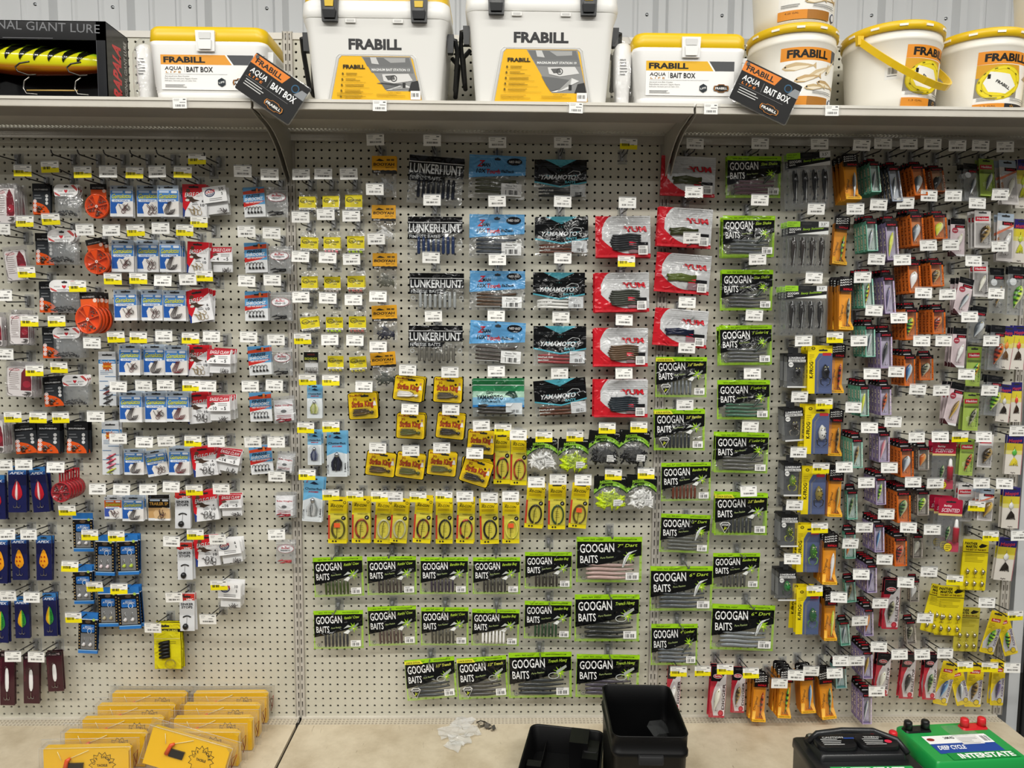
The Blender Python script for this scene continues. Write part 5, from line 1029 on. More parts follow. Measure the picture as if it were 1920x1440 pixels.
def d_panther(n=6, W=84, H=152, strike=0):
    g = G(); a, b, t, o = -W / 2, W / 2, H / 2, -H / 2; yl = 'e2cf1c' if not strike else 'b9ad3c'
    g.rrect(a, o, b, t, 5, yl, 'gloss', 0); g.y = -.2
    g.text('PANTHER', a + W * .05, t - H * .09, H * .055, W * .5, '1a180c', -1, .1, .06, 'gloss'); g.text('MARTIN', a + W * .1, t - H * .15, H * .05, W * .44, '1a180c', -1, .1, .06, 'gloss'); g.poly([(a + W * .6, t - H * .12), (a + W * .72, t - H * .06), (b - W * .05, t - H * .09), (b - W * .16, t - H * .13), (a + W * .68, t - H * .15)], '1a180c', 'gloss'); g.text('THE BEST OF THE BEST!' if not strike else 'FishStrike', 0, t - H * .205, H * .035, W * .8, '6a3a10', 0, 0, .04, 'gloss', 'c'); g.rect(a, t - H * .24, b, t - H * .228, '2a2610', 'gloss'); g.lines(a + W * .1, t - H * .28, b - W * .12, 6, 4.5, 1.2, 'a0921c', 2, 'gloss')
    def one(q):
        q.tube([(0, -2, 13), (0, -2, -8)], .7, '8a8680', 'metal', 4); q.tube([(0, -3, 10), (0, -7, 4), (0, -3, -4)], [2, 6.5, 3], 'd8d2c0', 'metal', 8); q.tube([(1, -6, 2), (2, -6, -5)], [2.6, 2], '2a2420', 'gloss', 6); q.treble(0, -6, 7, -4, 'b5a04a')
    m_ = part(one, 'spinner_lure')
    return mk(g), [('spinner_lure', m_, (a + W * (.2 + .3 * (i % 3)), -1, o + H * (.37 - .24 * (i // 3)))) for i in range(n)], W, H, 9
def d_berk(lure='pearl', style='digger', W=52, H=146):
    g = G(); a, b, t, o = -W / 2, W / 2, H / 2, -H / 2
    if style == 'flicker':
        g.rrect(a, o, b, t, 5, 'e6cb22', 'gloss', 0); g.y = -.2
        g.poly([(b - 1, t - H * .38), (b - 1, o + H * .06), (a + W * .36, o + H * .12), (a + W * .12, o + H * .1), (a + W * .06, o + H * .25), (a + W * .3, o + H * .46), (a + W * .7, t - H * .4)], 'd3d2d6', 'gloss'); g.text('FLICKER SHAD', b - W * .06, o + H * .2, W * .16, H * .42, '4a2a5a', 90, .1, .05, 'gloss')
        g.poly([(a + W * .18, t - H * .18), (b - W * .22, t - H * .16), (b - W * .22, t - H * .24), (a + W * .18, t - H * .25)], 'c83038', 'gloss'); g.text('Berkley', 0, t - H * .225, H * .04, W * .46, 'f8f0f0', 0, .15, .03, 'gloss', 'c'); g.ell(b - W * .3, o + H * .11, W * .18, W * .18, '2a2610', 'gloss', 16); g.ell(b - W * .3, o + H * .11, W * .155, W * .155, 'e6c822', 'gloss', 16); g.lines(a + W * .1, t - H * .3, a + W * .5, 4, 5, 1.4, '8a7a1c', 2)
    else:
        g.rrect(a, o, b, t, 4, 'b8283a', 'gloss', 0); g.y = -.2; g.rect(a + 1, t - H * .3, b - 1, t - 1, '17151a', 'gloss')
        g.poly([(a + W * .44, t - H * .3), (b - 1, t - H * .3), (b - 1, o + H * .04), (a + W * .3, o + H * .04), (a + W * .12, o + H * .3), (a + W * .25, o + H * .55)], 'd8d3d4', 'gloss')
        g.poly([(b - 1, t - H * .1), (b - 1, t - H * .4), (a + W * .5, t - H * .34)], 'd8d3d4', 'gloss')
        g.ell(-W * .06, t - H * .2, W * .3, H * .045, 'e8e4e4', 'gloss', 14); g.ell(-W * .06, t - H * .2, W * .275, H * .037, 'c42a3a', 'gloss', 14); g.text('Berkley', -W * .06, t - H * .215, H * .035, W * .4, 'f8f0f0', 0, .15, .03, 'gloss', 'c'); g.text('DIGGER' if style == 'digger' else 'BULLET POP', b - W * .06, o + H * .16, W * .17, H * .5, '3a1a24', 90, .05, .05, 'gloss'); g.ell(b - W * .26, o + H * .09, W * .17, W * .17, 'd83a4a', 'gloss', 14); g.ring(b - W * .26, o + H * .09, W * .14, 1.5, '5a1420', 'gloss', 14)
    slot(g, 0, t - H * .06, W * .55, 5)
    g.prism([(a + W * .06, o + H * .05), (b - W * .26, o + H * .05), (b - W * .2, o + H * .5), (a + W * .5, o + H * .66), (a + W * .1, o + H * .5)], -15, -1, 'e8ecee/.05', 'clear')
    lc = LURES[lure]; lu = part(lambda q: q.fish(H * .42, W * .36, lc[:3], lc[3], 0, 0, 78, 0, .8, 'gloss', 1), 'lure_body'); hk = part(lambda q: hooks2(q, H * .36, 8, 0), 'treble_hook')
    return mk(g), [('lure_body', lu, (-W * .08, -8, -H * .12)), ('treble_hook', hk, (-W * .12, -7, -H * .14))], W, H, 16
# ------------------------------------------------------------------ packages: centre x, y, width, height (photo pixels), roll, packets behind, options
_c = {}
def des(fn, *a, **k):
    key = (fn.__name__, a, tuple(sorted(k.items())))
    if key not in _c: _c[key] = fn(*a, **k)
    return _c[key]
def fit16(a, where, short):
    s = a + ', ' + where
    if len(s.replace('-', ' ').split()) <= 16: return s
    b = a.split(' with ')[0].split(' holding ')[0] if 'behind' not in a else (short + ',' + a.split(',')[-1])
    return b + ', ' + where
PK = []          # everything hung up: dict(root, pos, what, where, ...)
ORD = ['zeroth', 'first', 'second', 'third', 'fourth', 'fifth', 'sixth', 'seventh', 'eighth', 'ninth', 'tenth', 'eleventh', 'twelfth', 'thirteenth', 'fourteenth', 'fifteenth', 'sixteenth']
def put(name, cat, group, short, rows, depth=None, colw=.75, jit=1.0):
    """rows: (cx, cy, w, h, rot, n, design, what)"""
    xs = sorted(rows, key=lambda r: r[0] - .0 * r[1]); cols = []
    for r in sorted(rows, key=lambda r: r[0]):
        for c in cols:
            if abs(c[-1][0] - r[0]) < colw * r[2] * 1.0 and all(abs(q[1] - r[1]) > .4 * r[3] for q in c): c.append(r); break
        else: cols.append([r])
    cols.sort(key=lambda c: sum(q[0] for q in c) / len(c))
    for ci, c in enumerate(cols):
        c.sort(key=lambda r: r[1])
        for ri, r in enumerate(c):
            cx, cy, w_, h_, rot, n, ds, what = r
            if len(rows) == 1: where = 'the only one'
            elif len(cols) == 1: where = (ORD[ri + 1] + ' down') if ri or len(c) > 1 else 'alone'
            elif max(len(q) for q in cols) == 1: where = ORD[ci + 1] + ' from left'
            else: where = ORD[ri + 1] + ' down in ' + ORD[ci + 1] + ' column'
            me, parts, W, H, T = ds
            d = depth or min(.113, .034 + .001 * T * (n + .8)); n = max(0, min(n, int((d * 1000 - 12) / T) - 1)) if T > 12 else n
            p = P(cx, cy, -d); mx, mz = mpp(cx, cy, -d)
            s = (w_ * mx / (W / 1000), 1, h_ * mz / (H / 1000))
            o = ob(name, me, None, p); o.scale = s; tl = -math.radians(15 if cy < 400 else 8 if cy < 580 else 3) if name in ('lure_box', 'lure_tray', 'lure_blister') else -math.radians(R.uniform(0, 4)); o.rotation_euler = (tl, math.radians(-rot), 0)
            for q in parts:
                c_ = ob(q[0], q[1], o, [v / 1000 for v in q[2]])
                if len(q) > 3: c_['kind'] = q[3]
            thing(o, fit16(what, where, short), cat, group)
            rec = dict(p=p, top=p.z + h_ * mz / 2, x=p.x, what=what, where=where, short=short, d=d, w=w_ * mx); PK.append(rec)
            T_ = min(T / 1000, (d - .012 - T * .0008) / n) if n else 0
            for i in range(1, n + 1):
                b = ob(name, me, None, p + Vector((R.uniform(-.003, .003) * jit, T_ * i, R.uniform(-.0025, .0015) * jit))); b.scale = s
                b.rotation_euler = (tl, math.radians(-rot * (1 - .35 * i if abs(rot) > 7 else 1) + R.uniform(-2.2, 2.2) * jit), 0)
                thing(b, fit16('%s, %s behind front one' % (what, ORD[i]), where, short), cat, group)
def L_(txt, fn, what, **opt):
    """parse compact rows: cx cy w h rot n [key]"""
    out = []
    for ln in txt.strip().split(';'):
        f = ln.split()
        if not f: continue
        k = f[6] if len(f) > 6 else None
        v, wh = fn(k)
        out.append((*[float(x) for x in f[:5]], int(f[5]), v, wh or what))
    return out
# --- left bay
GN = {'a': 'oct', 'b': 'fin', 'c': 'cirB', 'd': 'redB', 'o': 'orange', 'k': 'black', 'B': 'octB'}
put('hook_packet', 'hook packet', 'blue fish hook packets', 'hook packet', L_('''228 377 43 59 0 2 a;278 377 43 59 0 1 b;315 377 40 59 0 5 c;230 480 42 60 0 3 a;277 480 41 60 0 1 b;319 480 40 60 0 5 c;
235 572 43 58 1 4 a;285 572 40 58 0 3 b;327 573 42 57 0 4 c;243 675 40 57 0 4 a;289 675 40 57 0 2 B;330 676 42 55 0 4 d;245 763 42 57 0 5 B;292 763 41 57 0 4 a;333 763 42 55 0 5 d;
251 866 37 48 0 2 B;293 868 40 48 10 1 b;336 865 39 51 0 4 d;212 952 33 41 0 3 o;249 954 40 46 0 3 B;298 952 41 48 0 1 k''',
    lambda k: (des(d_gama, GN[k]), {'o': 'orange and blue card of small fish hooks', 'k': 'black and tan card of trailer hooks', 'c': 'blue packet of big pale wide-gap hooks', 'd': 'blue packet of big dark red hooks', 'B': 'blue packet of long dark hooks'}.get(k, 'blue and white packet of small fish hooks')), ''))
put('long_rig_card', 'hook card', 'long white rig cards', 'rig card', L_('202 710 32 101 0 2 0;208 840 32 99 0 3 1', lambda k: (des(d_gamal, int(k)), ('long white rig card with dark rigs', 'long white rig card with pink rigs')[int(k)]), ''))
put('red_hook_card', 'hook card', 'red and white fish hook cards', 'red card', L_('''365 376 45 61 0 3 a;371 483 40 59 -3 3 a;374 573 45 60 10 3 a;372 676 42 58 0 2 a;372 765 44 57 5 3 b;383 865 46 55 7 3 b;385 948 46 56 7 2 b;388 1032 46 58 5 1 b''',
    lambda k: (des(d_eagle, k), 'red and white card of %s hooks' % ('gold' if k == 'a' else 'black')), ''))
put('hook_box', 'hook box', 'clear boxes of hooks with white headers', 'hook box', L_('''404 375 44 52 8 1 2/0z;415 487 41 48 0 0 4;410 678 44 46 -2 3 6;410 767 43 48 0 3 10;427 865 44 44 -12 1 14;432 949 42 42 2 1 16;431 1036 42 46 8 2 6z;430 1118 42 50 -3 2 10z''',
    lambda k: (des(d_ebox, k.replace('z', ''), 1 if 'z' in k else 0), 'clear hook box with %s header numbered %s' % ('oval badge' if 'z' in k else 'red and white', k.replace('z', ''))), ''))
put('jig_head_card', 'jig card', 'blue and red jig head cards', 'jig card', L_('477 379 40 56 3 1 2c2c2e;480 483 42 56 2 2 1d1d20;481 574 43 55 1 3 151517;487 676 42 54 4 2 2a2824;489 763 41 54 2 1 3d4248;490 862 42 53 5 1 2f3338', lambda k: (des(d_shroom, k), 'blue and red card of round jig heads'), ''))
put('sinker_bag', 'sinker bag', 'clear bags of worm weights', 'weight bag', L_('519 378 41 58 0 1 oval,2a2a2b;524 487 42 52 0 2 oval,1d1d1e;526 574 40 54 0 2 oval,17171a;529 678 38 53 0 1 oval,222;533 768 42 50 4 1 card,8a2a34;535 868 34 40 -8 2 card,444;534 947 38 47 0 2 card,9a2230;536 1035 37 44 0 1 oval,a8363a',
    lambda k: (des(d_bullet, *k.split(',')), 'clear bag of %s bullet weights' % ('red' if k[-6:] in ('9a2230', 'a8363a', '8a2a34') else 'dark')), ''))
put('split_shot_bag', 'split shot bag', 'bags of split shot with white hang cards', 'shot bag', L_('125 377 46 62 0 2 x;116 463 52 64 0 3 x;122 556 56 62 0 3 x;126 643 52 58 0 4 x;142 732 48 57 0 2 x', lambda k: (des(d_heart), 'clear bag of split shot with white heart card'), ''))
put('terminal_tackle_pack', 'tackle pack', 'orange and black swivel packs', 'swivel pack', L_('78 373 33 58 0 1 x;85 467 36 60 0 1 x;92 557 36 58 0 1 x;98 643 36 57 0 1 x;101 734 38 55 4 2 x;48 822 42 56 5 4 x;91 821 42 57 0 4 x;145 821 39 57 0 5 x', lambda k: (des(d_south), 'black and orange pack of swivels'), '', ), depth=.045)
put('split_shot_disc', 'split shot dispenser', 'round orange shot dispensers', 'orange disc', L_('185 378 44 66 0 0 0;183 481 46 68 12 1 1;168 587 47 78 3 3 1', lambda k: (des(d_disc, tall=int(k)), 'round orange split shot dispenser'), ''))
put('split_shot_drum', 'split shot dispenser', 'red shot drums', 'red drum', L_('118 913 36 55 0 5 x', lambda k: (des(d_redcyl), 'small round red clear-faced shot drum'), ''), jit=.3)
put('snelled_hook_pack', 'hook pack', 'packs of snelled hooks with dark red cards', 'snell pack', L_('11 382 42 78 2 5 x;31 494 47 66 6 1 x;37 614 43 66 0 3 x;38 712 56 66 -3 5 x;-14 618 44 66 0 3 x;-12 815 46 72 0 5 x', lambda k: (des(d_snell), 'white pack of snelled hooks with dark red side'), ''))
SPN = {'red': 'navy pack with a red and white spoon', 'yel': 'navy pack with an orange spotted spoon', 'tiger': 'navy pack with a green and yellow spoon', 'wine': 'dark wine pack with a slim white spoon'}
put('spoon_pack', 'spoon pack', 'spoon lures in dark packs', 'spoon pack', L_('''33 918 34 84 0 1 red;74 918 30 84 4 2 red;-6 932 32 82 0 1 red;37 1046 29 82 0 1 yel;83 1046 29 82 0 1 yel;1 1050 27 86 -2 1 yel;42 1158 27 76 0 1 tiger;94 1152 25 80 0 1 tiger;3 1162 26 84 -2 1 tiger;
14 1272 27 98 -1 1 wine;59 1273 29 90 -1 1 wine;103 1259 29 72 3 1 wine''', lambda k: (des(d_spoon, k), SPN[k]), ''))
put('jig_pack', 'jig pack', 'blue and black twin jig packs', 'jig pack', L_('156 998 38 72 0 0 d9d6d6;197 1041 36 76 -2 1 e0cfd4;240 1040 39 74 2 2 b9cf4a;156 1096 37 72 1 1 e2e2e4;203 1138 37 72 1 0 b8b090;242 1140 41 77 3 3 d9d6d6;165 1187 36 76 -3 1 d9d6d6', lambda k: (des(d_bluejig, k), 'blue and black pack of two %s jigs' % {'b9cf4a': 'green', 'b8b090': 'gold', 'e0cfd4': 'pink', 'e2e2e4': 'white'}.get(k, 'silver')), ''))
put('sinker_stop_card', 'sinker stop card', 'white sinker stop cards', 'stop card', L_('343 956 29 68 0 2 x;347 1052 28 69 0 2 x;351 1148 28 68 0 2 x', lambda k: (des(d_sinker), 'white card of sinker stops with red top'), ''))
put('tube_bait_bag', 'bait bag', 'yellow tube bait bags', 'yellow bag', L_('314 1211 50 86 0 2 x', lambda k: (des(d_tube), 'yellow bag of black tube baits'), ''))
# --- middle bay
RB = {'g': '55585a', 'p': 'd8707c', 'c': 'a8c83a', 'd': '3a3b3d', 'w': 'a59a94', 'r': 'b8706a', 'y': 'b9b04a'}
put('crappie_jig_bag', 'jig bag', 'small bags of jig heads', 'small jig bag', L_('577 382 32 46 0 1 g;621 381 32 46 0 1 g;664 380 33 50 0 1 d;581 458 34 46 -3 1 g;623 458 32 46 0 1 p;668 457 33 50 0 1 c;581 532 31 47 0 1 g;624 532 32 46 0 0 w;668 531 33 46 0 1 r;582 607 36 44 8 1 g;628 607 33 44 0 0 c;671 606 33 46 0 1 r;584 680 29 46 0 1 K;630 680 31 45 0 0 y;672 681 33 45 4 0 y',
    lambda k: (des(d_road, RB.get(k, '9a9a98'), black=int(k == 'K')), 'small black-label bag of jig heads' if k == 'K' else 'small yellow-label bag of %s jig heads' % {'p': 'pink', 'c': 'green', 'd': 'black', 'w': 'whitish', 'r': 'reddish', 'y': 'yellowish'}.get(k, 'grey')), ''))
put('skirted_jig_bag', 'jig bag', 'clear jig bags with amber headers', 'amber jig bag', L_('721 331 46 76 0 1 c5c8ca;720 421 45 72 0 0 e6e6e4;722 510 46 70 0 0 6a6a5c;722 608 47 70 2 1 23263a;720 694 47 66 4 1 4c524a', lambda k: (des(d_booyah, k), 'clear bag with amber header holding a %s jig' % {'c5c8ca': 'silver', 'e6e6e4': 'white', '6a6a5c': 'olive', '23263a': 'dark blue', '4c524a': 'grey green'}[k]), ''))
BC = {'20242e': 'black', '2c3a5c': 'blue', 'a0a4a4': 'clear grey', '6d6b64': 'smoky'}
put('stick_bait_bag', 'bait bag', 'clear bags of finesse sticks with black banners', 'black-banner bag', L_('817 337 103 92 -4 1 20242e;816 445 102 82 0 0 2c3a5c;819 548 102 76 0 0 a0a4a4;817 647 101 77 0 0 6d6b64', lambda k: (des(d_lunk, k), 'black-banner bag of %s finesse sticks' % BC[k]), ''))
put('worm_bait_bag', 'bait bag', 'light blue worm bags', 'light blue bag', L_('932 332 106 82 -2 0 4a4d38;932 443 103 82 0 1 3a4048;933 545 103 74 0 1 4d3a2a;932 644 104 82 -3 0 4a4440', lambda k: (des(d_zman, k), 'light blue bag of %s worms' % {'4a4d38': 'olive', '3a4048': 'slate', '4d3a2a': 'brown', '4a4440': 'dark'}[k]), ''))
put('green_worm_bag', 'bait bag', 'green and blue worm bags', 'green-topped bag', L_('935 745 96 71 0 1 x', lambda k: (des(d_gary), 'green-topped blue bag of black worms'), ''))
put('black_bait_bag', 'bait bag', 'black and teal bait bags', 'black and teal bag', L_('1051 337 98 75 0 0 2d3134;1053 443 100 74 1 0 5a3426;1048 547 97 72 0 0 dcdcd8;1050 649 98 74 0 1 8a3a3c;1051 746 98 70 5 0 54301f', lambda k: (des(d_yama, k), 'black and teal bag of %s baits' % {'2d3134': 'black', '5a3426': 'brown', 'dcdcd8': 'white', '8a3a3c': 'red', '54301f': 'dark brown'}[k]), ''))
put('red_worm_bag', 'bait bag', 'red and silver bait bags', 'red and silver bag', L_('1168 444 103 78 1 1 2c2e31;1166 548 102 74 1 2 3c3f38;1164 651 101 72 0 2 5c4836;1164 747 100 70 0 2 242c33;1290 331 102 76 -2 0 3f4428C;1284 427 101 74 -3 1 3a3f22C;1280 513 103 74 -4 0 5d6a34C;1276 615 101 70 -4 0 1b2238C',
    lambda k: (des(d_yum, k[:6], 'craw' if k[-1] == 'C' else 'worms'), 'red and silver bag of %s' % {'2c2e31': 'black worms', '3c3f38': 'dark green worms', '5c4836': 'brown worms', '242c33': 'blue black worms', '3f4428': 'olive craws', '3a3f22': 'dark olive craws', '5d6a34': 'light green craws', '1b2238': 'blue craws'}[k[:6]]), ''))
put('chatter_jig_card', 'jig card', 'light blue bladed jig cards', 'bladed jig card', L_('590 753 28 62 0 1 char;590 840 26 63 0 2 blue;632 851 38 85 0 1 blackB;587 936 37 84 -4 1 clearB', lambda k: (des(d_chatter, k.replace('B', ''), big=int('B' in k)), 'light blue card with a %s skirted jig' % {'c': 'chartreuse', 'b': 'blue black'}.get(k[0] if k[:5] != 'black' else 'z', 'black' if k[:5] == 'black' else 'clear') if k != 'clearB' else 'light blue card with a clear skirted jig'), ''))
SKC = {'br': '3a2f22,6a5430,2a2018', 'wh': 'e8e6e0,f4f2ee,b8b0a4', 'dk': '4a4438,6a6250,2a2620', 'gr': '4a5228,5a6230,6a5a38', 'bk': '1c1a18,2c2620,3a342a'}
put('jig_blister_card', 'jig card', 'yellow skirted jig cards', 'yellow jig card', L_('681 761 54 48 3 2 br;766 729 54 44 -7 3 wh;840 731 53 46 -3 2 dk;770 799 52 46 -3 2 gr;845 799 52 46 -6 2 bk;902 829 50 44 -4 1 bk;714 870 54 44 -7 1 br;770 873 53 46 -8 1 gr;829 869 54 44 -6 1 gr;893 885 54 46 -18 2 bk', lambda k: (des(d_strike, SKC[k]), 'yellow card with a %s skirted jig' % {'br': 'brown', 'wh': 'white', 'dk': 'grey brown', 'gr': 'green', 'bk': 'black'}[k]), ''), colw=.5)
IK = {'k': '1e1a1c,b8382c', 'r': '6a2a1e,b8482c', 'g': '5a5a20,4a4218', 't': 'b8b48a,c8c8a0', 'w': '17171c,17171c,f0f0ee', 'b': '1b1715', 'n': '2c4a2a', 'o': '5c4a1e', 'y': 'd8d84a,e8e060', 'c': '7a2a1c,1e1412'}
IKN = {'k': 'black and red', 'r': 'brown orange', 'g': 'olive', 't': 'pale', 'w': 'black and white', 'b': 'black', 'n': 'dark green', 'o': 'gold brown', 'y': 'yellow speckled', 'c': 'brown banded'}
put('rigged_worm_card', 'worm card', 'yellow rigged worm cards', 'yellow worm card', L_('941 860 31 94 0 0 k;973 863 31 92 -1 0 r;1003 948 34 84 -4 1 b;1044 949 32 86 0 1 n;1086 948 33 84 -5 1 oS;633 976 35 85 -1 1 gS;677 975 34 86 -1 2 r;719 976 32 85 -3 0 t;749 976 32 84 -4 1 t;793 975 33 85 -4 2 c;833 976 32 85 0 0 w;873 976 33 84 -2 1 k;917 977 35 84 2 0 w;958 977 32 82 0 0 yS', lambda k: (des(d_ike, IK[k[0]], sale=int('S' in k)), 'yellow card with a %s rigged worm%s' % (IKN[k[0]], ' and orange sticker' if 'S' in k else '')), ''))
put('grub_bag', 'bait bag', 'bags of curly tail grubs', 'grub bag', L_('1017 853 57 60 0 1 ededea;1075 854 57 62 -1 0 c8e01e;1133 841 58 64 -3 1 1e1f21;1189 840 56 64 -4 1 1d1e20;1144 925 61 62 0 1 c8e01e;1203 924 56 62 -2 1 efefec', lambda k: (des(d_mister, k), 'black-topped bag of %s curly grubs' % {'ededea': 'white', 'efefec': 'bright white', 'c8e01e': 'chartreuse', '1e1f21': 'black', '1d1e20': 'dark'}[k]), ''))
# lime and black bait bags
def gg(k):
    f = k.split(','); c = f[0]; lay = f[1]; jr = int(f[2]); ill = int(f[3]); title = f[4].replace('_', ' ')
    return des(d_googan, c, lay, jr, title, ill=ill), 'lime and black bag of %s baits' % NM.get(c, 'dark')
NM = {'3f4d26': 'mossy green', '47403c': 'brownish', '403a44': 'purplish', '3d3b38': 'charcoal', '3a3632': 'dark brown', 'b59a94/.8': 'pale pink', '38383a': 'graphite', '544540': 'reddish grey', '4a4840': 'grey', 'f0efec': 'white', '2f4a32': 'bottle green', '2b2d2c': 'near black', '3c3f40': 'steel grey', '413f3d': 'smoke', '35383a': 'dark grey', '4a4550': 'dull purple', '7a5f6a': 'mauve', '55595c': 'silver grey', '5a5c5e': 'mid grey', '4b4c4e': 'slate', '3f6350': 'sea green', '5a5a58': 'clear grey', '3b3e42': 'blue grey', '50504e': 'ash grey', '6f7478': 'pale grey', '60656a': 'clear silver', '6a3a2c': 'rusty', '5d5f5c': 'translucent', '4d5256': 'cool grey', '7d8286': 'silvery', '34373a': 'ink grey'}
put('lime_bait_bag', 'bait bag', 'lime and black soft bait bags', 'lime and black bag', L_('''635 1081 93 74 2 0 3f4d26,v,0,0,Rattlin'_Craw;735 1079 92 71 1 0 47403c,v,0,0,Rattlin'_Craw;833 1079 90 68 0 0 403a44,v,0,0,Bandito_Bug;931 1079 89 68 0 0 3d3b38,v,0,0,Bandito_Bug;1028 1069 88 68 0 0 3a3632,v,0,0,Bandito_Bug;1142 1049 123 85 0 0 b59a94/.8,h,0,1,7"_Dart;
635 1180 93 70 1 0 38383a,v,0,0,Rattlin'_Craw;736 1173 91 73 2 0 544540,v,0,0,Rattlin'_Craw;834 1174 89 71 0 0 4a4840,v,0,0,Rattlin'_Craw;929 1176 89 68 -1 0 f0efec,v,0,0,Bandito_Bug;1027 1162 88 70 -1 0 2f4a32,v,0,0,Bandito_Bug;1138 1158 121 86 0 0 2b2d2c,h,0,3,Trench_Hawg;
808 1272 94 74 5 0 3c3f40,h,1,3,3.5"_Trench;905 1270 93 76 4 0 413f3d,h,1,3,3.5"_Trench;1013 1265 118 83 1 0 35383a,h,0,3,Trench_Hawg;1139 1267 118 80 -1 0 4a4550,h,0,3,Trench_Hawg;
1413 332 102 78 0 1 7a5f6a,h,0,2,Slim_Shake;1403 443 98 77 0 2 55595c,h,0,2,Slim_Shake;1400 544 97 76 0 1 4b4c4e,h,0,2,Slim_Shake;1398 647 98 74 1 2 5a5c5e,h,0,2,5"_Lunker_Log;1394 750 98 73 0 1 3f6350,h,0,2,5"_Lunker_Log;1390 849 100 75 -1 1 5a5a58,h,0,2,5"_Lunker_Log;1389 964 99 78 0 2 3b3e42,v,1,0,3.8"_Bandito;1380 1070 88 67 0 0 50504e,v,0,0,Bandito_Bug;1392 1176 118 84 -2 0 7d8286,h,0,1,6"_Dart;
1277 707 96 75 0 0 6f7478,v,1,0,3.8"_Bandito;1274 806 95 76 0 1 34373a,v,1,0,3.8"_Bandito;1286 903 93 72 1 0 6a3a2c,v,0,0,Bandito_Bug;1284 1000 93 72 -2 0 5d5f5c,h,0,1,5"_Dart;1277 1103 117 83 0 0 4d5256,h,0,1,6"_Dart;1264 1208 87 76 0 0 60656a,h,0,2,4"_Lunker''', gg, ''), colw=.5)
put('swimbait_blister', 'bait blister', 'clear swimbait blisters', 'swimbait blister', L_('1515 338 92 108 4 1 1b1b1d;1511 463 88 98 0 2 3a3634;1508 582 88 95 0 3 2b2a2a', lambda k: (des(d_saucy, k), 'clear blister of four %s swimbaits' % {'1b1b1d': 'black', '3a3634': 'smoky brown', '2b2a2a': 'dark'}[k]), ''))
# --- right bay
KF = {'a': '1b1b1d,26262a', 'b': 'd8d8d4,2a2a2c', 'c': '8a7a3a,2a2a22', 'd': '3a6a2a,7ab04a', 'e': '2c5a34,4a7a4a'}
put('frog_card', 'frog lure card', 'yellow frog lure blisters', 'yellow frog card', L_('1537 693 46 90 0 2 a;1531 806 46 90 0 2 b;1525 920 45 88 0 1 c;1515 1028 43 88 0 1 d;1514 1147 43 84 0 2 e', lambda k: (des(d_kfrog, KF[k]), 'yellow card with a %s frog in blue blister' % {'a': 'black', 'b': 'white', 'c': 'tan', 'd': 'light green', 'e': 'deep green'}[k]), ''))
LF = {'a': '1d1d1f,2c2c2e', 'b': '2a2622,8a8478', 'c': '5a7a2a,b8b83a', 'd': '3a4a1e,a8b03a', 'e': '2a7a3a,1c3a1c'}
put('frog_box', 'frog lure box', 'clear frog lure boxes', 'frog box', L_('1494 697 36 60 0 1 a;1489 798 36 58 4 1 b;1486 901 33 58 0 1 c;1480 997 33 56 0 1 d;1476 1100 33 52 0 1 e', lambda k: (des(d_lfrog, LF[k]), 'clear black-topped box with a %s frog' % {'a': 'black', 'b': 'mottled', 'c': 'yellow green', 'd': 'striped green', 'e': 'bright green'}[k]), ''))
LN = dict(tiger='firetiger', silver='silver', yellow='yellow', orange='orange', red='red', blue='blue', brown='brown', pearl='pearl', green='green', black='black', pink='pink', bass='bass-striped', purple='purple', craw='crawfish red', gold='gold', lime='lime green', white='white')
def bx(k): c, l, *f = k.split(','); return des(d_lurebox, c, l, fat=int(bool(f))), '%s lure box with a %s lure' % (c, LN[l])
BXS = '''1641 332 18 60 0 4 green,silver;1635 442 20 58 2 4 green,silver;1628 546 20 62 2 5 green,tiger;1632 640 18 58 2 5 green,silver;1621 752 16 56 2 5 green,yellow;1608 850 19 54 2 3 green,brown;1598 947 19 53 2 0 green,green;1594 1022 20 50 2 0 green,orange;1595 1108 19 42 6 0 green,brown;1584 1188 18 44 6 0 green,silver;1577 1270 20 40 4 1 teal,silver;
1679 345 20 70 2 4 dark,silver;1673 452 22 72 2 3 purple,yellow;1668 553 20 70 2 3 purple,purple;1662 657 22 66 2 3 purple,black;1661 751 20 54 2 5 purple,craw;1658 839 20 54 1 2 purple,pink;1652 921 18 50 2 3 purple,lime;1649 1009 18 52 2 4 purple,blue;1635 1085 18 52 2 3 purple,purple;1629 1167 17 50 2 2 purple,orange;1627 1247 18 50 2 4 purple,gold;1626 1329 17 56 1 5 purple,silver;
1724 338 24 60 2 3 orange,silver,f;1720 431 24 60 2 3 orange,silver,f;1715 520 23 58 2 3 orange,white,f;1709 608 23 58 2 3 orange,tiger,f;1706 695 20 56 2 3 orange,blue,f;1701 867 24 54 2 4 orange,silver,f;1695 951 25 57 2 4 orange,green,f;1689 1035 23 52 2 4 orange,red,f;
1759 337 24 48 2 2 brown,black,f;1763 425 25 46 2 3 orange,yellow,f;1757 514 24 46 2 3 orange,brown,f;1761 603 23 46 2 5 orange,craw,f;1737 690 26 45 2 0 orange,bass,f;1732 860 20 42 1 2 grey,orange,f;1731 944 22 44 1 2 grey,lime,f;1721 1025 18 42 1 0 grey,pearl,f;1715 1108 17 40 1 0 grey,white,f;1708 1186 18 42 5 0 grey,bass,f'''
put('lure_box', 'lure box', 'small clear-fronted lure boxes', 'lure box', L_(BXS, bx, ''), colw=1.1, jit=.35)
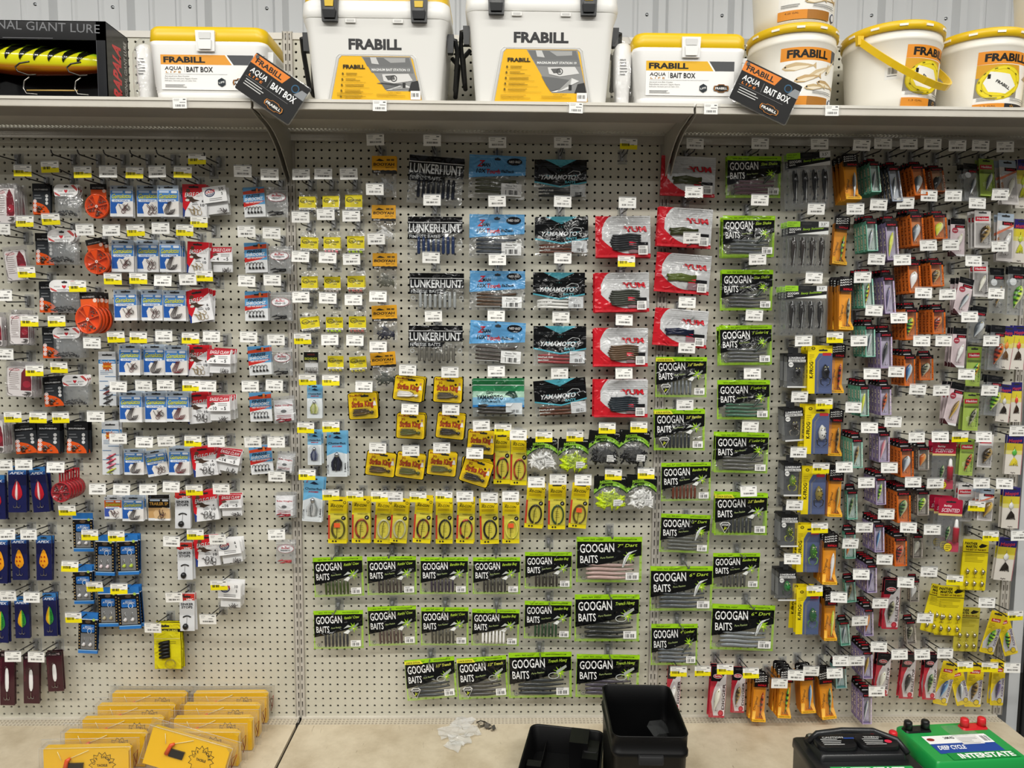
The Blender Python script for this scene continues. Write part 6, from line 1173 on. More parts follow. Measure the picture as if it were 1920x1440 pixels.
put('lure_tray', 'lure tray', 'orange lure trays with black tops', 'orange tray', L_('''1598 337 29 78 0 3 silver;1577 457 28 78 -6 0 tiger;1587 576 27 84 -2 4 bass;1571 698 26 76 -2 1 red;1567 818 26 72 -2 1 brown;1567 930 28 76 -2 2 gold;1557 1056 28 78 -1 3 white;1558 1163 24 74 0 2 yellow;1425 1316 26 72 -3 2 craw;1473 1308 25 74 -3 3 tiger;1515 1302 27 68 3 2 blue;1552 1310 27 74 6 2 green''',
    lambda k: (des(d_tray, k), 'orange card tray with a %s lure' % LN[k]), ''), jit=1.5)
def cl(k): s, l, *f = k.split(','); return des(d_clam, l, s, fat=int(bool(f))), {'rapala': 'clear blister', 'heddong': 'green-backed blister', 'heddonw': 'white-backed blister', 'salmon': 'pale blister with salmon stripe', 'pink': 'clear blister with pink badge'}[s] + ' with a %s lure' % LN[l]
put('lure_blister', 'lure blister', 'clear lure blisters', 'lure blister', L_('''1820 341 26 75 -4 2 rapala,silver;1795 445 27 72 -3 1 pink,pearl;1806 556 28 72 -14 2 pink,silver;1797 652 26 74 -3 2 pink,white;1788 757 26 80 -12 2 pink,gold;
1850 333 28 76 -4 1 heddong,silver;1842 430 31 72 -2 2 heddonw,brown,f;1838 523 28 68 -2 1 heddonw,pearl;1832 608 27 68 -8 1 rapala,silver,f;1825 687 27 74 -2 0 heddong,tiger;1820 772 29 70 -2 1 heddong,bass;1812 857 26 68 -3 2 heddong,craw;1808 942 28 70 -3 1 heddonw,black;
1891 342 32 90 -3 1 salmon,pearl;1884 445 31 92 -4 1 salmon,white;1868 545 27 86 -3 0 rapala,brown;1904 545 30 92 -4 1 rapala,lime,f;1868 652 27 84 -4 2 rapala,craw,f;1862 742 29 74 -5 2 rapala,lime,f;1847 845 27 62 -4 0 heddonw,brown,f;1848 946 28 60 -4 3 salmon,gold,f''', cl, ''), colw=.7)
ME = {'y': 'c9d84a,c8c83a', 'o': 'e88a3a,6a4a2a', 's': 'd8d8d6,2a241e', 'r': 'd84a3a,3a2a1e', 'g': '5ab04a,d8c83a'}
put('spinner_card', 'spinner card', 'spinner lure cards with navy tops', 'spinner card', L_('1917 345 24 92 0 1 y;1912 452 26 82 -3 1 y;1886 652 26 80 -8 1 o;1909 652 26 82 -3 1 r;1882 756 25 70 -6 1 s;1905 754 20 74 0 0 r;1901 852 31 74 -3 1 g;1895 952 32 76 -2 1 s;1885 1048 34 80 -5 1 s', lambda k: (des(d_mepps, ME[k]), 'navy-topped card with a %s bladed spinner' % {'y': 'yellow', 'o': 'orange', 's': 'silver', 'r': 'red', 'g': 'green'}[k]), ''), colw=.5)
put('scented_lure_pack', 'lure pack', 'dark red lure packs with a bottle', 'dark red lure pack', L_('1769 872 45 92 -1 1 x;1780 986 46 98 -3 3 x', lambda k: (des(d_scent), 'dark red pack holding lure and scent bottle'), ''))
put('spinner_kit_card', 'spinner kit', 'yellow spinner kit cards', 'spinner kit', L_('1827 1060 48 92 -3 1 6;1780 1145 51 92 -3 0 6;1757 1142 44 88 -14 0 6;1812 1180 46 82 -2 0 s', lambda k: (des(d_panther, 6, strike=int(k == 's')), 'yellow card of six spinners' if k == '6' else 'olive card of six bladed lures'), ''), colw=.35)
def bk(k): s, l = k.split(','); return des(d_berk, l, s), ('yellow blister' if s == 'flicker' else 'red blister') + ' with a %s crankbait' % LN[l]
put('crankbait_blister', 'crankbait blister', 'red and yellow crankbait blisters', 'crankbait blister', L_('''1671 1133 31 92 -2 1 pop,bass;1655 1264 27 78 -5 1 pop,pearl;1702 1268 27 84 -2 1 pop,black;1744 1269 25 84 -2 1 pop,green;1346 1297 30 94 -3 1 digger,pearl;1384 1293 26 84 -2 0 digger,brown;1263 1290 26 84 -2 0 digger,white;
1861 1186 28 80 -14 0 flicker,lime;1887 1190 26 76 15 0 flicker,tiger;1772 1281 28 80 -13 0 flicker,blue;1799 1286 26 70 14 0 flicker,silver;1827 1284 31 82 -3 0 flicker,brown;1871 1281 25 82 -2 1 flicker,purple''', bk, ''), colw=.3)
# ------------------------------------------------------------------ peg hooks with their price tags
TAGS = '''43 320 y;93 313 y;155 323 y;202 322 w;253 324 y;295 322 w;343 323 y;370 298 y;456 321 w;506 327 w;565 327 w;607 326 w;653 326 w;703 262 w;810 263 w;932 267 w;1056 267 w;1178 270 y;1304 269 w;1425 269 w;1537 270 w;1615 272 w;1655 269 w;1703 270 w;1748 270 w;1795 273 w;1839 273 w;1885 275 w;
47 415 y;96 411 y;159 431 w;209 432 w;255 432 y;302 428 w;3 429 w;50 510 y;145 537 y;211 523 y;260 522 y;306 526 w;6 554 w;374 416 y;347 432 y;462 434 w;510 437 w;563 407 w;382 517 y;353 524 w;463 527 w;511 525 w;563 481 w;
56 602 y;107 602 y;10 664 w;64 695 y;111 689 y;172 643 w;217 632 y;260 633 y;308 630 w;222 725 w;269 723 w;310 722 w;357 634 y;397 631 w;467 632 w;517 637 w;358 723 y;389 724 w;469 724 w;515 722 w;568 635 y;577 712 y;
24 782 y;71 783 y;114 783 y;179 781 w;222 822 w;270 829 w;312 827 w;7 872 w;45 871 w;104 876 w;183 917 w;228 918 w;277 918 w;322 913 w;126 957 y;362 827 y;405 828 w;474 829 w;518 829 w;364 919 y;414 917 w;519 893 w;573 802 y;576 890 y;
12 1002 w;53 1002 w;169 1003 y;218 1005 y;132 1062 y;15 1117 w;60 1120 w;177 1100 y;224 1104 y;138 1158 y;287 1177 w;321 1015 w;366 1002 y;409 1011 w;327 1120 w;411 1097 y;390 1161 w;519 1002 w;24 1231 w;68 1232 w;
611 402 w;659 405 w;702 355 w;810 375 w;614 483 w;660 486 w;705 448 w;809 483 w;565 557 w;615 559 w;662 562 w;708 556 w;813 593 w;618 637 w;665 638 w;709 650 w;764 694 w;843 698 w;620 713 y;682 725 w;769 767 w;845 768 w;
932 377 w;1055 378 w;1177 380 w;933 487 w;1055 484 w;1175 490 y;930 592 w;1052 595 w;1170 600 w;930 696 w;1050 700 w;1170 700 w;903 798 w;709 840 w;770 845 w;829 840 w;890 850 w;620 800 y;621 928 y;666 930 y;711 931 y;739 931 w;783 932 y;833 931 y;871 931 w;917 933 w;958 931 w;943 805 y;972 815 w;1020 819 y;1077 818 y;1138 803 y;1197 801 y;1150 890 y;1211 888 y;1006 904 w;1047 899 w;1093 900 w;
1301 360 w;1424 375 w;1530 392 w;1297 446 w;1421 486 w;1527 521 w;1288 567 w;1414 591 w;1506 639 w;1288 652 w;1410 700 w;1285 759 w;1500 744 w;1546 757 y;1406 800 w;1497 848 w;1540 878 y;1403 921 w;1489 947 w;1536 990 y;1486 1048 w;1527 1108 y;1273 1259 y;1317 1258 y;1360 1255 y;1407 1262 y;1461 1281 w;1492 1266 w;1521 1258 w;
1604 392 w;1647 384 w;1697 381 w;1742 367 w;1788 367 w;1833 381 w;1875 365 w;1643 486 w;1692 487 w;1741 460 w;1782 459 w;1825 489 w;1874 462 w;1617 520 w;1731 549 w;1776 552 w;1867 550 w;1638 582 w;1686 596 w;1818 594 w;1565 633 y;1610 639 w;1728 639 w;1770 639 w;1859 639 w;1635 701 w;1681 697 w;1812 702 w;1721 730 w;1765 732 w;1855 732 w;1600 764 w;1631 802 w;1675 791 w;
1719 820 w;1762 819 w;1800 819 y;1845 819 w;1909 808 w;1582 876 w;1668 877 w;1712 904 w;1753 906 w;1841 906 w;1883 907 w;1625 905 w;1662 964 w;1831 949 y;1620 989 w;1704 989 w;1748 993 w;1857 1005 y;1910 1004 w;1594 1019 w;1659 1049 w;1741 1072 w;1614 1077 w;1698 1092 w;1790 1088 y;1573 1120 w;1651 1131 w;1735 1159 w;1612 1164 w;1850 1130 w;1904 1154 y;1648 1213 w;1687 1227 w;1729 1227 w;1772 1225 w;1577 1239 w;1606 1239 w;1565 1262 w;1643 1296 w;1809 1250 y;1855 1251 y;1897 1252 w'''
BARE = '''35 300;140 300;187 300;233 300;280 300;327 300;412 305;633 1030;736 1027;834 1026;930 1027;1028 1014;1141 992;635 1131;736 1128;835 1127;931 1129;1028 1117;1139 1103;808 1223;907 1223;1011 1211;1139 1214;1285 963;1279 1046;1268 1157;1380 1028;1397 1120'''
def tag_mesh(c, sd):
    g = G(); g.rect(-27, -17, 27, 15, 'f4f3ee' if c == 'w' else 'f3f1ea'); rr = random.Random(sd)
    if c == 'y': g.poly([(-27, -17), (27, -17), (27, -3), (3, -3), (3, 1), (-27, 1)], 'f0e010')
    g.lines(-22, 10, -2, 1, 4, 1.6, '8c8a86', sd); g.lines(-22, 5, 20 if c == 'y' else -4, 1, 4, 1.4, 'a09e9a', sd + 1); g.rect(13, 9.5, 22, 12, '2c2c2c')
    if c == 'y': g.barcode(-21, -7, 3, 1.5, '1c1c1c', 13, sd); g.lines(8, -4, 20, 1, 3, 1.6, '444', sd)
    else: g.lines(2, 1, 21, 1, 3, 1.8, '6a6864', sd); g.barcode(-17, -10, 19, -4.5, '4a4846', 18, sd)
    return g.mesh('price_label')
tms = {(c, i): tag_mesh(c, 10 + i) for c in 'wy' for i in range(4)}
g = G(); g.rrect(-28.5, -18.5, 28.5, 19, 3, 'e3e5e5/.22', 'clear', 0); g.rect(-27, 15.5, 27, 19, 'd8dada/.6', 'clear'); hold = g.mesh('tag_holder')
def wires(L, tag):
    g = G(); g.tube([(0, -2, -4), (0, -14, -5), (0, -L * .9, -8), (0, -L * .97, -4), (0, -L, 4)], 2.1, '3b3b3c' if L > 100 else '7b7b7a', 'steel', 6)
    if tag: g.tube([(0, -2, 9), (0, -12, 10), (0, -L * .85, 17), (0, -L - 2, 24)], 1.9, '3b3b3c', 'steel', 6)
    g.box(-6.5, 6.5, -12, -2, -16, 14, '9b9c9d', 'steel', 1.2); g.box(-3.5, 3.5, -15, -12, -14, 3, 'b9babb', 'steel', .8)
    return g.mesh('peg_hook')
wm = {(L, t): wires(L, t) for L, t in ((118, 1), (125, 0), (95, 0))}
g = G(); g.rect(-12, -24, 17, 20, 'b5b8ba/.5', 'clear', -1.5); g.rect(15.5, -24, 17, 20, 'dfe2e3/.8', 'clear'); g.rect(-12, -24, 17, -22.5, '8d9092/.8', 'clear'); bp_ = g.mesh('back_plate')
HK = []
for i, ln in enumerate(TAGS.replace('\n', '').split(';')):
    x, y, c = ln.split(); L = .118
    p = P(float(x), float(y), -L - .004); HK.append((Vector((p.x, 0, p.z - .012)), c, i, p))
for ln in BARE.split(';'):
    x, y = ln.split(); p = P(float(x), float(y), 0); HK.append((p, None, len(HK), None))
lab = {}
for hp, c, i, tp in HK:
    L = 118 if c else (125 if hp.z > 2.0 else 95)
    o = ob('peg_hook', wm[(L, 1 if c else 0)], None, hp)
    ob('back_plate', bp_, o, (0, 0, 0))
    if c:
        t = ob('price_tag', hold, o, tp - hp + Vector((R.uniform(-.0015, .0015), 0, 0))); t.rotation_euler = (R.uniform(-.14, .10), R.uniform(-.035, .035), R.uniform(-.06, .06))
        ob('price_label', tms[(c, R.randrange(4))], t, (0, -.0006, 0))
    best = min(PK, key=lambda r: abs(r['x'] - hp.x) * 1.2 + abs(r['top'] - .008 - hp.z) + (.05 if r['top'] > hp.z + .05 else 0))
    dx = best['x'] - hp.x; dz = best['top'] - hp.z; col = {'w': 'white-tagged', 'y': 'yellow-tagged', None: 'untagged'}[c]
    near = abs(dx) < .035 and -.045 < dz < .03
    s = '%s peg hook %s the %s %s' % (col, 'holding' if near else 'above' if dz < 0 else 'beside', best['short'], best['where'])
    if not near and abs(dx) > .02: s = '%s empty peg hook %s of the %s %s' % (col, 'left' if dx > 0 else 'right', best['short'], best['where'])
    lab.setdefault(s, []).append((hp, o))
for s, l in lab.items():
    l.sort(key=lambda q: (round(-q[0].z, 2), q[0].x))
    for k, (hp, o) in enumerate(l):
        thing(o, s if len(l) == 1 else s + ', ' + ('upper one' if len(l) == 2 and k == 0 and hp.z > l[1][0].z + .012 else 'lower one' if len(l) == 2 and hp.z < l[0][0].z - .012 else ORD[k + 1] + ' of ' + str(len(l))), 'peg hook', 'peg hooks on the pegboard')
# ------------------------------------------------------------------ goods on the top shelf and on the decks (mm, origin at the middle of the front bottom edge)
def front_place(px0, px1, pyb, Y, Z):
    """x centre, width and scale for a thing standing on height Z with its front at Y"""
    a, b = P(px0, pyb, Y), P(px1, pyb, Y); return Vector(((a.x + b.x) / 2, Y, Z)), (b.x - a.x) * 1000
FY = SH_Y + .012
def badge(g, x, z, k, col='14181c', m='card', txt=None):
    g.poly([(x + k * math.cos(a * math.pi / 3 + math.pi / 2), z + k * math.sin(a * math.pi / 3 + math.pi / 2)) for a in range(6)], col, m)
    if txt: g.text(txt, x, z - k * .2, k * .4, k * 1.3, 'e8e8e6', 12, .2, .03, m, 'c')
def shield(g, x, z, w_, h, m='card'):
    for k, c in ((1, '14120f'), (.93, 'd8862a'), (.86, '14120f')):
        g.poly([(x - w_ * k, z), (x - w_ * .9 * k, z + h * .62 * k), (x - w_ * .5 * k, z + h * .7 * k), (x - w_ * .35 * k, z + h * k), (x + w_ * .35 * k, z + h * k), (x + w_ * .5 * k, z + h * .7 * k), (x + w_ * .9 * k, z + h * .62 * k), (x + w_ * k, z), (x + w_ * .9 * k, z - h * .62 * k), (x + w_ * .5 * k, z - h * .7 * k), (x + w_ * .35 * k, z - h * k), (x - w_ * .35 * k, z - h * k), (x - w_ * .5 * k, z - h * .7 * k), (x - w_ * .9 * k, z - h * .62 * k)], c, m)
    g.text('FRABILL', x, z - h * .26, h * .55, w_ * 1.5, 'f4f2ee', 0, 0, .04, m, 'c')
def hang_tag():
    g = G(); W, H = 172, 112; a, b, t, o = -W / 2, W / 2, H / 2, -H / 2
    g.rrect(a - 3, o - 3, b + 3, t + 3, 8, 'd8dde0/.2', 'clear', 1); g.y = 0; g.rrect(a, o, b, t, 5, '0a0a0b')
    g.poly([(a, t - 4), (b - W * .36, t - 4), (b - W * .42, t - H * .27), (a, t - H * .27)], 'e0802a'); g.text('FRABILL', a + W * .06, t - H * .22, H * .13, W * .48, '17140f', 0, 0, .05)
    g.text('AQUA', a + W * .06, t - H * .46, H * .13, W * .3, 'f0f0ee', 0, .1, .03); g.text('L I F E', a + W * .08, t - H * .56, H * .06, W * .24, 'e0802a', 0, .1, .03); g.line([(a + W * .42, t - H * .33), (a + W * .42, t - H * .56)], 1.4, '777'); g.text('BAIT BOX', a + W * .46, t - H * .52, H * .16, W * .44, 'f4f4f2', 0, 0, .04)
    g.ring(b - W * .2, t - H * .2, H * .1, 3, '2f5a78'); g.poly([(b - W * .1, t - H * .14), (b, t - H * .14), (b, t - H * .34), (b - W * .18, t - H * .34)], '8a8d90'); g.line([(a + 8, t - H * .6), (b - 30, t - H * .6)], 1, '777')
    g.lines(a + W * .08, t - H * .67, a + W * .5, 3, H * .06, 2.4, 'c9c9c7', 3); shield(g, W * .16, o + H * .16, 30, 13); g.ell(a + 9, t - 9, 5, 5, '555')
    return g.mesh('hang_tag')
htm = hang_tag()
def bait_box(px0, px1, pyb, col, label, tagpx, tagrot):
    p, W = front_place(px0, px1, pyb, FY, SH_Z); H = 196; D_ = 190; hw = W / 2
    root = ob('bait_box', None, None, p)
    g = G(); k = 12
    lo = [(W - 34, D_ - 20, 22, 0), (W - 30, D_ - 16, 24, 3), (W - 26, D_ - 12, 24, 20), (W - 27, D_ - 13, 24, 22), (W - 24, D_ - 10, 24, 24), (W - 25, D_ - 11, 24, 30), (W - 22, D_ - 8, 24, 32), (W - 23, D_ - 9, 24, 38), (W - 20, D_ - 6, 24, 40), (W - 4, D_ - 1, 26, 142), (W, D_, 26, 146), (W, D_, 26, 156), (W - 6, D_ - 6, 24, 157)]
    g.rloft(lo, 'f2f1ee', 'plastic', 6); g.v = [(x, y + D_ / 2, z) for x, y, z in g.v]
    ob('body', g.mesh('body'), root)
    g = G(); g.rloft([(W - 3, D_ - 3, 26, 157), (W + 2, D_ + 2, 28, 161), (W, D_, 30, 188), (W - 10, D_ - 10, 30, 196), (W - 30, D_ - 30, 26, 199)], 'e8c012', 'plastic', 6); g.v = [(x, y + D_ / 2, z) for x, y, z in g.v]; ob('lid', g.mesh('lid'), root)
    g = G(); g.box(-26, 26, -9, 0, 128, 182, 'eeeeec', 'plastic', 2); g.box(-18, 18, -14, -8, 132, 156, 'f4f4f2', 'plastic', 2); g.box(-16, 16, -12, -8, 160, 176, 'd8d8d6', 'plastic', 1); ob('latch', g.mesh('latch'), root)
    g = G(); g.tube([(-60, 60, 196), (-50, 60, 206), (50, 60, 206), (60, 60, 196)], 4, 'f0f0ee', 'plastic', 8); ob('handle', g.mesh('handle'), root)
    g = G(); lw, lh = W * .8, 92; x0, z1 = -hw * .78, 120; g.y = 0
    def on(fn): pass
    g.rect(x0, z1 - lh, x0 + lw * .98, z1, 'f4f3f0', 'card'); g.poly([(x0, z1), (x0 + lw * .68, z1), (x0 + lw * .75, z1 - 26), (x0, z1 - 26)], col); g.poly([(x0 + lw * .7, z1), (x0 + lw * .98, z1), (x0 + lw * .98, z1 - 26), (x0 + lw * .77, z1 - 26)], '4c4d4f')
    g.text('FRABILL', x0 + lw * .03, z1 - 20, 15, lw * .44, '15130f', 0, 0, .07); g.text('AQUA', x0 + lw * .04, z1 - 40, 9.5, lw * .18, '17181a', 0, .1, .02); g.text('L I F E', x0 + lw * .05, z1 - 48, 5, lw * .16, 'c08a3a', 0, .1, .02); g.line([(x0 + lw * .25, z1 - 29), (x0 + lw * .25, z1 - 46)], .8, '888'); g.text('BAIT BOX', x0 + lw * .27, z1 - 45, 14, lw * .28, '17181a', 0, 0, .03)
    g.line([(x0 + lw * .04, z1 - 51), (x0 + lw * .7, z1 - 51)], .7, 'aaa'); g.text('Aerated Live Bait Cooler', x0 + lw * .04, z1 - 58, 3.2, lw * .26, '444'); g.text('Refroidisseur aere pour Appats Vivants', x0 + lw * .04, z1 - 64, 3.2, lw * .34, '444'); g.text('Enfriador Aereado para el Cebo Vivo', x0 + lw * .04, z1 - 70, 3.2, lw * .33, '444'); g.lines(x0 + lw * .04, z1 - 80, x0 + lw * .34, 3, 3, 1.2, '888', 4)
    badge(g, x0 + lw * .64, z1 - 72, 12, '20282e', 'card', 'LIFE'); shield(g, x0 + lw * .84, z1 - 72, 22, 11)
    # the label follows the slightly leaning front of the body
    g.v = [(x, y + 2.4 - 2.5 * (z - 40) / 102, z) for x, y, z in g.v]
    ob('label', g.mesh('label'), root)
    tp = P(tagpx[0], tagpx[1], SH_Y - .022) - p
    t = ob('hang_tag', htm, root, tp); t.rotation_euler = (0, math.radians(-tagrot), 0); t['label'] = 'black and orange bait box hang tag'
    c, s_ = math.cos(math.radians(tagrot)), math.sin(math.radians(tagrot)); q = Vector((-77 * c - 47 * s_, 0, -77 * s_ + 47 * c)) * .001
    g = G(); e = tp + q; g.tube([(e.x * 1000, e.y * 1000, e.z * 1000), (hw - 8, 10, max(95, e.z * 1000 + 18)), (hw - 6, 40, 120)], 1.2, 'c9c9c4', 'plastic', 5); g.box(hw - 12, hw + 12, 30, 60, 112, 140, 'efefec', 'plastic', 2); ob('tag_string', g.mesh('tag_string'), root)
    thing(root, label, 'bait box'); return root
bait_box(279, 500, 186, 'e39a33', 'white bait box with yellow lid beside the giant lure box', (511, 166), -34)
bait_box(1187, 1397, 194, 'e8b42a', 'white bait box with yellow lid between cooler and buckets', (1436, 173), -24)
def cooler(px0, px1, pyb, num, label, lidcol, ph=232, lids=.83):
    p, W = front_place(px0, px1, pyb, FY, SH_Z); D_ = 260; H = 300; root = ob('bait_cooler', None, None, p); hw = W / 2; zl = ph
    g = G(); c = 'e9e8e4'
    lo = [(W * .86, D_ * .86, 22, 0), (W * .87, D_ * .87, 26, 6), (W * .955, D_ * .955, 26, zl - 26), (W * .985, D_ * .99, 30, zl - 8), (W, D_, 30, zl)]
    g.rloft(lo, c, 'plastic', 6); g.v = [(x, y + D_ / 2, z) for x, y, z in g.v]; ob('body', g.mesh('body'), root)
    g = G(); g.rloft([(W * .99, D_ * .99, 30, zl + 3), (W * 1.01, D_ * 1.02, 32, zl + 10), (W, D_, 34, zl + 44), (W * .96, D_ * .96, 34, zl + 52)], 'efeeea', 'plastic', 6); g.rloft([(W * .98, D_ * .98, 34, zl + 46), (W * .98, D_ * .98, 34, zl + 82), (W * .9, D_ * .9, 30, zl + 88)], lidcol, 'plastic', 6)
    g.v = [(x, y + D_ / 2, z) for x, y, z in g.v]; ob('lid', g.mesh('lid'), root)
    def fy(z): return D_ / 2 - D_ * (.435 + .04 * max(0, min(1, (z - 6) / (zl - 32)))) - .8
    for sx in (-1, 1):
        x = sx * W * .30; g = G(); g.box(x - 24, x + 24, -16, 2, zl - 12, zl + 66, '1b1c1e', 'plastic', 3); g.box(x - 18, x + 18, -22, -14, zl - 6, zl + 14, '232426', 'plastic', 3); g.box(x - 12, x + 12, -20, -15, zl + 24, zl + 40, 'd8b41a', 'plastic', 1); g.box(x - 14, x + 14, -19, -15, zl + 14, zl + 22, '0e0f10', 'plastic'); ob('latch', g.mesh('latch'), root)
        g = G(); g.tube([(sx * hw * .98, 60, zl - 30), (sx * (hw + 14), 60, zl - 34), (sx * (hw + 18), 90, zl - 60), (sx * (hw + 10), 120, zl - 150), (sx * (hw + 8), 160, zl - 160), (sx * (hw + 16), 190, zl - 60), (sx * hw * .98, 200, zl - 34)], 7, '1a1b1c', 'plastic', 8); g.box(sx * hw - 10, sx * hw + 10, 50, 74, zl - 70, zl - 20, '1d1e20', 'plastic', 2); ob('handle', g.mesh('handle'), root)
    g = G()
    for sx in (-.2, .12): g.box(W * sx, W * sx + 28, -3, 0, zl - 12, zl - 1, 'dad9d5', 'plastic'); g.box(W * sx + 4, W * sx + 24, -3.6, -2, zl - 9, zl - 4, 'b9b8b4', 'plastic')
    ob('lid_stop', g.mesh('lid_stop'), root)
    g = G(); g.y = 0; g.text('FRABILL', -W * .185, zl - 78, 27, W * .36, '3f3f40', 0, 0, .07, 'matte'); g.v = [(x, fy(z) - .3, z) for x, y, z in g.v]; ob('lettering', g.mesh('lettering'), root)
    # recessed panel rim and printed label
    tr = lambda k: [(-W * .315 * k, 8 - 4 * (k - 1) * 20), (W * .315 * k, 8 - 4 * (k - 1) * 20), (W * .255 * k, zl - 104 + (k - 1) * 60), (W * .235 * k, zl - 96 + (k - 1) * 60), (-W * .235 * k, zl - 96 + (k - 1) * 60), (-W * .255 * k, zl - 104 + (k - 1) * 60)]
    def ring(k0, k1, col): 
        A, B = tr(k0), tr(k1); g.add([(x, fy(z) - 1, z) for x, z in A] + [(x, fy(z) - .2, z) for x, z in B], [(i, (i + 1) % 6, 6 + (i + 1) % 6, 6 + i) for i in range(6)], col, 'plastic')
    g = G(); ring(1.0, 1.06, 'c4c3bf'); ring(1.06, 1.09, 'd3d2ce'); ob('panel_rim', g.mesh('panel_rim'), root)
    g = G(); g.y = 0; zt, zb = zl - 98, 12; g.poly(tr(.985), 'eeb81a'); hgt = zt - zb
    xl = lambda z: W * (.31 - .065 * (z - zb) / hgt)
    ph_ = [(-W * .1, zt), (W * .235, zt), (xl(zb + 22), zb + 22), (W * .07, zb + 22)]
    g.poly(ph_, '8d8d8c'); g.poly([(-W * .09, zt - 2), (W * .225, zt - 2), (W * .245, zt - 26), (-W * .06, zt - 26)], '6f7070')
    g.poly([(-W * .04, zt - 2), (0, zt - 2), (W * .02, zt - 20), (-W * .03, zt - 18)], 'c9c9c7'); g.poly([(W * .05, zt - 3), (W * .2, zt - 3), (W * .2, zt - 14), (W * .1, zt - 16)], 'a5a5a4')
    g.poly([(-W * .055, zt - 26), (W * .245, zt - 26), (W * .255, zt - 42), (-W * .03, zt - 42)], '777878'); g.text('MAGNUM BAIT STATION ' + num, -W * .03, zt - 37, 6.2, W * .26, 'f4f4f2', 0, 0, .03)
    g.poly([(W * .04, zt - 46), (W * .22, zt - 44), (W * .25, zt - 62), (W * .12, zt - 70), (W * .05, zt - 64)], 'd9d8d6'); g.poly([(W * .06, zt - 50), (W * .12, zt - 48), (W * .13, zt - 60), (W * .08, zt - 62)], '5c5c5b'); g.ring(W * .12, zt - 57, 9, 2.4, '3c3c3c')
    g.poly([(W * .0, zt - 70), (W * .1, zt - 74), (W * .2, zt - 80), (W * .18, zb + 40), (W * .06, zb + 26), (W * .03, zb + 44)], '6a6b6b'); g.poly([(W * .2, zt - 74), (W * .25, zt - 82), (W * .16, zb + 36), (W * .06, zb + 24), (W * .1, zb + 24), (W * .19, zb + 34)], 'e0e0de'); g.rect(W * .18, zb + 30, W * .2, zb + 44, '2a2a2a')
    g.poly([(W * .22, zb + 22), (xl(zb + 22), zb + 22), (W * .285, zb + 50), (W * .24, zb + 46)], '2e2e2e')
    g.text('FRABILL', -W * .225, zt - 32, 10, W * .15, '2a210c', 0, 0, .07)
    for i in range(5):
        z = zt - 46 - 15 * i; x = -W * .235 - i * W * .004; g.ell(x + 3, z, 2.6, 3.4, '6a560f', n=8); g.lines(x + 12, z + 1, x + W * (.11 + .025 * i), 2, 4, 1.3, '8f7414', i); g.line([(x, z - 7), (x + W * (.14 + .028 * i), z - 7)], .6, 'a88a14')
    g.lines(-W * .27, zb + 14, -W * .04, 3, 4, 1.2, 'a88a14', 7); g.lines(W * .0, zb + 12, W * .2, 2, 4, 1.2, 'a88a14', 8); g.text('PLANO SYNERGY', W * .08, zb + 16, 3, W * .09, '6a560f')
    g.rect(xl(zb) - W * .075, zb - 1, xl(zb) - 3, zb + 22, 'f2f1ee'); g.barcode(xl(zb) - W * .07, zb + 6, xl(zb) - 8, zb + 16, '333', 12, 4)
    g.v = [(x, fy(z) + y * 1.0 - 1.2, z) for x, y, z in g.v]; ob('label', g.mesh('label'), root)
    thing(root, label, 'cooler', 'large white bait coolers'); return root
cooler(567, 842, 190, '13', 'large white bait cooler with yellow lid band, left of the two', 'e3bb16', 222)
cooler(873, 1157, 192, '19', 'larger white bait cooler showing no yellow lid, right of the two', 'eeede9', 246)
# boxed giant display lure
p, W = front_place(-72, 203, 181, FY, SH_Z); H = 205; D_ = 120; root = ob('giant_lure_box', None, None, p); hw = W / 2
g = G(); g.box(-hw, hw, D_ - 2, D_, 0, H, '121214', 'gloss'); g.box(-hw, hw, 0, D_, H - 2, H, '141416', 'gloss'); g.box(-hw, hw, 0, D_, 0, 2, '0f0f11', 'gloss'); g.box(hw - 2, hw, 0, D_, 0, H, '19191c', 'gloss'); g.box(-hw, -hw + 2, 0, D_, 0, H, '19191c', 'gloss'); g.box(-hw, hw, 0, 2, H - 50, H, '101012', 'gloss'); g.box(hw - 26, hw, 0, 2, 0, H, '1c1d20', 'gloss'); g.box(hw - 27, hw - 26, 0, D_, 0, H - 50, '4c4d52', 'gloss'); g.box(-hw, hw, 0, 2, 0, 6, '101012', 'gloss')
g.y = -.1; g.text('ORIGINAL GIANT LURE', hw - 16, H - 32, 24, 372, '76777a', -2, 0, 0, 'gloss', 'r'); g.line([(-hw * .4, H - 46), (hw * .28, H - 46)], 1.2, '77777a', 'gloss')
ob('box', g.mesh('box'), root)
g = G(); g.text('RAPALA', 14, -D_ * .62, 44, H * .72, 'd62a34', 0, .2, .07, 'gloss'); g.text('ORIGINAL GIANT LURE', 14, -D_ * .9, 16, H * .84, 'd8d6d4', 0, 0, .01, 'gloss')
g.v = [(hw + .3 - y * .1, -z, x) for x, y, z in g.v]; ob('side_lettering', g.mesh('side_lettering'), root)
g = G(); L_ = 400; vs = []; cs = []; pr = [(0, .1), (.02, .42), (.06, .6), (.15, .72), (.3, .86), (.5, .97), (.65, 1), (.82, .85), (.95, .5), (1, .2)]; pr2 = []
for i in range(41):
    t = i / 40
    for j in range(len(pr) - 1):
        if pr[j][0] <= t <= pr[j + 1][0]: pr2.append((t, pr[j][1] + (pr[j + 1][1] - pr[j][1]) * (t - pr[j][0]) / (pr[j + 1][0] - pr[j][0]))); break
n = 28
for t, r in pr2:
    for i in range(n):
        a = 2 * math.pi * i / n; sa = math.sin(a); x = hw - 30 - L_ * t; z = 112 + 14 * t + 42 * r * sa
        vs.append((x, 58 - 40 * r * math.cos(a), z)); k = lin('a8d024') if sa > .62 else lin('e0dd1c') if sa > -.55 else lin('d88a1a') if sa > -.8 else lin('a8481a')
        cs.append(k)
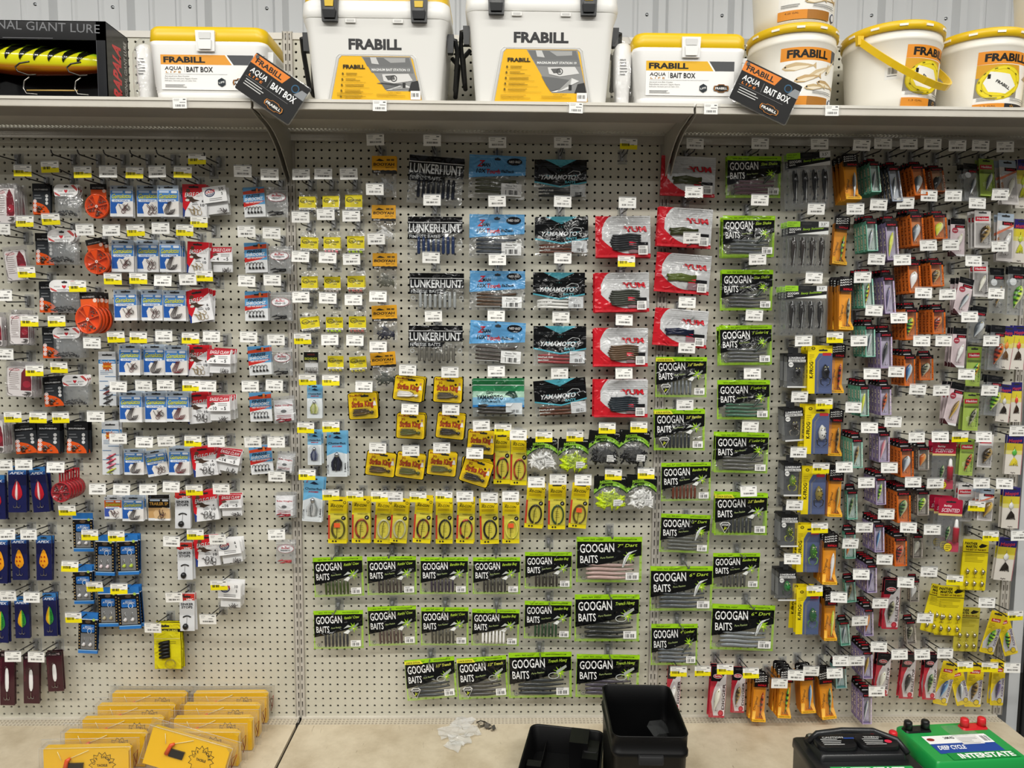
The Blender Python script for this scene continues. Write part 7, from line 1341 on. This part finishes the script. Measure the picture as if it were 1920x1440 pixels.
g.add(vs, [(j * n + i, j * n + (i + 1) % n, (j + 1) * n + (i + 1) % n, (j + 1) * n + i) for j in range(40) for i in range(n)], cs, 'gloss', True)
def on_fish(x, z):   # front surface depth of the lure at x,z
    t = (hw - 30 - x) / L_; r = 1
    for j in range(len(pr) - 1):
        if pr[j][0] <= t <= pr[j + 1][0]: r = pr[j][1] + (pr[j + 1][1] - pr[j][1]) * (t - pr[j][0]) / (pr[j + 1][0] - pr[j][0])
    s_ = (z - 112 - 14 * t) / (42 * r); return 58 - 40 * r * math.sqrt(max(0.02, 1 - s_ * s_)) - .8
k0 = len(g.v)
for i in range(9):
    x = hw - 84 - i * 38; zt = 112 + 14 * (hw - 30 - x) / L_
    c_ = [(46, 33, 3), (38, 31, 7), (28, 27, 9), (18, 21, 9.5), (9, 12, 8), (3, 3, 5.5), (0, -6, 3), (-1, -12, .6)]; vs = []
    for a in range(29):
        u = a / 4; j = min(6, int(u)); u -= j; X, Z, w_ = (c_[j][k] + (c_[j + 1][k] - c_[j][k]) * u for k in range(3)); dx, dz = c_[j + 1][0] - c_[j][0], c_[j + 1][1] - c_[j][1]; l_ = math.hypot(dx, dz)
        for b_ in (-1, -.33, .33, 1):
            px_, pz_ = x - 10 + X - dz / l_ * w_ * b_, zt + (Z + dx / l_ * w_ * b_) * .92; pz_ = min(pz_, zt + 40); vs.append((px_, on_fish(px_, pz_) - .6, pz_))
    g.add(vs, [(a * 4 + k, a * 4 + 4 + k, a * 4 + 5 + k, a * 4 + 1 + k) for a in range(28) for k in range(3)], '14160c', 'gloss')
ob('lure_body', g.mesh('lure_body'), root)
g = G()
for x in (hw - 110, hw - 250):
    g.tube([(x + 34, 10, 100), (x + 6, 12, 96), (x - 6, 12, 86), (x, 12, 74), (x + 30, 10, 64), (x + 50, 12, 66)], 2.2, '55524e', 'metal', 6); g.tube([(x + 30, 14, 60), (x + 16, 14, 50), (x + 12, 14, 30), (x + 20, 14, 16), (x + 50, 14, 14)], 2, 'a5a29c', 'metal', 6)
g.tube([(hw - 92, 16, 26), (hw - 230, 16, 25)], 2, 'c8a45a', 'plastic', 6); ob('treble_hook', g.mesh('treble_hook'), root)
thing(root, 'black display box holding a giant yellow and green lure', 'lure box')
# bagged white parts beside the boxes
def bagged(px0, px1, py0, py1, label):
    p, W = front_place(px0, px1, py1, FY + .03, SH_Z); H = (P((px0 + px1) / 2, py0, FY + .03).z - SH_Z) * 1000; root = ob('bagged_part', None, None, p)
    g = G(); g.rloft([(W * .55, 60, 14, 2), (W * .62, 62, 16, H * .3), (W * .72, 66, 16, H * .36), (W * .78, 66, 16, H * .9), (W * .6, 50, 16, H * .96)], 'efeeec', 'plastic', 4); g.v = [(x, y + 40, z) for x, y, z in g.v]; g.y = 5; g.lines(-W * .2, H * .7, W * .2, 6, 8, 2.2, '6a6a6a', 3); ob('white_part', g.mesh('white_part'), root)
    g = G(); g.rloft([(W * .9, 74, 14, 1), (W, 80, 16, H * .3), (W * .95, 78, 16, H * .8), (W * .8, 60, 14, H), (W * .5, 20, 8, H * 1.1)], 'dfe3e5/.12', 'film', 5, True, False); g.v = [(x + 3 * math.sin(z * .12), y + 40, z) for x, y, z in g.v]; ob('plastic_bag', g.mesh('plastic_bag'), root)
    thing(root, label, 'bagged part', 'white parts in clear bags')
bagged(247, 287, 74, 184, 'white part in a clear bag behind the giant lure box')
bagged(1149, 1190, 72, 192, 'white part in a clear bag between cooler and bait box')
# buckets
def wrap(g, rad, cy, th0=0):
    g.slice(9, 0); o = []
    for x, y, z in g.v:
        r = rad(z) - y; a = x / rad(z) + th0; o.append((r * math.sin(a), cy - r * math.cos(a), z))
    g.v = o
def bucket(cpx, pyb, dia, H, kind, label, Z=None, turn=0.0, handle=None, yo=0.0, ring=True):
    Y = FY + dia / 2000 + .012 + yo; p = P(cpx, pyb, Y); p.z = SH_Z if Z is None else Z; root = ob('bait_bucket', None, None, p)
    r1 = dia / 2; r0 = r1 * .86; rad = lambda z: r0 + (r1 * .97 - r0) * z / (H - 50)
    g = G(); w_ = 'f3efe4'
    g.lathe([(r0 - 8, 0), (r0, 4)] + [(rad(z), z) for z in (40, 90, 130, H - 52)] + [(r1 * .985, H - 50), (r1 * 1.0, H - 44), (r1 * .985, H - 38), (r1 * .975, H - 24), (r1 * .99, H - 22), (r1 * .97, H - 4), (r1 * .9, H - 4), (r0, 20), (0, 18)], w_, 'plastic', 48); ob('body', g.mesh('body'), root)
    if ring:
        g = G(); g.lathe([(r1 * .97, H - 24), (r1 * 1.025, H - 24), (r1 * 1.03, H - 3), (r1 * 1.0, H + 1), (r1 * .9, H + 1), (r1 * .88, H - 6), (0, H - 6)], 'ecc41a', 'plastic', 48); ob('lid', g.mesh('lid'), root)
        sm = G(); sm.box(-11, 11, -2, 1, -3, 3, 'f4f1e6', 'plastic'); sm = sm.mesh('lid_tab')
        for i in range(12):
            a = 2 * math.pi * i / 12 + .15 + turn; t = ob('lid_tab', sm, root, Vector((r1 * 1.03 * math.sin(a), -r1 * 1.03 * math.cos(a), H - 13)) * .001); t.rotation_euler = (0, 0, a)
    g = G(); lw = r1 * 1.5; zt, zb = H - 64, 10; x0, x1 = -lw / 2, lw / 2
    g.rect(x0, zb, x1, zt, 'f4f2ec', 'card', None, 20, 4)
    g.up(); 
    for i in range(20):
        u0, u1 = x0 + (x1 - x0) * i / 20, x0 + (x1 - x0) * (i + 1) / 20; g.add([(u0, g.y, zt - 34 + 3 * (u0 / lw)), (u1, g.y, zt - 34 + 3 * (u1 / lw)), (u1, g.y, zt), (u0, g.y, zt)], [(0, 1, 2, 3)], 'e39028' if i < 17 else '54565a')
    g.text('FRABILL', x0 + lw * .09, zt - 27, 21, lw * .66, '16140f', 0, 0, .07)
    zm = (zt - 36 + zb + 46) / 2; hh = zt - 36 - zb - 46
    if kind == 'fish':
        for fx, fz, L_, ro, c in ((-.22, .3, .5, 4, 'cdb48a'), (.1, .12, .44, 28, 'd8c29a'), (-.08, -.1, .42, 12, 'c8a878'), (.26, -.28, .4, -6, 'bfa070'), (.05, -.4, .36, 5, 'c9b184'), (.32, .35, .3, 50, 'd9c8a4')):
            cx, cz, L_ = fx * lw, zm + fz * hh, L_ * lw; c_, s_ = math.cos(math.radians(ro)), math.sin(math.radians(ro))
            def T(u, v): return (cx + u * c_ - v * s_, cz + u * s_ + v * c_)
            g.poly([T(-L_ / 2, 0), T(-L_ * .38, L_ * .09), T(-L_ * .1, L_ * .13), T(L_ * .25, L_ * .06), T(L_ * .42, L_ * .02), T(L_ * .52, L_ * .1), T(L_ * .52, -L_ * .1), T(L_ * .42, -L_ * .02), T(L_ * .2, -L_ * .07), T(-L_ * .15, -L_ * .12), T(-L_ * .4, -L_ * .08)], c); g.poly([T(-L_ * .45, -.01 * L_), T(-L_ * .1, -L_ * .1), T(L_ * .2, -L_ * .05), T(L_ * .3, 0), T(-L_ * .1, L_ * .02)], 'efe4cc'); g.ell(*T(-L_ * .4, L_ * .025), 2.6, 2.6, '2a241a', n=8)
    else:
        g.poly([(x0, zm - hh * .5), (x0 + lw * .62, zm - hh * .5), (x0 + lw * .62, zm + hh * .5), (x0, zm + hh * .5)], '8f8a80'); g.poly([(x0, zm + hh * .5), (x0 + lw * .62, zm + hh * .5), (x0 + lw * .66, zm + hh * .1), (x0, zm + hh * .1)], 'd8a028'); g.poly([(x0 + lw * .72, zm + hh * .1), (x0 + lw * .86, zm + hh * .3), (x0 + lw * .98, zm + hh * .22), (x0 + lw * .84, zm + hh * .08)], 'b8a88a')
        cx, cz = x0 + lw * .34, zm - hh * .06
        for k, c in ((1, 'c9b414'), (.95, 'ecd82a'), (.8, 'c9b414'), (.76, 'ecd82a')): g.ell(cx, cz, lw * .33 * k, hh * .52 * k, c, rot=.25, n=24)
        g.poly([(cx - lw * .16, cz + hh * .34), (cx + lw * .12, cz + hh * .26), (cx + lw * .24, cz - hh * .08), (cx + lw * .08, cz - hh * .34), (cx - lw * .16, cz - hh * .28), (cx - lw * .24, cz)], 'f0efe8'); g.text('FRABILL', cx - lw * .08, cz + hh * .02, 8, lw * .24, '17150f', -28, 0, .07); g.rect(cx - lw * .19, cz + hh * .12, cx - lw * .15, cz + hh * .26, '17150f')
        for i in range(10): u = .6 * i; g.line([(cx + lw * .29 * math.cos(u), cz + hh * .45 * math.sin(u)), (cx + lw * .29 * math.cos(u + .15), cz + hh * .45 * math.sin(u + .15))], 2, '4a430a')
    g.lines(x0 + lw * .04, zb + 42, x0 + lw * .42, 2, 5, 1.7, '777', 4); g.lines(x0 + lw * .5, zb + 42, x1 - 6, 2, 5, 1.7, '777', 5)
    g.rect(x0, zb + 4, x0 + lw * .42, zb + 28, 'e0902c'); g.text('4.25 GAL' if kind == 'fish' else '1.3 GAL', x0 + lw * .1, zb + 18, 5, lw * .2, '7a4a10', 0, 0, .02); g.rect(x0 + lw * .42, zb + 4, x0 + lw * .8, zb + 28, '2a2a2c' if kind != 'fish' else 'a8702a')
    if kind == 'fish': g.ell(x0 + lw * .9, zb + 16, 11, 12, '24345a', n=14); g.ell(x0 + lw * .9, zb + 16, 8, 9, 'e8e8ea', n=14)
    else:
        for i in range(8): a = i * .785; g.line([(x0 + lw * .54 + 4 * math.cos(a), zb + 16 + 4 * math.sin(a)), (x0 + lw * .54 + 9 * math.cos(a), zb + 16 + 9 * math.sin(a))], 1.6, 'e0a02c')
    wrap(g, rad, 0, turn); g.v = [(x, y, z) for x, y, z in g.v]; ob('label', g.mesh('label'), root)
    if handle:
        g = G(); R_ = r1 * 1.06; tilt = math.radians(handle[0]); yaw = math.radians(handle[1]); pts = []
        for i in range(17):
            a = math.pi * i / 16; q = Vector((-R_ * math.cos(a), -R_ * (1.5 if handle[0] > 0 else 1.02) * math.sin(a), 0)); q = Matrix.Rotation(tilt, 3, 'X') @ q; q = Matrix.Rotation(yaw, 3, 'Z') @ q; pts.append((q.x, q.y, q.z + H - 34))
        vs = []
        for q_ in pts:
            v = Vector(q_); e = (v - Vector((0, 0, H - 34))).normalized(); nrm = (Matrix.Rotation(yaw, 3, 'Z') @ Matrix.Rotation(tilt, 3, 'X')) @ Vector((0, 0, 1))
            for s1, s2 in ((-3, -9), (3, -9), (3, 9), (-3, 9)): vs.append(tuple(v + e * s1 + nrm * s2))
        g.add(vs, [(i * 4 + k, i * 4 + (k + 1) % 4, i * 4 + 4 + (k + 1) % 4, i * 4 + 4 + k) for i in range(16) for k in range(4)] + [(3, 2, 1, 0), (64, 65, 66, 67)], 'ecc41a', 'plastic')
        for i in (0, 16): q = pts[i]; g.box(q[0] - 9, q[0] + 9, q[1] - 9, q[1] + 9, q[2] - 12, q[2] + 12, 'ecc41a', 'plastic', 2)
        ob('handle', g.mesh('handle'), root)
    if kind == 'hose' and handle and handle[0] > 0:
        g = G(); g.rect(-22, 90, 26, 132, 'eeede8'); g.barcode(-14, 104, 10, 122, '444', 12, 3); g.lines(-16, 98, 20, 1, 4, 2, '777', 3); wrap(g, rad, 0, -.42); ob('price_sticker', g.mesh('price_sticker'), root)
    thing(root, label, 'bucket', 'white bait buckets'); return root
bucket(1480, 196, 250, 233, 'fish', 'white bucket with minnow label, carrying another bucket on top', None, .18)
b0 = SH_Z + .235
bucket(1487, 40, 250, 233, 'fish', 'white bucket cut by the frame, standing on the minnow bucket', b0, .1, (-58, -70))
bucket(1666, 197, 272, 244, 'hose', 'white bucket with its yellow handle swung across the front', None, .62, (43, 27))
bucket(1828, 197, 262, 246, 'hose', 'white bucket with coiled hose label, handle not in view', None, .22, None, .045)
bk_ = bucket(1985, 201, 262, 222, 'hose', 'white bucket cut by the frame edge at the end of the shelf', None, -.6)
g = G(); g.lathe([(113, 12), (125, 150)], '1c1c1e', 'gloss', 48); ob('dark_wrap', g.mesh('dark_wrap'), bk_, (0, 0, 0)); 
bucket(1992, 48, 262, 222, 'fish', 'white bucket with raised yellow handle, stacked at shelf end', SH_Z + .224, .5, (-62, -74))
# ------------------------------------------------------------------ lower deck
# planer boards in clear packs, two rows standing one behind another
def planer():
    W, H, D_ = 262, 112, 40; g = G()
    g.box(-W / 2, W / 2, 0, D_, 0, H, 'dfe2e2/.10', 'clear', 0); g.box(-W / 2 - 14, W / 2 + 10, D_ - 3, D_ - 1, 0, H + 7, 'dfe2e2/.13', 'clear')
    for z in (0, H): g.tube([(-W / 2 - 14, D_ - 2, z + (7 if z else 0)), (W / 2 + 10, D_ - 2, z + (7 if z else 0))], .9, 'e9ecec/.5', 'clear', 4)
    g.tube([(-W / 2, 0, 0), (-W / 2, 0, H), (W / 2, 0, H), (W / 2, 0, 0)], .8, 'f0f2f2/.6', 'clear', 4)
    b = G(); b.prism([(-W / 2 + 10, 3), (W / 2 - 8, 3), (W / 2 - 8, H - 16), (W / 2 - 20, H - 6), (-W / 2 + 10, H - 6)], 5, D_ - 8, 'f0bd16', 'plastic')
    b.y = 4.9
    cx, cz = W * .18, H * .5
    b.poly([(cx + (40 if i % 2 == 0 else 31) * math.cos(math.pi * i / 14), cz + (40 if i % 2 == 0 else 31) * math.sin(math.pi * i / 14)) for i in range(28)], '2a220c'); b.poly([(cx + (37 if i % 2 == 0 else 29) * math.cos(math.pi * i / 14), cz + (37 if i % 2 == 0 else 29) * math.sin(math.pi * i / 14)) for i in range(28)], 'e7b414')
    for i, ch in enumerate('OFF SHORE'):
        if ch != ' ': an = math.pi * (.93 - .105 * i); b.text(ch, cx + 21 * math.cos(an), cz + 21 * math.sin(an), 8, None, '2a220c', math.degrees(an) - 90, 0, .04, 'card', 'c')
    b.text('TACKLE', cx, cz - 4, 7, 30, '2a220c', 0, 0, .04, 'card', 'c')
    c = G(); c.tube([(-W * .22, 0, H * .42), (-W * .19, -3, H * .68), (-W * .16, 0, H * .72)], [7, 6, 4], 'd8562a', 'plastic', 7); c.box(-W * .2, -W * .02, -2, 4, H * .38, H * .58, '2c2b29', 'plastic', 2); c.tube([(-W * .3, 1, H * .9), (-W * .26, 1, H * .66)], 1, 'efe6b0', 'plastic', 4); c.tube([(-W * .2, 1, H * .68), (W * .04, 1, H * .92)], 1, 'efe6b0', 'plastic', 4)
    d = G(); d.tube([(W / 2 + 4, D_ - 12, H * .4), (W / 2 - 2, D_ - 16, H * .66), (W / 2 + 8, D_ - 12, H * .78), (W / 2 + 6, D_ - 14, H * .5), (W / 2, D_ - 14, H * .3)], 1, '8a2a22', 'metal', 5)
    return g.mesh('clear_pack'), b.mesh('planer_board'), c.mesh('release_clip'), d.mesh('snap_ring')
pl = planer()
LF_ = [(275, 1292), (250, 1315), (225, 1341), (192, 1371), (157, 1399)]; RT_ = [(429, 1291), (412, 1315), (396, 1341), (368, 1372)]
for nm, rows in (('first', LF_), ('second', RT_)):
    for i, (px, py) in enumerate(rows):
        Y = -.048 - .079 * i; p = P(px, py, Y); p.z = DECK; o = ob('planer_board_pack', pl[0], None, p); o.rotation_euler = (math.radians(-2), 0, math.radians(R.uniform(-2, 2)))
        for nme, m_ in zip(('planer_board', 'release_clip', 'snap_ring'), pl[1:]): ob(nme, m_, o, (0, 0, 0))
        thing(o, 'yellow planer board in clear pack, %s from the back in the %s row' % (ORD[i + 1], nm), 'planer board', 'yellow planer board packs')
p = P(335, 1408, -.37); p.z = DECK + .03; o = ob('planer_board_pack', pl[0], None, p); o.rotation_euler = (math.radians(-14), math.radians(13), math.radians(-6))
for nme, m_ in zip(('planer_board', 'release_clip', 'snap_ring'), pl[1:]): ob(nme, m_, o, (0, 0, 0))
thing(o, 'yellow planer board pack tipped askew at the front of second row', 'planer board', 'yellow planer board packs')
# black battery box and its upturned lid
zr = DECK + .285
c0, c1, c2, c3 = PZ(1141, 1281, zr), PZ(1268, 1287, zr), PZ(1279, 1384, zr), PZ(1133, 1380, zr)
ctr = (c0 + c1 + c2 + c3) / 4; W = ((c1.x - c0.x) + (c2.x - c3.x)) * 500; D_ = ((c0.y - c3.y) + (c1.y - c2.y)) * 500
g = G(); k = '070708'
g.rloft([(W - 16, D_ - 16, 20, 0), (W - 12, D_ - 12, 22, 6), (W - 4, D_ - 4, 24, 225), (W + 4, D_ + 4, 24, 228), (W + 4, D_ + 4, 24, 240), (W - 2, D_ - 2, 24, 242), (W, D_, 24, 283), (W + 2, D_ + 2, 24, 285), (W - 3, D_ - 3, 23, 286), (W - 7, D_ - 7, 22, 284), (W - 10, D_ - 10, 22, 225), (W - 20, D_ - 20, 20, 12)], k, 'rubber', 6, True, True)
bb = ob('battery_box', g.mesh('battery_box'), None, (ctr.x, ctr.y, DECK)); bb.rotation_euler = (0, 0, math.radians(-2))
g = G(); g.rrect(-34, 212, 34, 238, 7, '0b0b0c', 'rubber', -D_ / 2 - 3); k0 = len(g.v); g.rloft([(66, 16, 6, 0), (68, 18, 7, 3), (68, 18, 7, 20), (64, 14, 6, 23)], '2a2a2b', 'rubber', 4); g.v = g.v[:k0] + [(x, y - D_ / 2 - 5, z + 214) for x, y, z in g.v[k0:]]; ob('grip', g.mesh('grip'), bb)
thing(bb, 'open black plastic battery box standing on the bare deck', 'battery box')
g = G(); g.box(-28, 28, -16, 16, 0, 14, 'dfe3e2/.16', 'clear', 2); g.rect(-22, 3, 22, 10, 'c9c9c4/.35', 'clear', -16.5)
p = PZ(1234, 1371, DECK + .16); o = ob('plastic_scrap', g.mesh('plastic_scrap'), None, p); o.rotation_euler = (.5, .3, .7); o.scale = (1.4, 1.4, 1.4); thing(o, 'crumpled clear plastic scrap lying inside the black battery box', 'scrap')
zr = DECK + .10
a0, a1, a2 = PZ(1000, 1352, zr), PZ(1130, 1366, zr), PZ(972, 1450, zr)
W, D_ = (a1 - a0).length * 1000 + 14, 300; ang = math.atan2(a1.y - a0.y, a1.x - a0.x)
g = G(); g.rloft([(W - 30, D_ - 30, 20, 0), (W - 24, D_ - 24, 22, 5), (W - 6, D_ - 6, 26, 70), (W, D_, 26, 92), (W - 4, D_ - 4, 25, 94), (W - 10, D_ - 10, 24, 90), (W - 34, D_ - 34, 20, 12)], '09090a', 'rubber', 6)
for x0, y0, x1, y1, z0, z1 in ((W * .06, 60, W * .3, 142, 10, 98), (W * .24, 20, W * .44, 120, 10, 76), (-W * .44, -30, -W * .26, 0, 10, 66), (W * .2, -40, W * .4, -4, 10, 60), (-W * .26, -46, W * .2, -42, 10, 40), (-W * .28, 30, -W * .27, 140, 10, 50)): g.box(x0, x1, y0, y1, z0, z1, '0b0b0c', 'rubber', 2)
mid = (a0 + a1) / 2; o = ob('battery_cover', g.mesh('battery_cover'), None, (mid.x + math.sin(ang) * D_ / 2000, mid.y - math.cos(ang) * D_ / 2000, DECK)); o.rotation_euler = (0, 0, ang)
g = G(); g.tube([(0, 0, 0), (4, -8, 26), (9, -11, 34)], [5, 4, 3], '0d0d0e', 'rubber', 6); g.rloft([(44, 26, 6, 40), (46, 28, 7, 44), (46, 28, 7, 54), (42, 24, 6, 57)], '1d1d1e', 'rubber', 4); g.v = [(x + W * .34, y + 66, z + 20) for x, y, z in g.v]; ob('vent', g.mesh('vent'), o)
thing(o, 'black battery box lid lying upturned left of the open box', 'battery box lid')
# car batteries
def battery(rl, rr, fl, fr, green, label):
    z = DECK + .222; a, b, c, d = (PZ(*q, z) for q in (rl, rr, fr, fl)); W = ((b - a).length + (c - d).length) * 500; D_ = ((a - d).length + (b - c).length) * 500
    ang = math.atan2(c.y - d.y, c.x - d.x); ctr = (a + b + c + d) / 4; root = ob('car_battery', None, None, (ctr.x, ctr.y, DECK)); root.rotation_euler = (0, 0, ang); H = 222
    body, top, hi = ('1d1e20', '17181a', '222326') if not green else ('e6e7e6', '1f9a48', '27a552')
    g = G(); g.rloft([(W - 8, D_ - 6, 5, 0), (W - 6, D_ - 4, 5, 168), (W, D_, 6, 172)], body, 'plastic', 3); ob('case', g.mesh('case'), root)
    g = G(); g.rloft([(W, D_, 6, 172), (W + 1, D_ + 1, 6, 176), (W - 1, D_ - 1, 7, H - 26 if not green else H - 8), (W - 8, D_ - 8, 8, H - 22 if not green else H - 3)], top, 'plastic', 3)
    if not green:
        k0 = len(g.v); g.rloft([(W - 50, D_ * .62, 10, H - 23), (W - 60, D_ * .6, 10, H - 6), (W - 66, D_ * .57, 10, H - 4)], '191a1c', 'plastic', 3); g.v = g.v[:k0] + [(x, y + D_ * .12, z) for x, y, z in g.v[k0:]]
    ob('cover', g.mesh('cover'), root)
    zt = H - 21.5 if not green else H - 2.5
    def lay(q): q.v = [(x, z - 0.0, zt - y) for x, y, z in q.v]   # art drawn flat, laid on the top face
    if green:
        q = G(); q.rect(-W * .36, -D_ * .05, W * .36, D_ * .16, 'f2f2f0'); q.rect(-W * .36, -D_ * .3, W * .36, -D_ * .05, '24489a'); q.text('DEEP CYCLE', -W * .32, -D_ * .2, D_ * .1, W * .3, 'f4f4f4', 0, .2, .05); q.text('24M-RD', -W * .14, D_ * .06, D_ * .06, W * .12, '222', 0, 0, .04); q.ell(-W * .3, D_ * .06, 11, 7, '8a2a2a', n=12); q.rect(0, -D_ * .1, W * .24, D_ * .12, 'e6e4e2'); q.lines(W * .01, D_ * .06, W * .22, 5, 6, 2, '999', 2); q.rect(W * .24, -D_ * .08, W * .36, D_ * .13, 'fafafa'); q.barcode(W * .26, -D_ * .04, W * .35, D_ * .1, '333', 12, 2)
        q.rect(-W * .3, -D_ * .47, W * .44, -D_ * .3, '1b8a3e'); q.text('INTERSTATE', -W * .2, -D_ * .44, D_ * .115, W * .6, 'f6f6f4', 0, 0, .06); lay(q); ob('top_label', q.mesh('top_label'), root)
        q = G(); q.rrect(-W * .02, D_ * .12, W * .3, D_ * .42, 6, 'cfe0d4/.3', 'clear'); lay(q); ob('clear_flap', q.mesh('clear_flap'), root)
    else:
        for sx in (-1, 1):
            q = G(); q.rloft([(W * .38, D_ * .36, 22, H - 6), (W * .39, D_ * .37, 24, H + 2), (W * .37, D_ * .35, 24, H + 8)], '101113', 'plastic', 4); q.v = [(x + sx * W * .2, y + D_ * .08, z) for x, y, z in q.v]
            t = G(); t.y = 0; t.text('CAUTION' if sx < 0 else 'WARNING', sx * W * .2, D_ * .15, 8, W * .2, 'd8d8d6', 0, 0, .03, 'card', 'c'); t.lines(sx * W * .2 - W * .13, D_ * .11, sx * W * .2 + W * .1, 4, 8, 3.2, 'b9b9b7', 3)
            if sx > 0: t.ell(W * .3, D_ * .05, 10, 8, 'd8304a', n=10)
            else: t.rect(W * -.1, D_ * .13, W * .0, D_ * .16, '2a4a9a')
            q.add([(x, z, H + 8.6 - y) for x, y, z in t.v], t.f, t.c, 'card'); ob('vent_cap', q.mesh('vent_cap'), root)
        q = G(); pts = [(-W * .42, D_ * .22, H - 8), (-W * .34, D_ * .2, H + 18), (-W * .1, D_ * .2, H + 26), (W * .2, D_ * .2, H + 24), (W * .4, D_ * .1, H + 8), (W * .44, -D_ * .1, H - 10)]; q.tube(pts, 8, '202123', 'plastic', 8); ob('carry_handle', q.mesh('carry_handle'), root)
        q = G(); q.rect(-W * .36, -D_ * .47, W * .4, -D_ * .31, '2f9a4e'); q.text('INTERSTATE', -W * .26, -D_ * .45, D_ * .115, W * .58, 'f4f6f2', 0, 0, .06); lay(q); ob('top_label', q.mesh('top_label'), root)
        q = G(); q.rect(-W * .12, D_ * .3, W * .2, D_ * .36, 'e6d23a'); lay(q); ob('yellow_label', q.mesh('yellow_label'), root)
    cl, cr = ('c9c9c6', 'd2242c') if not green else ('151516', 'd2242c')
    for sx, c_, nm in ((-1, cl, 'negative_post'), (1, cr, 'positive_post')):
        q = G(); yy = D_ * .34; xx = sx * W * (.36 if not green else .33)
        if c_ == 'c9c9c6':
            q.lathe([(0, 0), (13, 0), (12, 6), (9, 8), (8, 22), (0, 23)], c_, 'metal', 16, (xx, yy, zt - 1)); q.lathe([(0, 0), (5, 0), (5, 20), (0, 20)], c_, 'metal', 10, (xx + 46, yy, zt - 1))
        else:
            q.rloft([(78, 30, 8, zt), (74, 26, 8, zt + 5)], c_, 'plastic', 4); q.v = [(x + xx, y + yy, z) for x, y, z in q.v]
            for dx in (-26, 26): q.lathe([(0, 0), (12, 0), (11, 22), (8, 25), (0, 25)], c_, 'plastic', 14, (xx + dx, yy, zt + 4))
        ob(nm, q.mesh(nm), root)
    if green:
        q = G(); q.y = 0; q.rect(-W * .3, 60, W * .36, 140, '1b9a50', 'card'); q.text('INTERSTATE', -W * .2, 100, 26, W * .52, 'f4f6f2', 0, 0, .06); q.v = [(x, y - D_ / 2 + 1, z) for x, y, z in q.v]; ob('front_label', q.mesh('front_label'), root)
    thing(root, label, 'battery', 'car batteries on the deck')
battery((1510, 1368), (1683, 1366), (1512, 1437), (1734, 1434), False, 'black car battery with green stripe beside the green one')
battery((1686, 1357), (1853, 1352), (1748, 1428), (1914, 1419), True, 'green-topped white car battery at the end of the deck')
# scraps of tape and a bent clip on the middle deck
rr = random.Random(12)
for i, (px, py, k) in enumerate(((845, 1375, 34), (868, 1358, 30), (862, 1390, 30), (884, 1374, 26), (852, 1400, 24))):
    g = G(); n = 5; vs = [((u - 2) * k * .5 + rr.uniform(-3, 3), (v - 2) * k * .6 + rr.uniform(-3, 3), 3 + rr.uniform(0, 9)) for v in range(n) for u in range(n)]
    g.add(vs, [(v * n + u, v * n + u + 1, (v + 1) * n + u + 1, (v + 1) * n + u) for v in range(n - 1) for u in range(n - 1)], 'f4f5f4/.6', 'film'); p = PZ(px, py, DECK)
    o = ob('tape_scrap', g.mesh('tape_scrap'), None, p); o.rotation_euler = (0, 0, rr.uniform(0, 3)); thing(o, ('clear tape scrap, first from left on the middle deck', 'clear tape scrap nearest the pegboard on the middle deck', 'clear tape scrap in the middle of the five scraps', 'clear tape scrap beside the bent metal clip', 'clear tape scrap nearest the front of the middle deck')[i], 'tape scrap', 'clear tape scraps on the middle deck')
g = G()
for i in range(3):
    k0 = len(g.v); g.box(-14, 14, -7, 7, 0, 2, 'b9b5ae', 'metal'); g.box(-14, -12, -7, 7, 0, 14, 'a8a49d', 'metal'); g.box(8, 10, -7, 7, 0, 10, '8d8a84', 'metal'); g.xf(Matrix.Translation((i * 17 - 14, -i * 12, 4 * (i % 2))) @ Matrix.Rotation(.5 + i * .9, 4, 'Z') @ Matrix.Rotation(.3 * i, 4, 'Y'), k0)
g.tube([(-34, 14, 6), (-20, 18, 10), (-6, 8, 12), (16, -10, 10)], 2, '5a5752', 'metal', 6)
o = ob('bent_clip', g.mesh('bent_clip'), None, PZ(912, 1362, DECK)); thing(o, 'bent grey metal shelf clip lying beside the tape scraps', 'clip')
